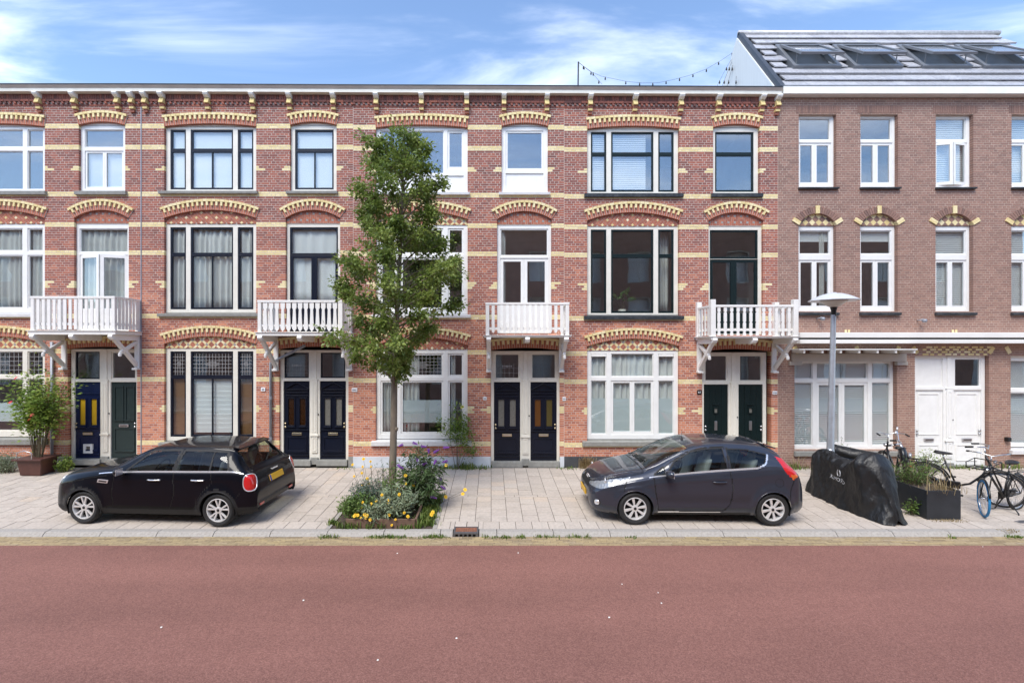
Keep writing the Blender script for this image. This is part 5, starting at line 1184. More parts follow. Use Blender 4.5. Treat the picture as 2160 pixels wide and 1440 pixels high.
    for key in sorted(groups, key=lambda k: k != 'body'):
        fs = groups[key]; use = sorted({i for f in fs for i in f}); mp_ = {v: k for k, v in enumerate(use)}
        q = MB(); off = cfg['inset'] if ('win' in key and 'trim' not in key) or key == 'windscreen' else (0.004 if key in ('seam', 'bonnetgap') else 0)
        vs = [verts[i] for i in use]
        q.add(vs, [tuple(mp_[i] for i in f) for f in fs])
        if key == 'body':
            b0 = len(q.v); ring0 = [verts[i] for i in cap0]; ring1 = [verts[i] for i in cap1]; q.add(ring0, [tuple(range(len(ring0)))[::-1]]); q.add(ring1, [tuple(range(len(ring1)))])
        base = key.rstrip('LR')
        nm, mt = NAME.get(base, ('door', cfg['paint']) if key[:4] == 'door' else ('side_window', cfg.get('sideglass', 'tglass')))
        o = q.build(nm, M[mt], root if (body is None or True) else body, smooth=True, ang=40 if key != 'body' else 60); parts[key] = o
        if base in ('seam', 'bonnetgap', 'chrome'): o['kind'] = 'stuff'
        if key == 'body': body = o
        if off: md = o.modifiers.new('inset', 'DISPLACE'); md.strength = -off; md.mid_level = 0
    # floor, wheel wells, wheels
    q = MB(); q.box(0.35, cfg['L'] - 0.35, -0.74, 0.74, 0.17, 0.22); 
    q.build('underbody', M['seam'], root)
    hwm = cfg['hw']
    for a in axles:
        for s in (-1, 1):
            q = MB(); n = 28; rr = WA + 0.012
            pts = [(a + rr * math.cos(math.pi * (-0.12 + 1.24 * i / n)), zw + rr * math.sin(math.pi * (-0.12 + 1.24 * i / n))) for i in range(n + 1)]
            vs = [(p[0], s * (hwm - 0.05), p[1]) for p in pts] + [(p[0], s * 0.45, p[1]) for p in pts]; q.add(vs, [(i, i + 1, i + 2 + n, i + 1 + n) for i in range(n)]); q.add([(p[0], s * 0.46, p[1]) for p in pts], [tuple(range(n + 1))]); q.build('wheel_well', M['seam'], root)
            q = MB(); lp = [(a + (WA + 0.004) * math.cos(math.pi * (-0.10 + 1.2 * i / 40)), 0, zw + (WA + 0.004) * math.sin(math.pi * (-0.10 + 1.2 * i / 40))) for i in range(41)]
            q.tube([(p[0], s * -side_y(p[0], max(p[2], 0.26)) - s * 0.004, p[2]) for p in lp], cfg['lip'], 6); q.build('wheel_arch_lip', M[cfg['lipm']], root, smooth=True)
            wheel(root, (a, s * (hwm - 0.105), zw), cfg, s)
    root_bvh[root.name] = full
    cfg['finish'](root, side_y, parts)
    # cabin
    for (sx, sy) in ((cfg['seatx'], -0.36), (cfg['seatx'], 0.36), (cfg['seatx'] + 0.85, -0.36), (cfg['seatx'] + 0.85, 0.36)):
        q = MB(); m_ = M[cfg['seat']]
        q.obox((sx, sy, 0.46), (0.26, 0, 0.03), (0, 0.23, 0), (-0.01, 0, 0.09)); q.obox((sx + 0.33, sy, 0.82), (0.06, 0, 0.02), (0, 0.22, 0), (0.09, 0, 0.31)); q.obox((sx + 0.45, sy, 1.19), (0.045, 0, 0.01), (0, 0.12, 0), (0.02, 0, 0.085)); q.build('seat', m_, root, bevel=0.05)
    q = MB(); d = cfg['dash']; q.xprism([(0, 0)], 0, 0) if False else None
    q.obox((d, 0, 0.80), (0.25, 0, -0.05), (0, 0.70, 0), (0.03, 0, 0.13)); q.build('dashboard', M['plastic'], root, bevel=0.05)
    q = MB(); cpt = Vector((d + 0.36, -0.36, 0.93)); ax = Vector((-0.9, 0, 0.45)).normalized(); e1 = Vector((0, 1, 0)); e2 = ax.cross(e1)
    q.tube([cpt + (e1 * math.cos(t) + e2 * math.sin(t)) * 0.185 for t in [2 * math.pi * i / 24 for i in range(24)]], 0.016, 6, closed=True); q.obox(cpt, e1 * 0.17, e2 * 0.03, ax * 0.015); q.build('steering_wheel', M['plastic'], root, smooth=True)
    return root
def wheel(root, c, cfg, s):
    rt, rr, w_ = cfg['rt'], cfg['rr'], 0.19
    q = MB(); pr = [(rr, -w_ / 2 + 0.012), (rr + 0.02, -w_ / 2), (rt - 0.035, -w_ / 2 - 0.002), (rt - 0.008, -w_ / 2 + 0.022), (rt, -w_ / 2 + 0.05), (rt, w_ / 2 - 0.05), (rt - 0.008, w_ / 2 - 0.022), (rt - 0.035, w_ / 2), (rr + 0.02, w_ / 2), (rr, w_ / 2 - 0.012)]
    q.lathe(pr, c, 44, 'y'); wo = q.build('wheel', M['tyre'], root, smooth=True, ang=35)
    f = s * (w_ / 2 - 0.012)
    q = MB(); p = [(rr + 0.006, f), (rr - 0.012, f + s * 0.006), (rr - 0.02, f - s * 0.012), (rr - 0.022, f - s * 0.12)]; q.lathe(p if s > 0 else p, c, 44, 'y'); q.build('rim', M['alloy'], wo, smooth=True, ang=40)
    q = MB(); q.lathe([(rr - 0.02, f - s * 0.09), (0.0, f - s * 0.09)], c, 32, 'y'); q.build('brake_disc', M['seam'], wo)
    q = MB(); n = cfg['spokes']; C = Vector(c)
    for i in range(n):
        a = 2 * math.pi * (i + 0.25) / n; d = Vector((math.cos(a), 0, math.sin(a))); t = Vector((-math.sin(a), 0, math.cos(a))); o = Vector((0, f, 0)); y_ = Vector((0, s, 0))
        if cfg['fork']:
            for e in (-1, 1):
                w0, w1 = 0.012, 0.017; p0 = C + o + d * 0.05 + t * e * 0.006 - y_ * 0.012; p1 = C + o + d * (rr - 0.018) + t * e * 0.046
                q.add([p0 - t * w0, p0 + t * w0, p1 + t * w1, p1 - t * w1, p0 - t * w0 - y_ * .03, p0 + t * w0 - y_ * .03, p1 + t * w1 - y_ * .03, p1 - t * w1 - y_ * .03], [(0, 1, 2, 3), (7, 6, 5, 4), (0, 4, 5, 1), (1, 5, 6, 2), (2, 6, 7, 3), (3, 7, 4, 0)])
        else:
            p0 = C + o + d * 0.045 - y_ * 0.010; p1 = C + o + d * (rr - 0.016); w0, w1 = 0.014, 0.025
            q.add([p0 - t * w0, p0 + t * w0, p1 + t * w1, p1 - t * w1, p0 - t * w0 - y_ * .03, p0 + t * w0 - y_ * .03, p1 + t * w1 - y_ * .03, p1 - t * w1 - y_ * .03], [(0, 1, 2, 3), (7, 6, 5, 4), (0, 4, 5, 1), (1, 5, 6, 2), (2, 6, 7, 3), (3, 7, 4, 0)])
    q.lathe([(0.062, f - s * 0.03), (0.06, f - s * 0.008), (0.03, f - s * 0.004), (0, f - s * 0.004)], c, 20, 'y'); q.build('spokes', M['alloy'], wo, bevel=0.003)
    q = MB(); q.lathe([(0.028, f - s * 0.006), (0.024, f + s * 0.002), (0, f + s * 0.003)], c, 16, 'y'); q.build('hub_cap', M['plastic'], wo, smooth=True)
def mirror(root, x, y, z, m):
    s = -1 if y < 0 else 1; q = MB(); vs = []; n = 14
    for (k, r_) in ((-1.0, 0.0), (-0.9, 0.45), (-0.5, 0.85), (0.2, 1.0), (0.8, 0.95), (1.0, 0.85)):
        for i in range(n): a = 2 * math.pi * i / n; vs.append((x + k * 0.055, y + 0.10 * r_ * math.cos(a) + s * 0.02 * k, z + 0.07 * r_ * math.sin(a)))
    q.add(vs, [(i * n + j, i * n + (j + 1) % n, (i + 1) * n + (j + 1) % n, (i + 1) * n + j) for i in range(5) for j in range(n)])
    mo = q.build('mirror', M[m], root, smooth=True)
    q = MB(); q.obox((x + 0.055, y + s * 0.02, z), (0.004, 0, 0), (0, 0.082, 0), (0, 0, 0.056)); q.build('mirror_glass', M['chrome'], root, bevel=0.003)
    q = MB(); q.tube([(x, y, z - 0.04), (x + 0.01, y - s * 0.13, z - 0.075)], [0.028, 0.03], 8); q.build('mirror_arm', M['plastic'], root, smooth=True)
def handle(root, x0, x1, z, sy, m):
    for s in (-1, 1):
        q = MB(); y0 = s * -sy((x0 + x1) / 2, z); n = 12
        q.tube([(x0 + (x1 - x0) * i / n, y0 + s * (0.012 + 0.022 * math.sin(math.pi * i / n)), z) for i in range(n + 1)], 0.013, 8); o = q.build('door_handle', M[m], root, smooth=True)
# ---- small black hatchback, rear towards the middle of the street
K1 = [(0.0, .36, .46, .45, .40, .47, .50), (.03, .25, .55, .60, .50, .60, .64), (.10, .20, .66, .72, .58, .75, .79), (.25, .19, .77, .80, .62, .87, .90), (.6, .19, .86, .855, .66, .95, .985), (1.0, .19, .93, .863, .69, 1.0, 1.03), (1.18, .19, .95, .863, .70, 1.015, 1.05),
      (1.35, .19, .96, .863, .68, 1.075, 1.14), (1.62, .19, .965, .863, .635, 1.22, 1.29), (1.88, .19, .97, .863, .605, 1.335, 1.385), (2.3, .19, .975, .863, .60, 1.372, 1.42), (2.8, .19, .98, .863, .595, 1.37, 1.418), (3.15, .19, .985, .862, .588, 1.355, 1.402), (3.42, .20, .99, .86, .578, 1.325, 1.365), (3.50, .20, .99, .858, .58, 1.27, 1.305),
      (3.64, .21, .98, .855, .60, 1.12, 1.15), (3.76, .22, .955, .845, .635, .995, 1.015), (3.86, .23, .91, .825, .66, .945, .955), (3.92, .25, .78, .785, .64, .81, .82), (3.95, .25, .66, .755, .62, .69, .70), (3.97, .26, .55, .74, .60, .58, .59), (3.96, .27, .42, .72, .58, .45, .455), (3.91, .29, .33, .69, .56, .35, .355)]
W1 = [[(1.56, .995), (2.40, 1.0), (2.46, 1.325), (1.93, 1.315)], [(2.47, 1.0), (3.10, 1.01), (3.09, 1.315), (2.55, 1.325)], [(3.13, 1.012), (3.45, 1.02), (3.34, 1.295), (3.12, 1.312)]]
def low1(u, ay, z, dax):
    if dax < 0.385 and z < 0.75: return 'plastic'
    if z < 0.31 and 0.3 < u < 3.8: return 'plastic'
    if z < 0.36 and u > 3.55: return 'plastic'
    if z < 0.34 and u < 0.5: return 'plastic'
def top1(u, ay, z):
    if 1.235 < u < 1.86 and ay < 0.60 - 0.02 * (u - 1.2): return 'windscreen'
    if 3.475 < u < 3.735 and ay < 0.555 + (u - 3.47) * 0.2: return 'rearwin'
    if abs(u - 1.16) < 0.008 and ay < 0.7: return 'bonnetgap'
def ext1(u, ay, z, reg, j):
    if j in (NA - 1, NA) and 1.0 < u < 3.74: return 'chrome'
    if 3.86 < u and ay < 0.34 and 0.66 < z < 0.84: return 'plastic'
def fin1(root, sy, parts):
    for s in (-1, 1):
        lens(root, (3.86, s * 0.78, 0.80), (0.62, s * 0.78, 0.1), 0.115, 0.15, 'tail', 'chrome'); lens(root, (0.14, s * 0.58, 0.72), (-0.8, s * 0.45, 0.35), 0.11, 0.12, 'head', 'chrome', name='headlight')
    handle(root, 1.98, 2.22, 0.84, sy, 'chrome'); handle(root, 2.80, 3.04, 0.845, sy, 'chrome')
    for s in (-1, 1): mirror(root, 1.50, s * 0.99, 1.01, 'minip')
    for s in (-1, 1):
        q = MB(); y0 = s * -sy(1.11, .80); q.obox((1.11, y0 + s * 0.004, .80), (0.10, 0, -0.008), (0, 0.006, 0), (0.01, 0, 0.03)); o = q.build('side_vent', M['chrome'], root, bevel=0.004)
        q = MB(); q.obox((1.11, y0 + s * 0.010, .80), (0.075, 0, -0.008), (0, 0.003, 0), (0.008, 0, 0.012)); q.build('side_vent_slot', M['plastic'], root)
    q = MB(); q.obox((3.945, 0, 0.745), (0.008, 0, -0.003), (0, 0.26, 0), (-0.018, 0, 0.055)); np_ = q.build('number_plate', M['plateY'], root, bevel=0.004)
    q = MB(); q.obox((3.954, -0.235, 0.745), (0.002, 0, 0), (0, 0.022, 0), (-0.018, 0, 0.053)); q.build('plate_strip', M['plateB'], np_)
    q = MB(); q.obox((3.455, 0, 1.358), (0.075, 0, -0.016), (0, 0.53, 0), (0, 0, 0.012)); q.build('roof_spoiler', M['minip'], root, bevel=0.012)
    q = MB(); q.tube([(3.76, -0.05, 1.04), (3.68, 0.2, 1.125), (3.66, 0.3, 1.145)], 0.012, 6); q.build('rear_wiper', M['plastic'], root)
    q = MB(); q.lathe([(0.03, 0), (0.012, 0.03), (0.004, 0.05), (0.003, 0.22), (0, 0.22)], (3.2, 0, 1.39), 8); q.build('antenna', M['plastic'], root)
    q = MB(); q.obox((3.955, -0.56, 0.36), (0.008, 0, 0), (0, 0.07, 0), (0, 0, 0.02)); q.obox((3.955, 0.56, 0.36), (0.008, 0, 0), (0, 0.07, 0), (0, 0, 0.02)); q.build('reflector', M['tail'], root)
    q = MB(); q.obox((3.905, 0, 0.885), (0.012, 0, 0), (0, 0.11, 0), (0, 0, 0.012)); q.build('hatch_handle', M['chrome'], root, bevel=0.006)
    q = MB()
    for s in (-1, 1): q.bar((1.45, s * 0.1, 1.18), (1.22, s * 0.45 - 0.1, 1.07), 0.012, 0.012)
    q.build('wiper', M['plastic'], root)
cfg1 = dict(L=3.98, hw=0.863, axles=(0.72, 3.287), zw=0.302, arch_r=0.335, rt=0.302, rr=0.212, spokes=5, fork=True, paint='minip', wins=W1, low=low1, top=top1, extra=ext1, inset=0.006, trim=0.035, trimm='plastic',
            doors=[[(1.32, .97), (1.28, .6), (1.30, .32), (2.38, .32), (2.47, .6), (2.44, .98), (2.52, 1.34), (1.93, 1.345), (1.32, .97)], [(2.44, .98), (2.47, .6), (2.38, .32), (2.82, .32), (3.0, .62), (3.18, .8), (3.14, 1.0), (3.13, 1.33), (2.52, 1.34), (2.44, .98)]], finish=fin1, seat='seat', seatx=1.95, dash=1.5, lip=0.013, lipm='plastic', flare=0.016, hollow=0.008, crease=0.004, seams=[[(.30, .70), (.45, .76), (.8, .85), (1.16, .90)], [(3.70, .62), (3.62, .52)], [(.52, .60), (.40, .50)]])
fw = gpos(171, 1104); rw_ = gpos(472, 1111)
def car_pose(fw, rw_, hw, ax0, ax1):
    d = (rw_ - fw); d.z = 0; ang = math.atan2(d.y, d.x); d.normalize(); nrm_ = Vector((-d.y, d.x, 0))
    mid = (fw + rw_) / 2 - d * (ax0 + ax1) / 2 + nrm_ * hw; return mid, ang
p_, a_ = car_pose(fw, rw_, 0.80, 0.72, 3.287); p_.z = 0.012
car('parked_car', 'black five-door hatchback with chrome window line, parked in front of the leaded window', (p_.x, p_.y, p_.z), a_, K1, cfg1)
# ---- graphite three-door hatchback, nose towards the middle of the street
K2 = [(0.0, .38, .45, .42, .36, .46, .50), (.04, .26, .52, .58, .46, .58, .62), (.14, .20, .60, .70, .52, .70, .74), (.35, .18, .70, .80, .58, .82, .855), (.7, .18, .79, .845, .62, .91, .945), (1.0, .18, .85, .86, .66, .965, 1.0), (1.2, .18, .885, .86, .67, 1.03, 1.10), (1.5, .18, .915, .86, .64, 1.18, 1.25), (1.85, .18, .95, .86, .605, 1.335, 1.385),
      (2.2, .18, .98, .86, .585, 1.405, 1.455), (2.6, .18, 1.01, .86, .575, 1.42, 1.475), (3.0, .18, 1.04, .86, .565, 1.39, 1.45), (3.35, .19, 1.07, .858, .555, 1.33, 1.39), (3.5, .2, 1.06, .855, .56, 1.265, 1.31), (3.63, .21, 1.02, .845, .60, 1.12, 1.15), (3.74, .22, .96, .825, .63, .985, 1.0), (3.82, .23, .85, .785, .62, .87, .88), (3.88, .25, .65, .735, .60, .67, .68), (3.89, .28, .48, .70, .57, .50, .51), (3.86, .32, .38, .66, .54, .40, .405)]
W2 = [[(1.17, .915), (1.34, .925), (1.34, 1.03)], [(1.40, .935), (2.47, 1.02), (2.45, 1.355), (2.2, 1.355), (1.9, 1.305), (1.55, 1.13)], [(2.56, 1.03), (3.02, 1.065), (3.15, 1.12), (3.24, 1.255), (2.9, 1.335), (2.54, 1.355)]]
DOOR2 = [(1.14, .885), (1.17, .6), (1.22, .27), (2.40, .27), (2.53, .40), (2.56, .7), (2.52, 1.0), (2.50, 1.39), (2.2, 1.385), (1.85, 1.32), (1.5, 1.13), (1.14, .885)]
HL2 = [(.02, .63), (.14, .715), (.36, .79), (.75, .855), (.62, .775), (.40, .69), (.18, .62)]
TL2 = [(3.40, 1.24), (3.56, 1.19), (3.70, 1.02), (3.76, .90), (3.66, .845), (3.52, .97)]
def low2(u, ay, z, dax):
    if u < 0.30 and ay < 0.46 and 0.27 < z < 0.40: return 'grille'
    if u < 0.2 and ay < 0.34 and 0.60 < z < 0.68: return 'grille'
    if z < 0.225 and 1.1 < u < 2.9: return 'plastic'
def top2(u, ay, z):
    if 1.045 < u < 1.84 and ay < 0.615 - 0.03 * (u - 1.0): return 'windscreen'
    if 3.47 < u < 3.68 and ay < 0.52 + (u - 3.45) * 0.25: return 'rearwin'
    if abs(u - 0.985) < 0.008 and ay < 0.68: return 'bonnetgap'
    if u < 0.13 and ay < 0.36 and 0.56 < z < 0.69: return 'grille'
def ext2(u, ay, z, reg, j):
    if j in (NA - 1, NA) and 1.06 < u < 3.04: return 'chrome'
    if inpoly(u, z, HL2) and ay > 0.30: return 'head'
    if ay > 0.50 and inpoly(u, z, TL2): return 'amber' if z < 0.93 and u > 3.62 else 'tail'
    if reg == 'side' and polydist(u, z, [(3.0, 1.05), (3.06, 1.06), (3.18, 1.11), (3.27, 1.26)], False) < 0.013: return 'chrome'
    if reg == 'low' and polydist(u, z, [(1.22, .235), (2.35, .235)], False) < 0.012: return 'chrome'
    if abs(polydist(u, z, [(.06, .64), (.36, .805), (.75, .875), (.98, .93)], False)) < 0.005 and reg != 'low' and 0.5 < ay: return 'bonnetgap'
def fin2(root, sy, parts):
    handle(root, 2.20, 2.44, 0.80, sy, 'fiestap')
    for s in (-1, 1): mirror(root, 1.37, s * 0.98, 0.965, 'fiestap')
    for s in (-1, 1):
        lens(root, (0.16, s * 0.66, 0.37), (-0.75, s * 0.66, 0.0), 0.075, 0.055, 'plastic', None, 0.003, 'fog_light_bezel'); lens(root, (0.16, s * 0.66, 0.37), (-0.75, s * 0.66, 0.0), 0.042, 0.038, 'chrome', 'chrome', 0.014, 'fog_light')
    q = MB(); q.obox((-0.012, 0, 0.44), (0.008, 0, 0), (0, 0.26, 0), (0, 0, 0.055)); q.build('number_plate', M['plateY'], root, bevel=0.004)
    q = MB(); q.obox((0.085, 0, 0.685), (0.02, 0, 0.015), (0, 0.075, 0), (-0.006, 0, 0.03)); q.build('badge', M['chrome'], root, bevel=0.02)
    for s in (-1, 1):
        q = MB(); q.lathe([(0.0, 0.0), (0.055, 0.004), (0.06, 0.02)], (0, 0, 0), 16, 'y'); q.v = [(0.27 + p[1], s * 0.66 + p[0], 0.755 + p[2]) for p in q.v]; q.build('headlamp_reflector', M['chrome'], root, smooth=True)
    q = MB()
    q.bar((1.12, -0.35, 1.06), (1.02, 0.15, 1.04), 0.014, 0.014); q.bar((1.12, 0.2, 1.07), (1.03, 0.55, 1.02), 0.014, 0.014); q.build('wiper', M['plastic'], root)
    q = MB(); q.obox((3.42, 0, 1.375), (0.11, 0, -0.03), (0, 0.5, 0), (0, 0, 0.012)); q.build('roof_spoiler', M['fiestap'], root, bevel=0.012)
    q = MB(); q.lathe([(0.03, 0), (0.012, 0.03), (0.004, 0.05), (0.003, 0.2), (0, 0.2)], (1.95, 0, 1.41), 8); q.build('antenna', M['plastic'], root)
    q = MB()
    for s in (-1, 1): q.obox((3.885, s * 0.60, 0.44), (0.012, 0, 0), (0, 0.05, 0), (0, 0, 0.02))
    q.build('reflector', M['tail'], root)
    q = MB()
    th_ = [2 * math.pi * i / 20 for i in range(20)]; q.tube([(3.40 + 0.075 * math.cos(t), sy(3.40 + 0.075 * math.cos(t), 0.79 + 0.075 * math.sin(t)) - 0.0005, 0.79 + 0.075 * math.sin(t)) for t in th_], 0.003, 4, closed=True); q.build('fuel_flap_gap', M['seam'], root)
cfg2 = dict(L=3.95, hw=0.86, axles=(0.80, 3.289), zw=0.298, arch_r=0.33, rt=0.298, rr=0.205, spokes=8, fork=False, paint='fiestap', wins=W2, low=low2, top=top2, extra=ext2, inset=0.006, trim=0.022, trimm='plastic',
            doors=[DOOR2], finish=fin2, seat='seatl', seatx=1.85, dash=1.35, lip=0.009, lipm='fiestap', flare=0.022, hollow=0.02, crease=0.011, seams=[[(.66, .80), (.62, .70), (.60, .63)], [(3.68, .85), (3.60, .66), (3.585, .50)], [(.2, .735), (.40, .80), (.75, .872), (1.0, .90)]])
p_, a_ = car_pose(gpos(1340, 1106.5), gpos(1627, 1109), 0.80, 0.80, 3.289); p_.z = 0.012
car('parked_car', 'dark grey three-door hatchback parked nose towards the tree bed', (p_.x, p_.y, p_.z), a_, K2, cfg2)
# ================================================================ plants
def leafmat(name, stops, transl=0.3, rough=0.5): return tintmat(name, stops, rough=rough, grain=0.12, gscale=30, bump=0, spec=0.4, transl=transl)
M['pear'] = leafmat('pear_leaf', [(0, (0.11, 0.165, 0.032)), (0.4, (0.19, 0.26, 0.058)), (0.8, (0.31, 0.38, 0.10)), (1, (0.46, 0.47, 0.18))], 0.42, 0.36)
M['roseleaf'] = leafmat('rose_leaf', [(0, (0.10, 0.18, 0.03)), (0.6, (0.23, 0.33, 0.06)), (1, (0.40, 0.42, 0.10))])
M['silver'] = leafmat('silver_leaf', [(0, (0.15, 0.20, 0.11)), (0.6, (0.28, 0.335, 0.215)), (1, (0.44, 0.48, 0.36))], 0.15, 0.8)
M['bluegreen'] = leafmat('blue_green_leaf', [(0, (0.08, 0.13, 0.10)), (0.6, (0.16, 0.23, 0.17)), (1, (0.27, 0.30, 0.22))], 0.2, 0.7)
M['midgreen'] = leafmat('mid_green_leaf', [(0, (0.06, 0.11, 0.025)), (0.6, (0.13, 0.21, 0.05)), (1, (0.24, 0.31, 0.09))])
M['buddleia'] = leafmat('dark_leaf', [(0, (0.05, 0.09, 0.03)), (0.6, (0.10, 0.16, 0.06)), (1, (0.26, 0.30, 0.19))])
M['grass'] = leafmat('grass_blade', [(0, (0.06, 0.11, 0.02)), (0.6, (0.15, 0.23, 0.045)), (1, (0.29, 0.31, 0.09))])
M['straw'] = leafmat('dry_grass', [(0, (0.25, 0.18, 0.09)), (0.6, (0.38, 0.29, 0.15)), (1, (0.48, 0.39, 0.23))])
M['bark'] = mat('bark', (0.19, 0.155, 0.115), 0.9, var=0.35, scale=9, bump=0.9, bscale=35, stretch=(1, 1, 0.35))
M['twig'] = mat('twig', (0.12, 0.10, 0.06), 0.9, var=0.2)
M['petal'] = mat('yellow_petal', (0.80, 0.50, 0.015), 0.6, var=0.12, scale=20); M['ycentre'] = mat('flower_centre', (0.55, 0.25, 0.01), 0.8, var=0.2)
M['purple'] = mat('purple_floret', (0.20, 0.06, 0.34), 0.7, var=0.3, scale=60); M['rosered'] = mat('red_petal', (0.62, 0.01, 0.03), 0.5, var=0.15); M['roseyel'] = mat('pale_yellow_petal', (0.80, 0.68, 0.12), 0.5, var=0.1)
def foliage(P, D, size, aspect, tint, droop=0.0, jitter=0.35):
    """leaves: each a folded blade of four triangles; P points, D outward directions"""
    P = np.asarray(P, float); n = len(P); rng = np.random
    D = np.asarray(D, float) + rng.normal(0, 0.55, (n, 3)); D[:, 2] -= droop; D /= np.linalg.norm(D, axis=1)[:, None] + 1e-9
    up = rng.normal(0, 0.5, (n, 3)) + np.array([0, -0.15, 0.85]); S = np.cross(D, up); S /= np.linalg.norm(S, axis=1)[:, None] + 1e-9; U = np.cross(S, D)
    L = (size * (1 + jitter * rng.uniform(-1, 1, n)))[:, None]; Wd = L * aspect
    v = np.stack([P, P + D * L * 0.5 + S * Wd * 0.5 + U * L * 0.10, P + D * L - U * L * 0.06, P + D * L * 0.5 - S * Wd * 0.5 + U * L * 0.10, P + D * L * 0.5], 1).reshape(-1, 3)
    b = np.arange(n)[:, None] * 5
    f = np.concatenate([b + np.array([0, 1, 4]), b + np.array([1, 2, 4]), b + np.array([4, 2, 3]), b + np.array([0, 4, 3])], 1).reshape(-1, 3)
    return v, f, np.repeat(tint, 4)
def mesh_np(name, v, f, t, m, parent, kind=None):
    me = bpy.data.meshes.new(name); lo, hi = v.min(0), v.max(0); org = Vector(((lo[0] + hi[0]) / 2, (lo[1] + hi[1]) / 2, lo[2])); v = v - np.array(org)
    me.vertices.add(len(v)); me.vertices.foreach_set('co', v.ravel()); me.loops.add(len(f) * 3); me.loops.foreach_set('vertex_index', f.ravel().astype(np.int32)); me.polygons.add(len(f)); me.polygons.foreach_set('loop_start', np.arange(0, len(f) * 3, 3, dtype=np.int32))
    at = me.attributes.new('tint', 'FLOAT', 'FACE'); at.data.foreach_set('value', t.astype(np.float32)); me.materials.append(m); me.update(); me.validate()
    o = bpy.data.objects.new(name, me); COL.objects.link(o); place(o, parent, org)
    if kind: o['kind'] = kind
    return o
def tints(P, n, sc=2.2): 
    base = np.array([mnoise.noise(Vector(p) * sc) for p in P]) * 0.5 + 0.45; return np.clip(base + np.random.normal(0, 0.17, n), 0.01, 0.99)
# ---- street tree
TX, TY = -2.06, 10.0
tree = thing('street_tree', 'slender pear tree with a tall leafy crown growing in the flower bed', 'tree', (TX, TY, 0.03))
sc_ = 102.0
prof = [(258, 845, 872), (290, 797, 884), (315, 755, 915), (350, 772, 922), (385, 726, 945), (410, 737, 943), (450, 743, 930), (490, 772, 919), (520, 748, 949), (545, 732, 968), (582, 690, 972), (600, 705, 985), (625, 737, 975), (660, 748, 947), (690, 756, 922), (715, 700, 940), (738, 720, 862), (770, 778, 850), (792, 800, 842)]
pz = np.array([CZ + (HY - p[0]) / sc_ for p in prof])[::-1]; pl = np.array([(p[1] - CX) / sc_ for p in prof])[::-1]; prr = np.array([(p[2] - CX) / sc_ for p in prof])[::-1]
def axis_x(z): return np.interp(z, [0, 2.6, 5, 7.9], [TX, TX + 0.06, TX + 0.17, TX + 0.27])
def axis_y(z): return TY + 0.05 * math.sin(z * 1.3)
q = MB(); zz_ = [0.0, 0.12, 0.4, 1.0, 1.7, 2.4, 3.2, 4.2, 5.2, 6.2, 7.0, 7.8]; rr_ = [0.115, 0.088, 0.078, 0.074, 0.070, 0.066, 0.058, 0.047, 0.036, 0.025, 0.015, 0.005]
q.tube([(float(axis_x(z)), axis_y(z), 0.02 + z) for z in zz_], rr_, 12); q.lathe([(0.0, -0.05), (0.035, -0.03), (0.04, 0.03), (0, 0.05)], (float(axis_x(1.55)) + 0.06, axis_y(1.55) - 0.03, 1.57), 8); q.build('trunk', M['bark'], tree, smooth=True)
br = MB(); LP = []; LD = []
rng = random.Random(11)
NBR = 82
for i in range(NBR):
    z0 = 2.3 + 4.98 * (i / NBR) ** 0.95; ang = i * 2.39996 + rng.uniform(-0.4, 0.4); c, s_ = math.cos(ang), math.sin(ang)
    zt_ = min(z0 + 0.2 + rng.uniform(0.05, 0.45), 7.92); ax_ = float(axis_x(z0))
    ext = (np.interp(zt_, pz, prr) - ax_) if c > 0 else (ax_ - np.interp(zt_, pz, pl)); dep = 0.95 * (np.interp(zt_, pz, prr) - np.interp(zt_, pz, pl)) / 2
    ln = float(1 / math.sqrt((c / max(ext, 0.05)) ** 2 + (s_ / max(dep, 0.05)) ** 2)) * rng.uniform(0.82, 1.04) * (1.06 if z0 < 4.8 else 1.0 if z0 < 5.6 else max(0.62, 1 - 0.26 * (z0 - 5.6)))
    p0 = Vector((ax_, axis_y(z0), z0)); p3 = Vector((ax_ + c * ln, TY + s_ * ln, zt_)); p1 = p0.lerp(p3, 0.35) + Vector((0, 0, 0.06)); p2 = p0.lerp(p3, 0.7) + Vector((rng.uniform(-.05, .05), rng.uniform(-.05, .05), 0.07))
    pts = [p0, p1, p2, p3]; br.tube(pts, [0.022, 0.015, 0.009, 0.004], 5, cap=False)
    nl = int(40 + 165 * ln)
    for k in range(nl):
        t = rng.random() ** 0.55; t = 0.2 + 0.84 * t; seg = min(int(t * 3), 2); b_ = pts[seg].lerp(pts[seg + 1], min(t * 3 - seg, 1.15))
        o_ = Vector((rng.gauss(0, 0.065), rng.gauss(0, 0.065), rng.gauss(0, 0.065))); LP.append(tuple(b_ + o_)); LD.append((c * 0.6 + o_.x * 6, s_ * 0.6 + o_.y * 6, 0.1 + o_.z * 5))
    for k in range(3):                                 # side twigs
        t = rng.uniform(0.4, 0.95); seg = min(int(t * 3), 2); b_ = pts[seg].lerp(pts[seg + 1], t * 3 - seg); d_ = Vector((c + rng.uniform(-1.2, 1.2), s_ + rng.uniform(-1.2, 1.2), rng.uniform(-0.3, 0.8))).normalized() * rng.uniform(0.18, 0.4)
        if (b_ + d_).x > np.interp(b_.z, pz, prr) or (b_ + d_).x < np.interp(b_.z, pz, pl): d_ *= 0.35
        br.tube([b_, b_ + d_], [0.006, 0.003], 4, cap=False)
        for kk in range(56): o_ = Vector((rng.gauss(0, 0.05), rng.gauss(0, 0.05), rng.gauss(0, 0.05))); LP.append(tuple(b_ + d_ * rng.uniform(0.2, 1.15) + o_)); LD.append(tuple(d_ * 2 + o_ * 6))
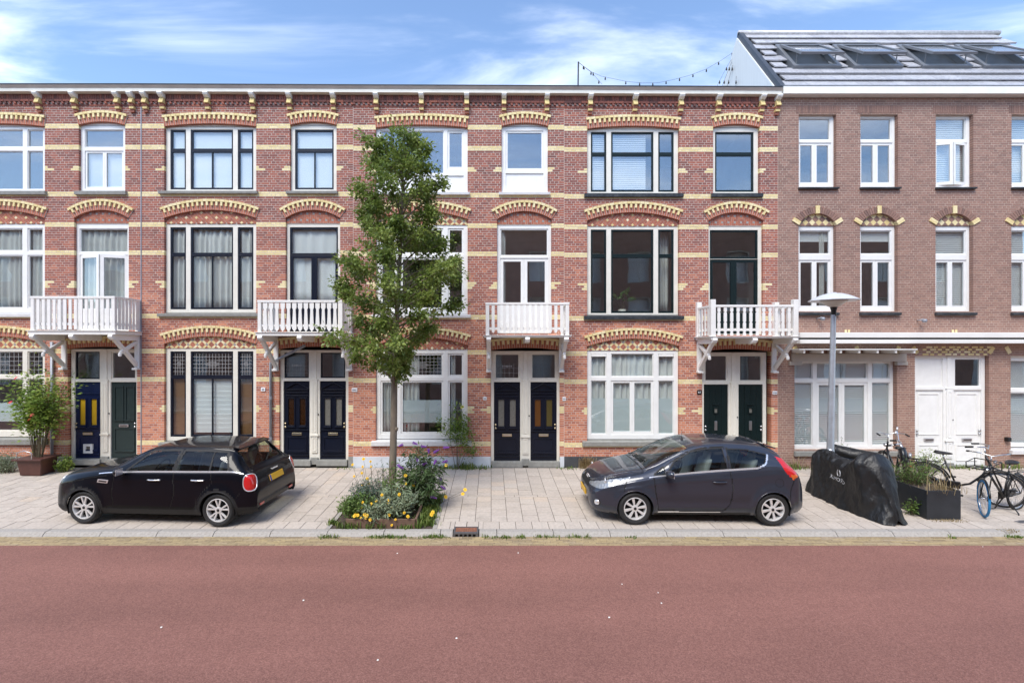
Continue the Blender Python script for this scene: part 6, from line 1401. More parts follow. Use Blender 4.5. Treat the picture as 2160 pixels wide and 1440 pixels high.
for k in range(420):                                   # leader
    z = rng.uniform(2.5, 7.95); r_ = 0.11; LP.append((float(axis_x(z)) + rng.gauss(0, r_), TY + rng.gauss(0, r_), z)); LD.append((rng.uniform(-1, 1), rng.uniform(-1, 1), 0.4))
br.build('branches', M['bark'], tree, smooth=True)
LP = np.array(LP); v, f, t = foliage(LP, LD, 0.08, 0.58, tints(LP, len(LP)), droop=0.25); mesh_np('crown', v, f, t, M['pear'], tree)
# ---- plants: stems with leaves
def plant(name, label, cat, base, stems, leafn, size, aspect, lm, spread=0.05, droop=0.1, group=None, stemr=0.004, lo=0.15, partname='foliage'):
    """stems: list of (dx, dy, height) tips from the base"""
    t_ = thing(name, label, cat, base, group=group); q = MB(); P = []; D = []; b = Vector(base)
    for (dx, dy, h, sx, sy) in stems:
        s0 = b + Vector((sx, sy, -0.02)); tip = b + Vector((dx, dy, h)); mid = s0.lerp(tip, 0.55) + Vector((-(dx - sx) * 0.18, -(dy - sy) * 0.18, 0.05 * h)); pts = [s0, mid, tip]; q.tube(pts, [stemr, stemr * 0.8, stemr * 0.4], 5, cap=False)
        for k in range(leafn):
            u = random.uniform(lo, 1.0); p = (s0.lerp(mid, u / 0.55) if u < 0.55 else mid.lerp(tip, (u - 0.55) / 0.45)); o_ = Vector((random.gauss(0, spread), random.gauss(0, spread), random.gauss(0, spread))); P.append(tuple(p + o_)); D.append((o_.x * 15, o_.y * 15, 0.35))
    q.build('stems', M['twig'], t_)
    v, f, t = foliage(P, D, size, aspect, tints(P, len(P), 4), droop=droop); mesh_np(partname, v, f, t, M[lm], t_)
    return t_
def rstems(n, rx, ry, h, hv=0.25, root=0.3): 
    out = []
    for i in range(n):
        a, r = random.uniform(0, 6.283), math.sqrt(random.random()); dx, dy = rx * r * math.cos(a), ry * r * math.sin(a); out.append((dx, dy, h * (1 - 0.45 * r * r) * random.uniform(1 - hv, 1 + hv * .3), dx * root, dy * root))
    return out
SB_ = 0.03
plant('silver_plant', 'silver-leaved shrub in front of the tree trunk, dotted with yellow flowers', 'plant', (-1.75, 9.15, SB_), rstems(85, 0.45, 0.46, 0.62), 24, 0.10, 0.24, 'silver', 0.03, 0.0)
plant('silver_plant', 'small silver-leaved shrub leaning over the front board of the bed', 'plant', (-2.12, 8.92, SB_), rstems(40, 0.34, 0.26, 0.36), 22, 0.085, 0.25, 'silver', 0.03, 0.05)
plant('low_shrub', 'low green shrub at the front corner of the flower bed', 'plant', (-2.52, 9.12, SB_), rstems(90, 0.42, 0.42, 0.46), 30, 0.055, 0.5, 'midgreen', 0.035, 0.05)
plant('feathery_plant', 'feathery blue-green plant behind the low green shrub', 'plant', (-2.5, 9.68, SB_), rstems(70, 0.4, 0.36, 0.62), 32, 0.055, 0.3, 'bluegreen', 0.035, 0.0)
plant('stringy_plant', 'thin grey-green plant at the foot of the tree trunk', 'plant', (-2.22, 10.05, SB_), rstems(46, 0.42, 0.3, 0.85, 0.4), 14, 0.07, 0.2, 'bluegreen', 0.02, 0.0)
plant('tall_weed', 'tall leafy green plants between the tree trunk and the butterfly bush', 'plant', (-1.85, 9.6, SB_), rstems(44, 0.5, 0.34, 0.95, 0.4), 20, 0.075, 0.32, 'midgreen', 0.035, 0.1)
bud = plant('butterfly_bush', 'butterfly bush with purple flower spikes beside the tree trunk', 'bush', (-1.45, 9.75, SB_), [(-0.35, -0.1, 0.85, -.05, 0), (-0.2, 0.1, 1.12, -.02, 0), (0.02, -0.15, 1.22, 0, 0), (0.22, 0.05, 1.18, .02, 0), (0.42, -0.1, 1.0, .05, 0), (0.5, -0.25, 0.7, .05, 0), (0.1, -0.35, 0.8, 0, 0), (0.3, -0.4, 0.5, .04, 0), (-0.12, -0.3, 0.7, 0, 0), (0.35, -0.2, .85, .02, 0), (0.0, 0.2, 1.0, 0, 0)], 190, 0.13, 0.22, 'buddleia', 0.06, 0.75, stemr=0.006)
def spike(parent, p, d, L=0.13, m='purple', w=0.022):
    q = MB(); p = Vector(p); d = Vector(d).normalized(); n = 60
    for i in range(n):
        u = i / n; r_ = w * (1 - u) ** 0.6; a = i * 2.4; e1 = d.orthogonal().normalized(); e2 = d.cross(e1); c = p + d * L * u + (e1 * math.cos(a) + e2 * math.sin(a)) * r_; q.obox(c, d * 0.004, e1 * 0.005, e2 * 0.005)
    return q.build('flower_spike', M[m], parent)
def px3(px, py, D): return Vector(((px - CX) / F * D, D, CZ - (py - HY) / F * D))
for (zx, zy) in ((720, 520), (925, 555), (830, 630), (880, 680), (720, 710), (967, 585), (865, 535), (1045, 545), (1018, 790), (897, 902), (945, 935), (815, 800), (1055, 875), (680, 680), (1075, 650), (800, 505), (985, 645)):
    p = px3(660 + zx / 3.79, 800 + zy / 3.79, 9.5 + random.uniform(-.2, .2)); spike(bud, p, (random.uniform(-1, 1), -0.4, random.uniform(-0.6, 0.5)), random.uniform(0.09, 0.15))
def daisy(parent, p, r=0.036, stem_to=None, m='petal', name='flower_head'):
    q = MB(); p = Vector(p); nrm_ = Vector((random.uniform(-.4, .4), -0.75, random.uniform(0.2, 0.9))).normalized(); e1 = nrm_.orthogonal().normalized(); e2 = nrm_.cross(e1); k = 11; o0 = random.uniform(0, 1)
    for i in range(k):
        a = 2 * math.pi * (i + o0) / k; d = e1 * math.cos(a) + e2 * math.sin(a); t = nrm_.cross(d); rr = r * random.uniform(0.85, 1.1); q.add([p + t * 0.004, p + d * rr * 0.7 + t * 0.011 + nrm_ * 0.004, p + d * rr, p + d * rr * 0.7 - t * 0.011 + nrm_ * 0.004, p - t * 0.004], [(0, 1, 2, 3, 4)])
    fh = q.build(name, M[m], parent)
    q = MB(); q.obox(p + nrm_ * 0.004, e1 * 0.009, e2 * 0.009, nrm_ * 0.006); q.build('flower_centre', M['ycentre'], fh)
    if stem_to: q = MB(); q.tube([p, p.lerp(Vector(stem_to), 0.5) + Vector((0.02, 0, 0.03)), stem_to], 0.003, 4, cap=False); q.build('stem', M['twig'], parent)
grpF = 'yellow flowers in the tree bed'
FL = [(405, 635), (460, 655), (398, 697), (465, 697), (317, 680), (392, 747), (330, 773), (435, 792), (447, 832), (397, 845), (433, 863)]
fa = thing('yellow_daisies', 'clump of tall yellow daisies left of the tree trunk', 'flowers', (-2.4, 9.75, SB_))
for (zx, zy) in FL: p = px3(660 + zx / 3.79, 800 + zy / 3.79, 9.75); daisy(fa, p, random.uniform(0.024, 0.038), (-2.4 + (p.x + 2.4) * 0.5, 9.8, SB_))
fb = thing('yellow_daisies', 'scattered yellow daisies growing through the silver-leaved shrub', 'flowers', (-1.8, 9.1, SB_))
for (zx, zy) in ((740, 767), (740, 833), (802, 848), (672, 872), (552, 922), (690, 918), (610, 965), (530, 1015), (550, 1032), (630, 1028), (683, 1020), (607, 1083), (730, 1065), (340, 1080), (660, 1118), (458, 1120), (425, 1105), (760, 1095), (630, 1163), *[(random.uniform(300, 620), random.uniform(960, 1130)) for _ in range(14)]):
    D_ = 9.45 if zy < 880 else (9.0 if zy < 1050 else 8.72); p = px3(660 + zx / 3.79, 800 + zy / 3.79, D_); daisy(fb, p, random.uniform(0.022, 0.042), (p.x + random.uniform(-.04, .04), p.y + 0.1, max(SB_, p.z - 0.4)))
fc = thing('yellow_daisies', 'few yellow daisies leaning out over the paving beside the bed', 'flowers', (-1.1, 9.4, SB_))
for (zx, zy, D_) in ((958, 1062, 8.95), (950, 1078, 8.95), (1065, 685, 10.2), (1217, 880, 9.7), (1198, 913, 9.7), (1062, 938, 9.7)): p = px3(660 + zx / 3.79, 800 + zy / 3.79, D_); daisy(fc, p, 0.042, (-1.15, p.y + 0.1, SB_))
def grass(name, label, pts, h, m='grass', n_per=30, w=0.006, cat='grass', spread=0.05, kind='stuff'):
    V = []; Fc = []; T = []
    for (x, y, z, hh) in pts:
        for k in range(n_per):
            bx, by = x + random.gauss(0, spread), y + random.gauss(0, spread * 0.7); a = random.uniform(0, 6.28); l = hh * h * random.uniform(0.45, 1.1); lean = l * random.uniform(0.1, 0.8); dx, dy = math.cos(a), math.sin(a); b = len(V); px_, py_ = -dy * w, dx * w
            V += [(bx - px_, by - py_, z - 0.01), (bx + px_, by + py_, z - 0.01), (bx + dx * lean * 0.4 + px_ * .8, by + dy * lean * 0.4 + py_ * .8, z + l * 0.65), (bx + dx * lean * 0.4 - px_ * .8, by + dy * lean * 0.4 - py_ * .8, z + l * 0.65), (bx + dx * lean, by + dy * lean, z + l * random.uniform(0.75, 1.0))]
            Fc += [(b, b + 1, b + 2), (b, b + 2, b + 3), (b + 3, b + 2, b + 4)]; T += [random.uniform(0.05, 0.95)] * 3
    o = mesh_np(name, np.array(V), np.array(Fc), np.array(T), M[m], None); tag(o, label, cat, kind=kind); return o
pts = []
for k in range(60): y = random.uniform(8.75, 10.4); pts.append((random.uniform(-1.34, -1.08), y, gz(y), random.uniform(0.4, 1.2)))
for k in range(14): y = random.uniform(8.75, 10.2); pts.append((random.uniform(-2.95, -2.8), y, gz(y), random.uniform(0.4, 0.9)))
for k in range(9): pts.append((random.uniform(-2.75, -1.45), 8.73, 0.0, random.uniform(0.3, 1.0)))
grass('weeds', 'green weeds and grass between the bed boards and edging stones', pts, 0.16, n_per=22, w=0.008)
pts = []
for (a, b_, n) in ((-2.3, -1.2, 22), (-1.2, -0.75, 14), (0.1, 1.75, 26), (-0.15, 0.1, 4), (-2.95, -2.7, 8), (2.2, 2.6, 3), (8.0, 8.1, 2), (9.0, 9.3, 6)):
    for k in range(n): pts.append((random.uniform(a, b_), Y_G - 0.03 + random.uniform(-0.03, 0.02), -0.058, random.uniform(0.3, 1.0)))
grass('kerb_weeds', 'small weeds sprouting along the foot of the kerb', pts, 0.07, n_per=16, w=0.006, spread=0.04)
pts = []
for (a, b_, n, hh) in ((-1.35, -0.1, 34, 1.0), (-0.9, -0.4, 14, 1.6), (1.75, 2.3, 8, .5), (7.0, 8.0, 30, 1.2), (7.6, 8.2, 10, 1.4), (10.7, 11.1, 12, 1.6), (11.6, 12.9, 16, 1.0), (13.2, 14, 12, 1.4), (-12.0, -10.9, 24, 1.2), (-4.0, -3.6, 5, .5)):
    for k in range(n): x = random.uniform(a, b_); pts.append((x, DF - 0.07 - random.random() * 0.12, gz(DF - 0.1), hh * random.uniform(0.4, 1)))
grass('wall_weeds', 'green weeds growing along the foot of the house walls', pts, 0.17, n_per=8, w=0.008, spread=0.08)
pts = [(2.47 + random.gauss(0, .07), DF - 0.1, gz(DF), random.uniform(.7, 1)) for k in range(8)]; grass('dry_grass', 'tuft of dry straw-coloured grass against the dark plinth', pts, 0.42, 'straw', 26, 0.006, spread=0.05)
pts = [(7.35 + random.gauss(0, .3), DF - 0.12, gz(DF), random.uniform(.4, 1)) for k in range(14)]; grass('dry_weeds', 'dry brown weeds between the grey car and the brown wall', pts, 0.42, 'straw', 18, 0.006, spread=0.07)
# boards round the bed
bb = thing('bed_boards', 'low weathered boards holding the flower bed', 'edging', (-2.0, 8.8, 0))
q = MB(); q.box(-2.62, -1.38, 8.76, 8.80, -0.02, 0.15); q.build('board', M['wood'], bb, bevel=0.004)
q = MB(); q.obox((-1.37, 9.6, 0.075), (0.02, 0, 0), (0.0, 0.8, 0.02), (0, 0, 0.10)); q.build('board', M['wood'], bb, bevel=0.004)
q = MB(); q.obox((-2.63, 9.6, 0.065), (0.02, 0, 0), (0.0, 0.8, 0.02), (0, 0, 0.09)); q.build('board', M['wood'], bb, bevel=0.004)
# climbing rose by number 63
rs = plant('climbing_rose', 'climbing rose with one yellow bloom growing up beside the white sill', 'rose', (-0.88, DF - 0.16, 0.13), [(0.02, 0, 1.62, 0, 0), (0.22, -0.02, 1.22, .02, 0), (-0.42, -0.03, 1.28, -.03, 0), (0.12, 0.0, 1.38, 0, 0), (0.3, -0.05, 0.95, .03, 0), (0.0, -0.05, 1.1, 0, 0), (0.45, -.03, .62, .03, 0)], 150, 0.065, 0.6, 'roseleaf', 0.09, 0.1, stemr=0.007, lo=0.6)
daisy(rs, px3(975, 858, DF - 0.2), 0.06, None, 'roseyel', 'rose_bloom')
# potted rose at the left edge, in a brown tub with a lid rim
M['tub'] = mat('brown_tub', (0.085, 0.032, 0.024), 0.45, var=0.25, scale=6)
tb = thing('plant_tub', 'square brown plastic tub holding the red rose', 'tub', (-11.28, 12.02, 0.12))
q = MB(); q.add([(-11.52, 11.82, 0.125), (-11.02, 11.82, 0.125), (-11.02, 12.22, 0.125), (-11.52, 12.22, 0.125), (-11.57, 11.78, 0.5), (-10.97, 11.78, 0.5), (-10.97, 12.26, 0.5), (-11.57, 12.26, 0.5)], [(3, 2, 1, 0), (4, 5, 6, 7), (0, 1, 5, 4), (1, 2, 6, 5), (2, 3, 7, 6), (3, 0, 4, 7)]); q.build('body', M['tub'], tb, bevel=0.015)
q = MB(); q.box(-11.64, -10.92, 11.72, 12.32, 0.50, 0.545); q.build('rim', M['tub'], tb, bevel=0.012)
q = MB(); q.tube([(-11.5, 11.72, 0.545), (-11.5, 11.72, 0.70), (-11.32, 11.72, 0.76), (-11.14, 11.72, 0.70), (-11.14, 11.72, 0.545)], 0.01, 6); q.build('carrying_handle', M['steel'], tb, smooth=True)
st = [(0.9 * math.cos(a) * r, -0.05 + 0.25 * math.sin(a) * r, 1.35 + 0.95 * random.random() - 0.3 * r, 0.1 * math.cos(a), 0.05 * math.sin(a)) for (a, r) in [(random.uniform(0, 6.28), random.uniform(0.2, 1.0)) for _ in range(34)]]
rose = plant('potted_rose', 'leafy rose bush with red blooms growing from the brown tub', 'rose', (-11.25, 12.0, 0.54), st, 120, 0.085, 0.55, 'roseleaf', 0.13, 0.12, stemr=0.008, lo=0.45)
for (px_, py_) in ((33, 797), (22, 848), (68, 875), (61, 884)): daisy(rose, px3(px_, py_, 11.75), 0.05, None, 'rosered', 'rose_bloom')
plant('lavender_bush', 'grey-green lavender bush against the wall left of the brown tub', 'bush', (-12.2, 12.15, 0.12), rstems(70, 0.55, 0.28, 0.5), 26, 0.06, 0.16, 'silver', 0.04, 0.0)
plant('wall_shrub', 'small bright green shrub right of the brown tub', 'bush', (-10.75, 12.2, 0.12), rstems(26, 0.22, 0.16, 0.42), 26, 0.05, 0.55, 'roseleaf', 0.04, 0.1)
plant('wall_weed', 'thin weed in front of the wide shop-like window', 'plant', (8.95, DF - 0.2, 0.14), rstems(9, 0.35, 0.1, 0.85), 14, 0.05, 0.4, 'midgreen', 0.03, 0.0)
# ================================================================ street furniture
# drain
M['rust'] = mat('rusty_iron', (0.24, 0.10, 0.06), 0.9, var=0.35, scale=25, bump=0.6); M['iron'] = mat('cast_iron', (0.13, 0.125, 0.13), 0.6, 0.4, var=0.25, scale=20)
dr = thing('street_drain', 'cast-iron kerb drain with a rusty lid and five slots', 'drain', (-0.445, 8.6, -0.06))
q = MB(); q.plate((DR[0], DR[1], -0.085, 0.008), [(DR[0] + 0.035 + i * 0.077, DR[0] + 0.035 + i * 0.077 + 0.05, -0.075, -0.012) for i in range(5)], Y_G - 0.012, Y_G + 0.03); q.box(DR[0], DR[1], Y_G + 0.03, Y_G + 0.06, -0.02, 0.008); q.box(DR[0], DR[0] + 0.03, Y_G + 0.06, 8.79, -0.05, 0.008); q.box(DR[1] - 0.03, DR[1], Y_G + 0.06, 8.79, -0.05, 0.008); q.box(DR[0] + 0.03, DR[1] - 0.03, 8.76, 8.79, -0.05, 0.008); q.build('grate_frame', M['iron'], dr)
q = MB(); q.box(DR[0] + 0.032, DR[1] - 0.032, Y_G + 0.062, 8.758, -0.04, 0.002)
for i in range(9):
    for j in range(5): q.box(DR[0] + 0.05 + i * 0.04, DR[0] + 0.075 + i * 0.04, Y_G + 0.075 + j * 0.035, Y_G + 0.097 + j * 0.035, 0.002, 0.006)
q.build('lid', M['rust'], dr); q = MB(); q.box(DR[0] + 0.01, DR[1] - 0.01, Y_G + 0.1, Y_G + 0.12, -0.09, -0.042); q.build('slot_back', M['seam'], dr)
# lamp post
M['galv'] = mat('galvanised_steel', (0.46, 0.49, 0.53), 0.42, 0.6, var=0.15, scale=8); M['opal'] = mat('opal_diffuser', (0.62, 0.62, 0.58), 0.35, var=0.04); M['lampw'] = mat('lamp_shade_grey', (0.60, 0.63, 0.67), 0.4, 0.1, var=0.06)
LX, LY = 7.48, 10.7; lp = thing('lamp_post', 'galvanised street lamp with a wide saucer shade beside the covered motorcycle', 'lamp', (LX, LY, 0.07))
zt_ = 4.13; q = MB(); q.tube([(LX, LY, 0.05), (LX + 0.02, LY, 1.0), (LX + 0.025, LY, 1.02), (LX + 0.095, LY, zt_ - 0.15)], [0.083, 0.083, 0.072, 0.05], 18); q.build('pole', M['galv'], lp, smooth=True, ang=30)
q = MB(); q.lathe([(0.05, -0.18), (0.052, -0.06), (0.075, 0.03), (0, 0.03)], (LX + 0.1, LY, zt_), 18); q.build('collar', M['black'], lp, smooth=True, ang=40)
q = MB(); q.lathe([(0.07, 0.02), (0.13, 0.05), (0.24, 0.13), (0.27, 0.17), (0, 0.18)], (LX + 0.1, LY, zt_), 30); q.build('diffuser', M['opal'], lp, smooth=True)
q = MB(); q.lathe([(0.27, 0.165), (0.48, 0.155), (0.485, 0.165), (0.40, 0.215), (0.28, 0.275), (0.16, 0.315), (0.07, 0.325), (0.04, 0.345), (0, 0.347)], (LX + 0.1, LY, zt_), 40); q.build('shade', M['lampw'], lp, smooth=True, ang=50)
# black planter box with grasses
pb = thing('planter_box', 'black rectangular planter overgrown with dry grass', 'planter', (8.55, 9.6, 0.02)); M['pbox'] = mat('black_planter', (0.022, 0.026, 0.032), 0.5, var=0.25, scale=5)
PX0, PX1, PY0, PY1 = 8.22, 8.86, 9.12, 10.05; q = MB()
for (a, b_, c, d) in ((PX0, PX1, PY0, PY0 + 0.02), (PX0, PX1, PY1 - 0.02, PY1), (PX0, PX0 + 0.02, PY0 + 0.02, PY1 - 0.02), (PX1 - 0.02, PX1, PY0 + 0.02, PY1 - 0.02)): q.box(a, b_, c, d, 0.015, 0.56)
q.build('box', M['pbox'], pb, bevel=0.004); q = MB(); q.box(PX0 + 0.02, PX1 - 0.02, PY0 + 0.02, PY1 - 0.02, 0.3, 0.52); q.build('soil', M['soil'], pb)
pts = [(random.uniform(PX0 + .05, PX1 - .03), random.uniform(PY0 + .05, PY1 - .05), 0.52, random.uniform(.15, 1.3)) for k in range(13)]; grass('planter_grass', 'long dry grass in the black planter', pts, 0.50, 'straw', 6, 0.004, spread=0.10)
pts = [(random.uniform(PX1 - .3, PX1 + 0.02), random.uniform(PY0 + .0, PY0 + .3), 0.5, random.uniform(.5, 1)) for k in range(10)]; grass('planter_straw', 'dry straw hanging over the corner of the black planter', pts, 0.30, 'straw', 9, 0.004, spread=0.09)
pts = [(random.uniform(PX0, PX1 + .1), PY0 - 0.04, 0.01, random.uniform(.3, 1)) for k in range(14)] + [(9.25 + random.gauss(0, .12), 8.6, 0.0, .5) for k in range(6)]; grass('straw_litter', 'dry straw fallen on the paving in front of the black planter', pts, 0.05, 'straw', 20, 0.004, spread=0.07)
V_ = []
plant('planter_weed', 'bushy green weed growing in the black planter', 'plant', (8.5, 9.75, 0.52), rstems(60, 0.46, 0.44, 0.50), 20, 0.055, 0.25, 'midgreen', 0.035, 0.0)
plant('leafy_weed', 'small leafy weed between the motorcycle cover and the black planter', 'plant', (8.14, 9.35, 0.02), rstems(8, 0.1, 0.1, 0.42), 16, 0.07, 0.4, 'midgreen', 0.03, 0.1)
plant('door_weed', 'yellow-green weed bush below the white doors behind the bicycles', 'plant', (11.0, 12.2, 0.13), rstems(30, 0.5, 0.2, 0.55), 22, 0.06, 0.3, 'roseleaf', 0.05, 0.1)
# manhole plate and litter
q = MB(); x_ = gpos(2150, 1099).x; q.box(x_ - 0.12, x_ + 0.3, 8.95, 9.2, 0.006, 0.014); tag(q.build('manhole_cover', M['iron'], None), 'small dark metal cover set in the paving by the bicycles', 'cover')
lit = [(797, 1392), (1395, 1272), (1285, 1302), (963, 1346), (838, 1167), (340, 1323), (1312, 1232), (2073, 1153), (1388, 1250), (1093, 1166), (640, 1266)]
M['paper'] = mat('white_paper_scrap', (0.75, 0.74, 0.70), 0.8, var=0.05)
for i, (a, b_) in enumerate(lit):
    p = gpos(a, b_, -0.06); q = MB(); s_ = random.uniform(0.006, 0.011); q.add([(p.x - s_ * random.uniform(.6, 1.6), p.y - s_, -0.056), (p.x + s_ * 1.3, p.y - s_ * .6, -0.055), (p.x + s_, p.y + s_ * .8, -0.05), (p.x - s_ * .9, p.y + s_ * .7, -0.049)], [(0, 1, 2, 3)]); q.add([(p.x - s_, p.y - s_, -0.0565), (p.x + s_, p.y - s_, -0.0565), (p.x, p.y + s_, -0.053)], [(0, 1, 2)])
    tag(q.build('litter_scrap', M['paper'], None), 'tiny white scrap lying on the red road', 'litter', 'white scraps on the road')
# party lights on the roof
M['cable'] = mat('black_cable', (0.01, 0.01, 0.01), 0.6, var=0)
RY = 15.2
def pole(px, pyt, lab, D=RY):
    t_ = px3(px, pyt, D); q = MB(); q.tube([(t_.x - 0.03, D, 9.82), (t_.x, D, t_.z)], 0.022, 8); q.lathe([(0.05, 0), (0.05, 0.015), (0, 0.015)], (t_.x - 0.03, D, 9.83), 10); return tag(q.build('light_pole', M['cable'], None), lab, 'pole'), t_
_, ta = pole(1220, 131, 'thin dark pole standing alone on the flat roof'); _, tb_ = pole(1557, 100, 'dark pole on the roof beside the white gable')
def strand(pts, label, nb):
    s = thing('light_string', label, 'string lights', tuple(pts[0])); q = MB(); q.tube(pts, 0.0042, 5); q.build('cable', M['cable'], s)
    for i in range(nb):
        t = (i + 0.6) / nb * (len(pts) - 1); k = min(int(t), len(pts) - 2); p = pts[k].lerp(pts[k + 1], t - k); q = MB(); q.lathe([(0.014, 0), (0.016, -0.03), (0.024, -0.06), (0.018, -0.09), (0, -0.10)], p, 8); q.build('bulb', M['cable'], s, smooth=True)
pts = [px3(a, b_, RY) for (a, b_) in ((1221, 132), (1243, 150), (1268, 161), (1320, 172), (1355, 175.5), (1388, 175), (1422, 168), (1456, 159), (1490, 146), (1521, 128), (1556, 104))]; strand(pts, 'string of bulbs sagging between the two roof poles', 12)
strand([px3(1221, 133, RY), px3(1245, 150, RY - .3), px3(1270, 178, RY - .8)], 'short string of bulbs dropping from the lone pole', 3)
for i, xx in enumerate((1512, 1523, 1534, 1552)): strand([px3(1556, 104, RY), px3((1556 + xx) / 2, 140, RY - .3), px3(xx, 182, RY - .7)], ('string of bulbs fanning down from the gable pole, ' + ('outermost', 'second from outside', 'third from outside', 'beside the pole')[i]), 3)

M['bigleaf'] = leafmat('house_plant_leaf', [(0, (0.03, 0.09, 0.015)), (0.6, (0.08, 0.20, 0.03)), (1, (0.16, 0.30, 0.05))])
hp = plant('house_plant', 'broad-leaved house plant behind the dark first-floor window beside the balcony', 'plant', (fx(1322), DF + 0.45, 4.28), rstems(9, 0.2, 0.15, 0.42), 2, 0.24, 0.5, 'bigleaf', 0.02, 0.1, lo=0.85)
q = MB(); q.lathe([(0.0, 0.0), (0.08, 0.0), (0.11, 0.16), (0.0, 0.16)], (fx(1322), DF + 0.45, 4.12), 16); q.build('pot', M['terr'], hp, smooth=True)
q = MB(); q.box(fx(1250), fx(1425), DF + 0.26, DF + 0.65, 4.07, 4.12); tag(q.build('window_shelf', M['darkwood'], None), 'dark shelf under the house plant behind the first-floor window', 'shelf')
# ================================================================ covered motorcycle
M['tarp'] = mat('black_tarpaulin', (0.009, 0.0095, 0.0105), 0.45, var=0.3, scale=5, bump=0.9, bscale=9, stretch=(1, 1, 0.45))
for n_ in M['tarp'].node_tree.nodes:
    if n_.type == 'BUMP': n_.inputs['Distance'].default_value = 0.035; M['logo'] = mat('pale_print', (0.55, 0.56, 0.58), 0.6, var=0.1)
A0, A1 = Vector((7.24, 10.85, 0)), Vector((7.44, 8.80, 0)); axd = (A1 - A0); AL = axd.length; axd.normalize(); sdv = Vector((axd.y, -axd.x, 0))   # sdv points to the street-left side
if sdv.x > 0: sdv = -sdv
ss = [0, 0.04, 0.15, 0.35, 0.7, 1.05, 1.3, 1.45, 1.6, 1.75, 1.9, 2.0, 2.05]
ztp = [0.35, 0.72, 0.92, 1.0, 0.93, 0.90, 1.08, 1.21, 1.20, 1.0, 0.62, 0.34, 0.10]; wb_ = [0.16, 0.26, 0.32, 0.34, 0.36, 0.38, 0.38, 0.36, 0.34, 0.30, 0.27, 0.22, 0.12]; wt_ = [0.06, 0.12, 0.15, 0.17, 0.18, 0.20, 0.30, 0.37, 0.33, 0.20, 0.12, 0.09, 0.05]
q = MB(); ns, nv = 90, 60; vs = []
for i in range(ns + 1):
    s = 2.05 * i / ns; zt_ = np.interp(s, ss, ztp); wb = np.interp(s, ss, wb_); wt = np.interp(s, ss, wt_)
    for j in range(nv + 1):
        u = j / nv * 2 - 1; a = abs(u)
        if a > 0.36: t = (1 - a) / 0.64; w_ = wb + (wt - wb) * t ** 0.8 - 0.05 * math.sin(t * math.pi) * 0.5; z = 0.02 + (zt_ * 0.86 - 0.02) * t ** 0.92
        else: t = a / 0.36; w_ = wt * t; z = zt_ * (1 - 0.14 * t ** 2.2)
        p = A0 + axd * s + sdv * (w_ * (1 if u > 0 else -1)); p.z = z + gz(p.y)
        k = max(0.0, min(1, (1 - a) * 4)); f1 = mnoise.noise(Vector((s * 5.0 + z * 1.5, z * 1.1, u * 0.8))) * 0.05 + mnoise.noise(Vector((s * 12 - z * 5, z * 3.5, u * 2 + 5))) * 0.03 + abs(mnoise.noise(Vector((s * 7 + z * 6, z * 2.0 - s * 3, 2)))) * -0.03
        fold = 0.022 * math.sin(s * 17 + 2.2 * mnoise.noise(Vector((s * 2, z * 2, 3)))) * max(0, a - 0.3) * (1 - z / 1.3)
        p += sdv * (1 if u > 0 else -1) * (f1 + fold); p.z = max(p.z + mnoise.noise(Vector((s * 6, u * 4, 9))) * 0.02 * k, gz(p.y) + 0.008); vs.append(tuple(p))
w1 = nv + 1; fs = [(i * w1 + j, i * w1 + j + 1, (i + 1) * w1 + j + 1, (i + 1) * w1 + j) for i in range(ns) for j in range(nv)]
q.add(vs, fs); q.add([vs[j] for j in range(w1)], [tuple(range(w1))]); mc = thing('covered_motorcycle', 'motorcycle hidden under a black tarpaulin cover with a pale print', 'motorcycle', (7.5, 9.8, 0.02))
cov = q.build('cover', M['tarp'], mc, smooth=True)
bv = BVHTree.FromPolygons(vs, fs)
def drape(me, s0, z0, name, rot=0):
    bm = bmesh.new(); bm.from_mesh(me); bmesh.ops.triangulate(bm, faces=bm.faces); bmesh.ops.subdivide_edges(bm, edges=[e for e in bm.edges if e.calc_length() > 0.02], cuts=2)
    V2 = []; c_, s_ = math.cos(rot), math.sin(rot)
    for v_ in bm.verts:
        a, b_ = v_.co.x * c_ - v_.co.y * s_, v_.co.x * s_ + v_.co.y * c_; o_ = A0 + axd * (s0 + a) + sdv * 2; o_.z = z0 + b_; h_ = bv.ray_cast(o_, -sdv)
        V2.append(tuple((h_[0] if h_[0] else o_ - sdv * 1.7) + sdv * (0.004 + max(0, v_.co.z) * .3)))
    m2 = MB(); m2.add(V2, [tuple(v_.index for v_ in f.verts) for f in bm.faces]); bm.free(); m2.build(name, M['logo'], cov)
drape(text_mesh('XLMOTO', 0.105, M['logo'], 0.001), 0.92, 0.56, 'lettering', R(-4))
e_ = MB()
for (t0, t1) in ((100, 250), (-80, 70)):
    for k in range(14):
        a, b_ = R(t0 + (t1 - t0) * k / 14), R(t0 + (t1 - t0) * (k + 1) / 14); e_.add([(0.055 * math.cos(a) , 0.07 * math.sin(a), 0), (0.055 * math.cos(b_), 0.07 * math.sin(b_), 0), (0.03 * math.cos(b_), 0.052 * math.sin(b_), 0), (0.03 * math.cos(a), 0.052 * math.sin(a), 0)], [(0, 1, 2, 3)])
drape(e_.mesh('emblem', [M['logo']]), 0.96, 0.70, 'emblem')
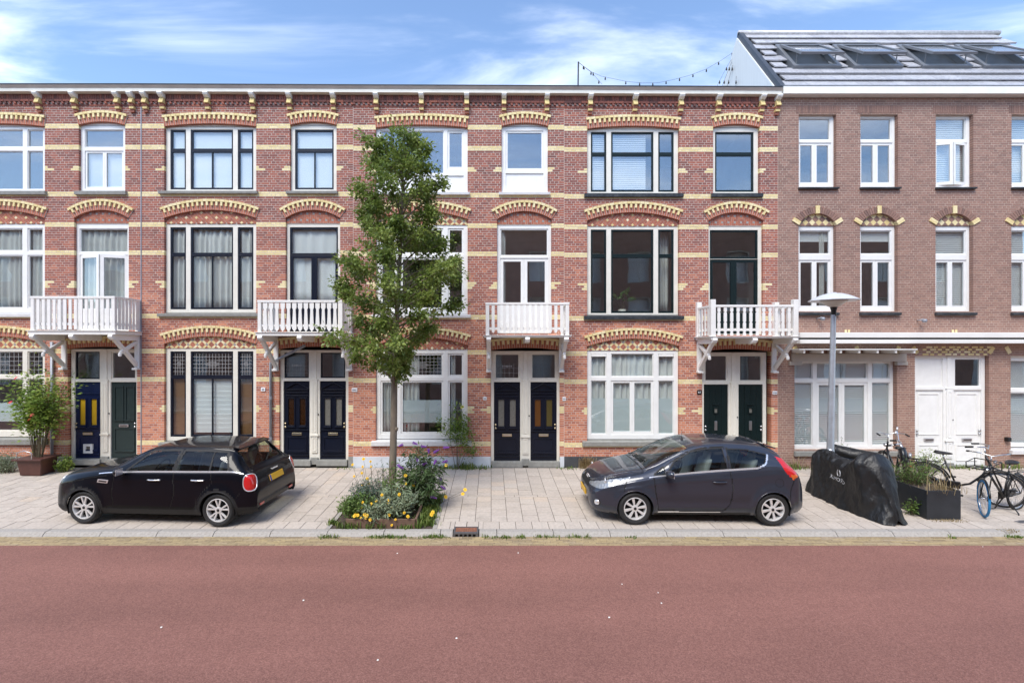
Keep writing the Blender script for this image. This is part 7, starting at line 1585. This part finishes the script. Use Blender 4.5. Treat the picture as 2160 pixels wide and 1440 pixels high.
# ================================================================ bicycles
M['bblack'] = mat('black_enamel', (0.010, 0.010, 0.011), 0.3, var=0.15, scale=9); M['btyre'] = mat('blue_tyre', (0.02, 0.21, 0.46), 0.6, var=0.15); M['leather'] = mat('black_saddle', (0.016, 0.015, 0.015), 0.5, var=0.2)
def bike(label, loc, ang, steer=0.0, front_tyre='rubber', carrier=False, step=True, stand=True, crate=False):
    b = thing('bicycle', label, 'bicycle', loc, ang, local=True, group=None); wr = 0.345; WB = 1.12
    def whl(c, yaw, tyre):
        Rz = Matrix.Rotation(yaw, 3, 'Z'); c = Vector(c); T = [2 * math.pi * i / 40 for i in range(40)]
        q = MB(); q.tube([c + Rz @ Vector((wr * math.cos(t), 0, wr * math.sin(t))) * 0.955 for t in T], 0.021, 8, closed=True); w_ = q.build('wheel', M[tyre], b, smooth=True)
        q = MB(); q.tube([c + Rz @ Vector((wr * math.cos(t), 0, wr * math.sin(t))) * 0.89 for t in T], 0.011, 6, closed=True); q.build('rim', M['steel'], w_, smooth=True)
        q = MB()
        for i in range(28):
            t = 2 * math.pi * i / 28; s_ = 1 if i % 2 else -1; q.tube([c + Rz @ Vector((0.02 * math.cos(t + 1.2 * s_), 0.025 * s_, 0.02 * math.sin(t + 1.2 * s_))), c + Rz @ Vector((wr * 0.88 * math.cos(t), 0, wr * 0.88 * math.sin(t)))], 0.0018, 3, cap=False)
        q.build('spokes', M['steel'], w_)
        q = MB(); ax_ = Rz @ Vector((0, 1, 0)); q.tube([c - ax_ * 0.045, c + ax_ * 0.045], 0.022, 8); q.build('hub', M['steel'], w_, smooth=True)
        q = MB(); q.tube([c + Rz @ Vector(((wr + 0.025) * math.cos(t), 0, (wr + 0.025) * math.sin(t))) for t in [R(15 + 150 * i / 20) for i in range(21)]], 0.018, 6); q.build('mudguard', M['bblack'], b, smooth=True)
    rw0 = Vector((0, 0, wr)); fw0 = Vector((WB, 0, wr)); hd = Vector((WB - 0.17, 0, 0.82)); ht = Vector((WB - 0.23, 0, 0.98)); bb_ = Vector((0.46, 0, 0.30)); st_ = Vector((0.28, 0, 0.80))
    whl(rw0, 0, 'rubber'); whl(fw0, steer, front_tyre)
    q = MB(); q.tube([bb_, st_], 0.017, 8); q.tube([hd, ht], 0.02, 8)
    if step: q.tube([hd, Vector((WB - 0.28, 0, 0.58)), Vector((0.66, 0, 0.38)), bb_], 0.021, 8)
    else: q.tube([ht - Vector((0, 0, .05)), st_ - Vector((0, 0, 0.05))], 0.017, 8); q.tube([hd, bb_], 0.021, 8); q.tube([ht - Vector((0, 0, .12)), st_ - Vector((-.02, 0, 0.16))], 0.014, 8)
    for s_ in (-1, 1): q.tube([bb_ + Vector((-.04, .03 * s_, 0)), rw0 + Vector((0, 0.055 * s_, 0))], 0.010, 6); q.tube([st_ + Vector((0, .02 * s_, -.05)), rw0 + Vector((0, 0.055 * s_, 0))], 0.009, 6)
    q.build('frame', M['bblack'], b, smooth=True)
    Rz = Matrix.Rotation(steer, 3, 'Z'); q = MB(); pv = hd
    for s_ in (-1, 1): q.tube([hd, hd + Vector((0.03, 0.05 * s_, -0.08)), fw0 + Rz @ Vector((0, 0.055 * s_, 0))], 0.011, 6)
    q.build('fork', M['bblack'], b, smooth=True)
    q = MB(); q.tube([st_, st_ + Vector((-0.03, 0, 0.13))], 0.013, 8); q.build('seat_post', M['steel'], b, smooth=True)
    q = MB(); sc = st_ + Vector((-0.03, 0, 0.16)); vs = []
    for (k, (x, w_, h)) in enumerate(((-0.14, 0.05, 0.02), (-0.12, 0.10, 0.035), (-0.05, 0.105, 0.035), (0.03, 0.06, 0.03), (0.10, 0.026, 0.025), (0.15, 0.012, 0.012))):
        for i in range(10): t = 2 * math.pi * i / 10; vs.append(sc + Vector((x, w_ * math.cos(t), h * math.sin(t) + (0.012 if k == 1 else 0))))
    q.add(vs, [(i * 10 + j, i * 10 + (j + 1) % 10, (i + 1) * 10 + (j + 1) % 10, (i + 1) * 10 + j) for i in range(5) for j in range(10)] + [tuple(range(9, -1, -1)), tuple(range(50, 60))]); q.build('saddle', M['leather'], b, smooth=True)
    q = MB(); top = ht + Vector((-0.02, 0, 0.16)); q.tube([ht, top], 0.012, 8)
    def hb(x, y, z): return top + Rz @ Vector((x, y, z))
    q.tube([hb(-0.20, -0.29, 0.03), hb(-0.08, -0.28, 0.05), hb(0.04, -0.16, 0.05), hb(0.05, 0, 0.0), hb(0.04, 0.16, 0.05), hb(-0.08, 0.28, 0.05), hb(-0.20, 0.29, 0.03)], 0.012, 8); q.build('handlebar', M['steel'], b, smooth=True)
    for s_ in (-1, 1): q = MB(); q.tube([hb(-0.12, 0.288 * s_, 0.045), hb(-0.24, 0.292 * s_, 0.025)], 0.018, 8); q.build('grip', M['rubber'], b, smooth=True)
    q = MB(); q.lathe([(0.0, -0.05), (0.035, -0.04), (0.045, 0.0), (0.0, 0.012)], (0, 0, 0), 12); q.v = [tuple(hd + Vector((0.09, 0, 0.06)) + Vector((p[2], p[0], p[1]))) for p in q.v]; q.build('front_light', M['steel'], b, smooth=True)
    q = MB()
    for s_ in (-1, 1): q.tube([Vector((-0.30, 0.06 * s_, 0.76)), Vector((0.22, 0.06 * s_, 0.76))], 0.007, 6); q.tube([Vector((-0.18, 0.06 * s_, 0.76)), rw0 + Vector((0, 0.06 * s_, 0))], 0.006, 6)
    for x in (-0.28, -0.14, 0.0, 0.14): q.tube([Vector((x, -0.06, 0.76)), Vector((x, 0.06, 0.76))], 0.006, 6)
    q.build('luggage_rack', M['bblack'], b, smooth=True)
    q = MB(); q.obox((-0.33, 0, 0.68), (0.012, 0, 0), (0, 0.035, 0), (0, 0, 0.022)); q.build('rear_light', M['tail'], b, bevel=0.006)
    q = MB(); q.obox((0.22, -0.05, 0.335), (0.30, 0, -0.005), (0, 0.016, 0), (0, 0, 0.075)); q.build('chain_guard', M['bblack'], b, bevel=0.02)
    for s_ in (-1, 1):
        q = MB(); q.tube([bb_ + Vector((0, 0.06 * s_, 0)), bb_ + Vector((-0.05 * s_, 0.09 * s_, 0.16 * s_))], 0.010, 6); q.obox(bb_ + Vector((-0.05 * s_, 0.12 * s_, 0.16 * s_)), (0.045, 0, 0), (0, 0.045, 0), (0, 0, 0.012)); q.build('pedal', M['rubber'], b)
    if stand:
        q = MB()
        for s_ in (-1, 1): q.tube([Vector((0.40, 0.03 * s_, 0.28)), Vector((0.38, 0.12 * s_, 0.12)), Vector((0.36, 0.18 * s_, 0.012)), Vector((0.42, 0.20 * s_, 0.012))], 0.012, 6)
        q.build('kickstand', M['bblack'], b, smooth=True)
    if carrier:
        q = MB(); c0 = hd + Vector((0.16, 0, 0.10))
        for (dx, dz) in ((-0.13, 0), (0.15, 0)): q.tube([c0 + Vector((dx, -0.2, dz)), c0 + Vector((dx, 0.2, dz))], 0.010, 6)
        for y_ in (-0.2, -0.1, 0, 0.1, 0.2): q.tube([c0 + Vector((-0.13, y_, 0)), c0 + Vector((0.15, y_, 0))], 0.008, 6)
        for y_ in (-0.2, 0.2): q.tube([c0 + Vector((-0.13, y_, 0)), c0 + Vector((-0.13, y_, 0.15)), c0 + Vector((0.15, y_, 0.1)), c0 + Vector((0.15, y_, 0))], 0.009, 6)
        q.tube([c0 + Vector((-0.13, -0.2, 0.15)), c0 + Vector((-0.13, 0.2, 0.15))], 0.009, 6); q.tube([c0, hd], 0.014, 6); q.build('front_carrier', M['bblack'], b, smooth=True)
    return b
def bike_at(label, fpx, fpy, ang, **k):
    """front wheel touches the ground at the given pixel; ang = heading"""
    z = gz(gpos(fpx, fpy, 0.02).y); g = gpos(fpx, fpy, z); loc = (g.x - 1.12 * math.cos(ang), g.y - 1.12 * math.sin(ang), z); return bike(label, loc, ang, **k)
bike_at('black transport bicycle with a blue front tyre and front carrier', 2075, 1089, R(180 + 20), steer=R(38), front_tyre='btyre', carrier=True, step=False)
bike('black step-through bicycle parked behind the one with the blue tyre', (9.42, 10.45, gz(10.4)), R(-42), steer=R(-12))
bike('black bicycle half hidden behind the overgrown black planter', (9.0, 10.55, gz(10.5)), R(68), steer=R(10))
# ================================================================ moped
mo_ = thing('moped', 'black moped with mirrors and a front carrier behind the covered motorcycle', 'moped', (8.2, 11.0, gz(11.0)), R(-42), local=True)
def mwheel(c):
    c = Vector(c); q = MB(); q.lathe([(0.12, -0.04), (0.16, -0.05), (0.215, -0.045), (0.235, -0.02), (0.235, 0.02), (0.215, 0.045), (0.16, 0.05), (0.12, 0.04)], c, 28, 'y'); w_ = q.build('wheel', M['rubber'], mo_, smooth=True); q = MB(); q.lathe([(0.125, -0.035), (0.03, -0.05), (0, -0.05)], c, 20, 'y'); q.lathe([(0.125, 0.035), (0.03, 0.05), (0, 0.05)], c, 20, 'y'); q.build('rim', M['alloy'], w_, smooth=True)
mwheel((0, 0, 0.235)); mwheel((1.22, 0, 0.235))
q = MB(); q.xprism([(0, 0)], 0, 0) if False else None
def hull(q, secs, n=14):
    vs = []
    for (c, a, b_, w_) in secs:
        for i in range(n): t = 2 * math.pi * i / n; vs.append(Vector(c) + Vector(a) * math.cos(t) + Vector((0, w_, 0)) * math.sin(t))
    k = len(secs); q.add(vs, [(i * n + j, i * n + (j + 1) % n, (i + 1) * n + (j + 1) % n, (i + 1) * n + j) for i in range(k - 1) for j in range(n)] + [tuple(range(n - 1, -1, -1)), tuple(range((k - 1) * n, k * n))])
hull(q, [((-0.35, 0, 0.72), (0, 0, .05), 0, 0.06), ((-0.25, 0, 0.66), (0, 0, .13), 0, 0.14), ((0.05, 0, 0.58), (0, 0, .2), 0, 0.17), ((0.40, 0, 0.48), (0, 0, .22), 0, 0.16), ((0.5, 0, 0.36), (0, 0, .12), 0, 0.14), ((0.8, 0, 0.30), (0, 0, .06), 0, 0.15), ((0.92, 0, 0.36), (0, 0, .09), 0, 0.14)]); q.build('body', M['bblack'], mo_, smooth=True)
q = MB(); hull(q, [((0.90, 0, 0.32), (.05, 0, .02), 0, 0.16), ((0.94, 0, 0.6), (.06, 0, .02), 0, 0.2), ((0.90, 0, 0.88), (.07, 0, .02), 0, 0.15), ((0.86, 0, 1.02), (.06, 0, .02), 0, 0.09)]); q.build('front_shield', M['bblack'], mo_, smooth=True)
q = MB(); hull(q, [((-0.36, 0, 0.80), (0, 0, .02), 0, 0.05), ((-0.25, 0, 0.80), (0, 0, .06), 0, 0.13), ((0.1, 0, 0.80), (0, 0, .06), 0, 0.14), ((0.38, 0, 0.74), (0, 0, .05), 0, 0.09)]); q.build('saddle', M['leather'], mo_, smooth=True)
q = MB(); q.tube([(0.90, 0, 0.95), (0.84, 0, 1.10)], 0.025, 8); q.tube([(0.70, -0.36, 1.10), (0.78, -0.30, 1.12), (0.85, -0.1, 1.12), (0.85, 0.1, 1.12), (0.78, 0.30, 1.12), (0.70, 0.36, 1.10)], 0.014, 8); q.build('handlebar', M['steel'], mo_, smooth=True)
for s_ in (-1, 1):
    q = MB(); q.tube([(0.78, 0.30 * s_, 1.12), (0.66, 0.37 * s_, 1.09)], 0.019, 8); q.build('grip', M['rubber'], mo_, smooth=True)
    q = MB(); q.tube([(0.82, 0.2 * s_, 1.12), (0.78, 0.32 * s_, 1.34)], 0.007, 6); mm = q.build('mirror_arm', M['steel'], mo_); q = MB(); hull(q, [((0.80, 0.34 * s_, 1.37), (0, 0, .045), 0, 0.06), ((0.77, 0.34 * s_, 1.37), (0, 0, .05), 0, 0.07)]); q.build('mirror', M['chrome'], mo_, smooth=True)
q = MB(); hull(q, [((0.98, 0, 0.86), (0, 0, .07), 0, 0.07), ((1.03, 0, 0.86), (0, 0, .06), 0, 0.06)]); q.build('headlight', M['head'], mo_, smooth=True)
q = MB()
for s_ in (-1, 1): q.tube([(0.94, 0.07 * s_, 0.5), (1.22, 0.075 * s_, 0.235)], 0.018, 8)
q.build('fork', M['steel'], mo_, smooth=True)
q = MB(); q.tube([(1.22 + 0.26 * math.cos(t), 0, 0.235 + 0.26 * math.sin(t)) for t in [R(20 + 150 * i / 16) for i in range(17)]], 0.045, 8); q.build('front_mudguard', M['bblack'], mo_, smooth=True)
q = MB()
for s_ in (-1, 1): q.tube([(0.98, 0.14 * s_, 0.78), (1.28, 0.14 * s_, 0.80), (1.30, 0.14 * s_, 0.58), (1.0, 0.14 * s_, 0.52), (0.98, 0.14 * s_, 0.78)], 0.012, 6)
for (x, z) in ((1.28, 0.80), (1.30, 0.58), (1.15, 0.55)): q.tube([(x, -0.14, z), (x, 0.14, z)], 0.012, 6)
q.build('front_carrier', M['bblack'], mo_, smooth=True)
q = MB(); q.tube([(0.35, 0.05, 0.3), (0.3, 0.16, 0.01)], 0.014, 6); q.tube([(0.35, -0.05, 0.3), (0.3, -0.16, 0.01)], 0.014, 6); q.build('kickstand', M['steel'], mo_)
# dark cover lying over the moped's rear
q = MB(); vs = []
for i in range(21):
    for j in range(17):
        u, v_ = i / 20, j / 16 * 2 - 1; x = -0.38 + u * 0.8; w_ = 0.16 + 0.05 * mnoise.noise(Vector((u * 3, v_ * 2, 1))); a = abs(v_); z = 0.92 - 0.10 * u - (0.0 if a < .5 else (a - .5) * 0.35) + 0.02 * mnoise.noise(Vector((u * 6, v_ * 3, 4))); c_, s_ = math.cos(R(-40)), math.sin(R(-40)); yy = w_ * max(-1, min(1, v_ * 1.4)); vs.append((8.2 + x * c_ - yy * s_, 11.0 + x * s_ + yy * c_, z + gz(11)))
q.add(vs, [(i * 17 + j, i * 17 + j + 1, (i + 1) * 17 + j + 1, (i + 1) * 17 + j) for i in range(20) for j in range(16)]); o = q.build('saddle_cover', M['tarp'], None, smooth=True); o.modifiers.new('solid', 'SOLIDIFY').thickness = 0.004
tag(o, 'black cloth thrown over the saddle of the moped', 'cloth')
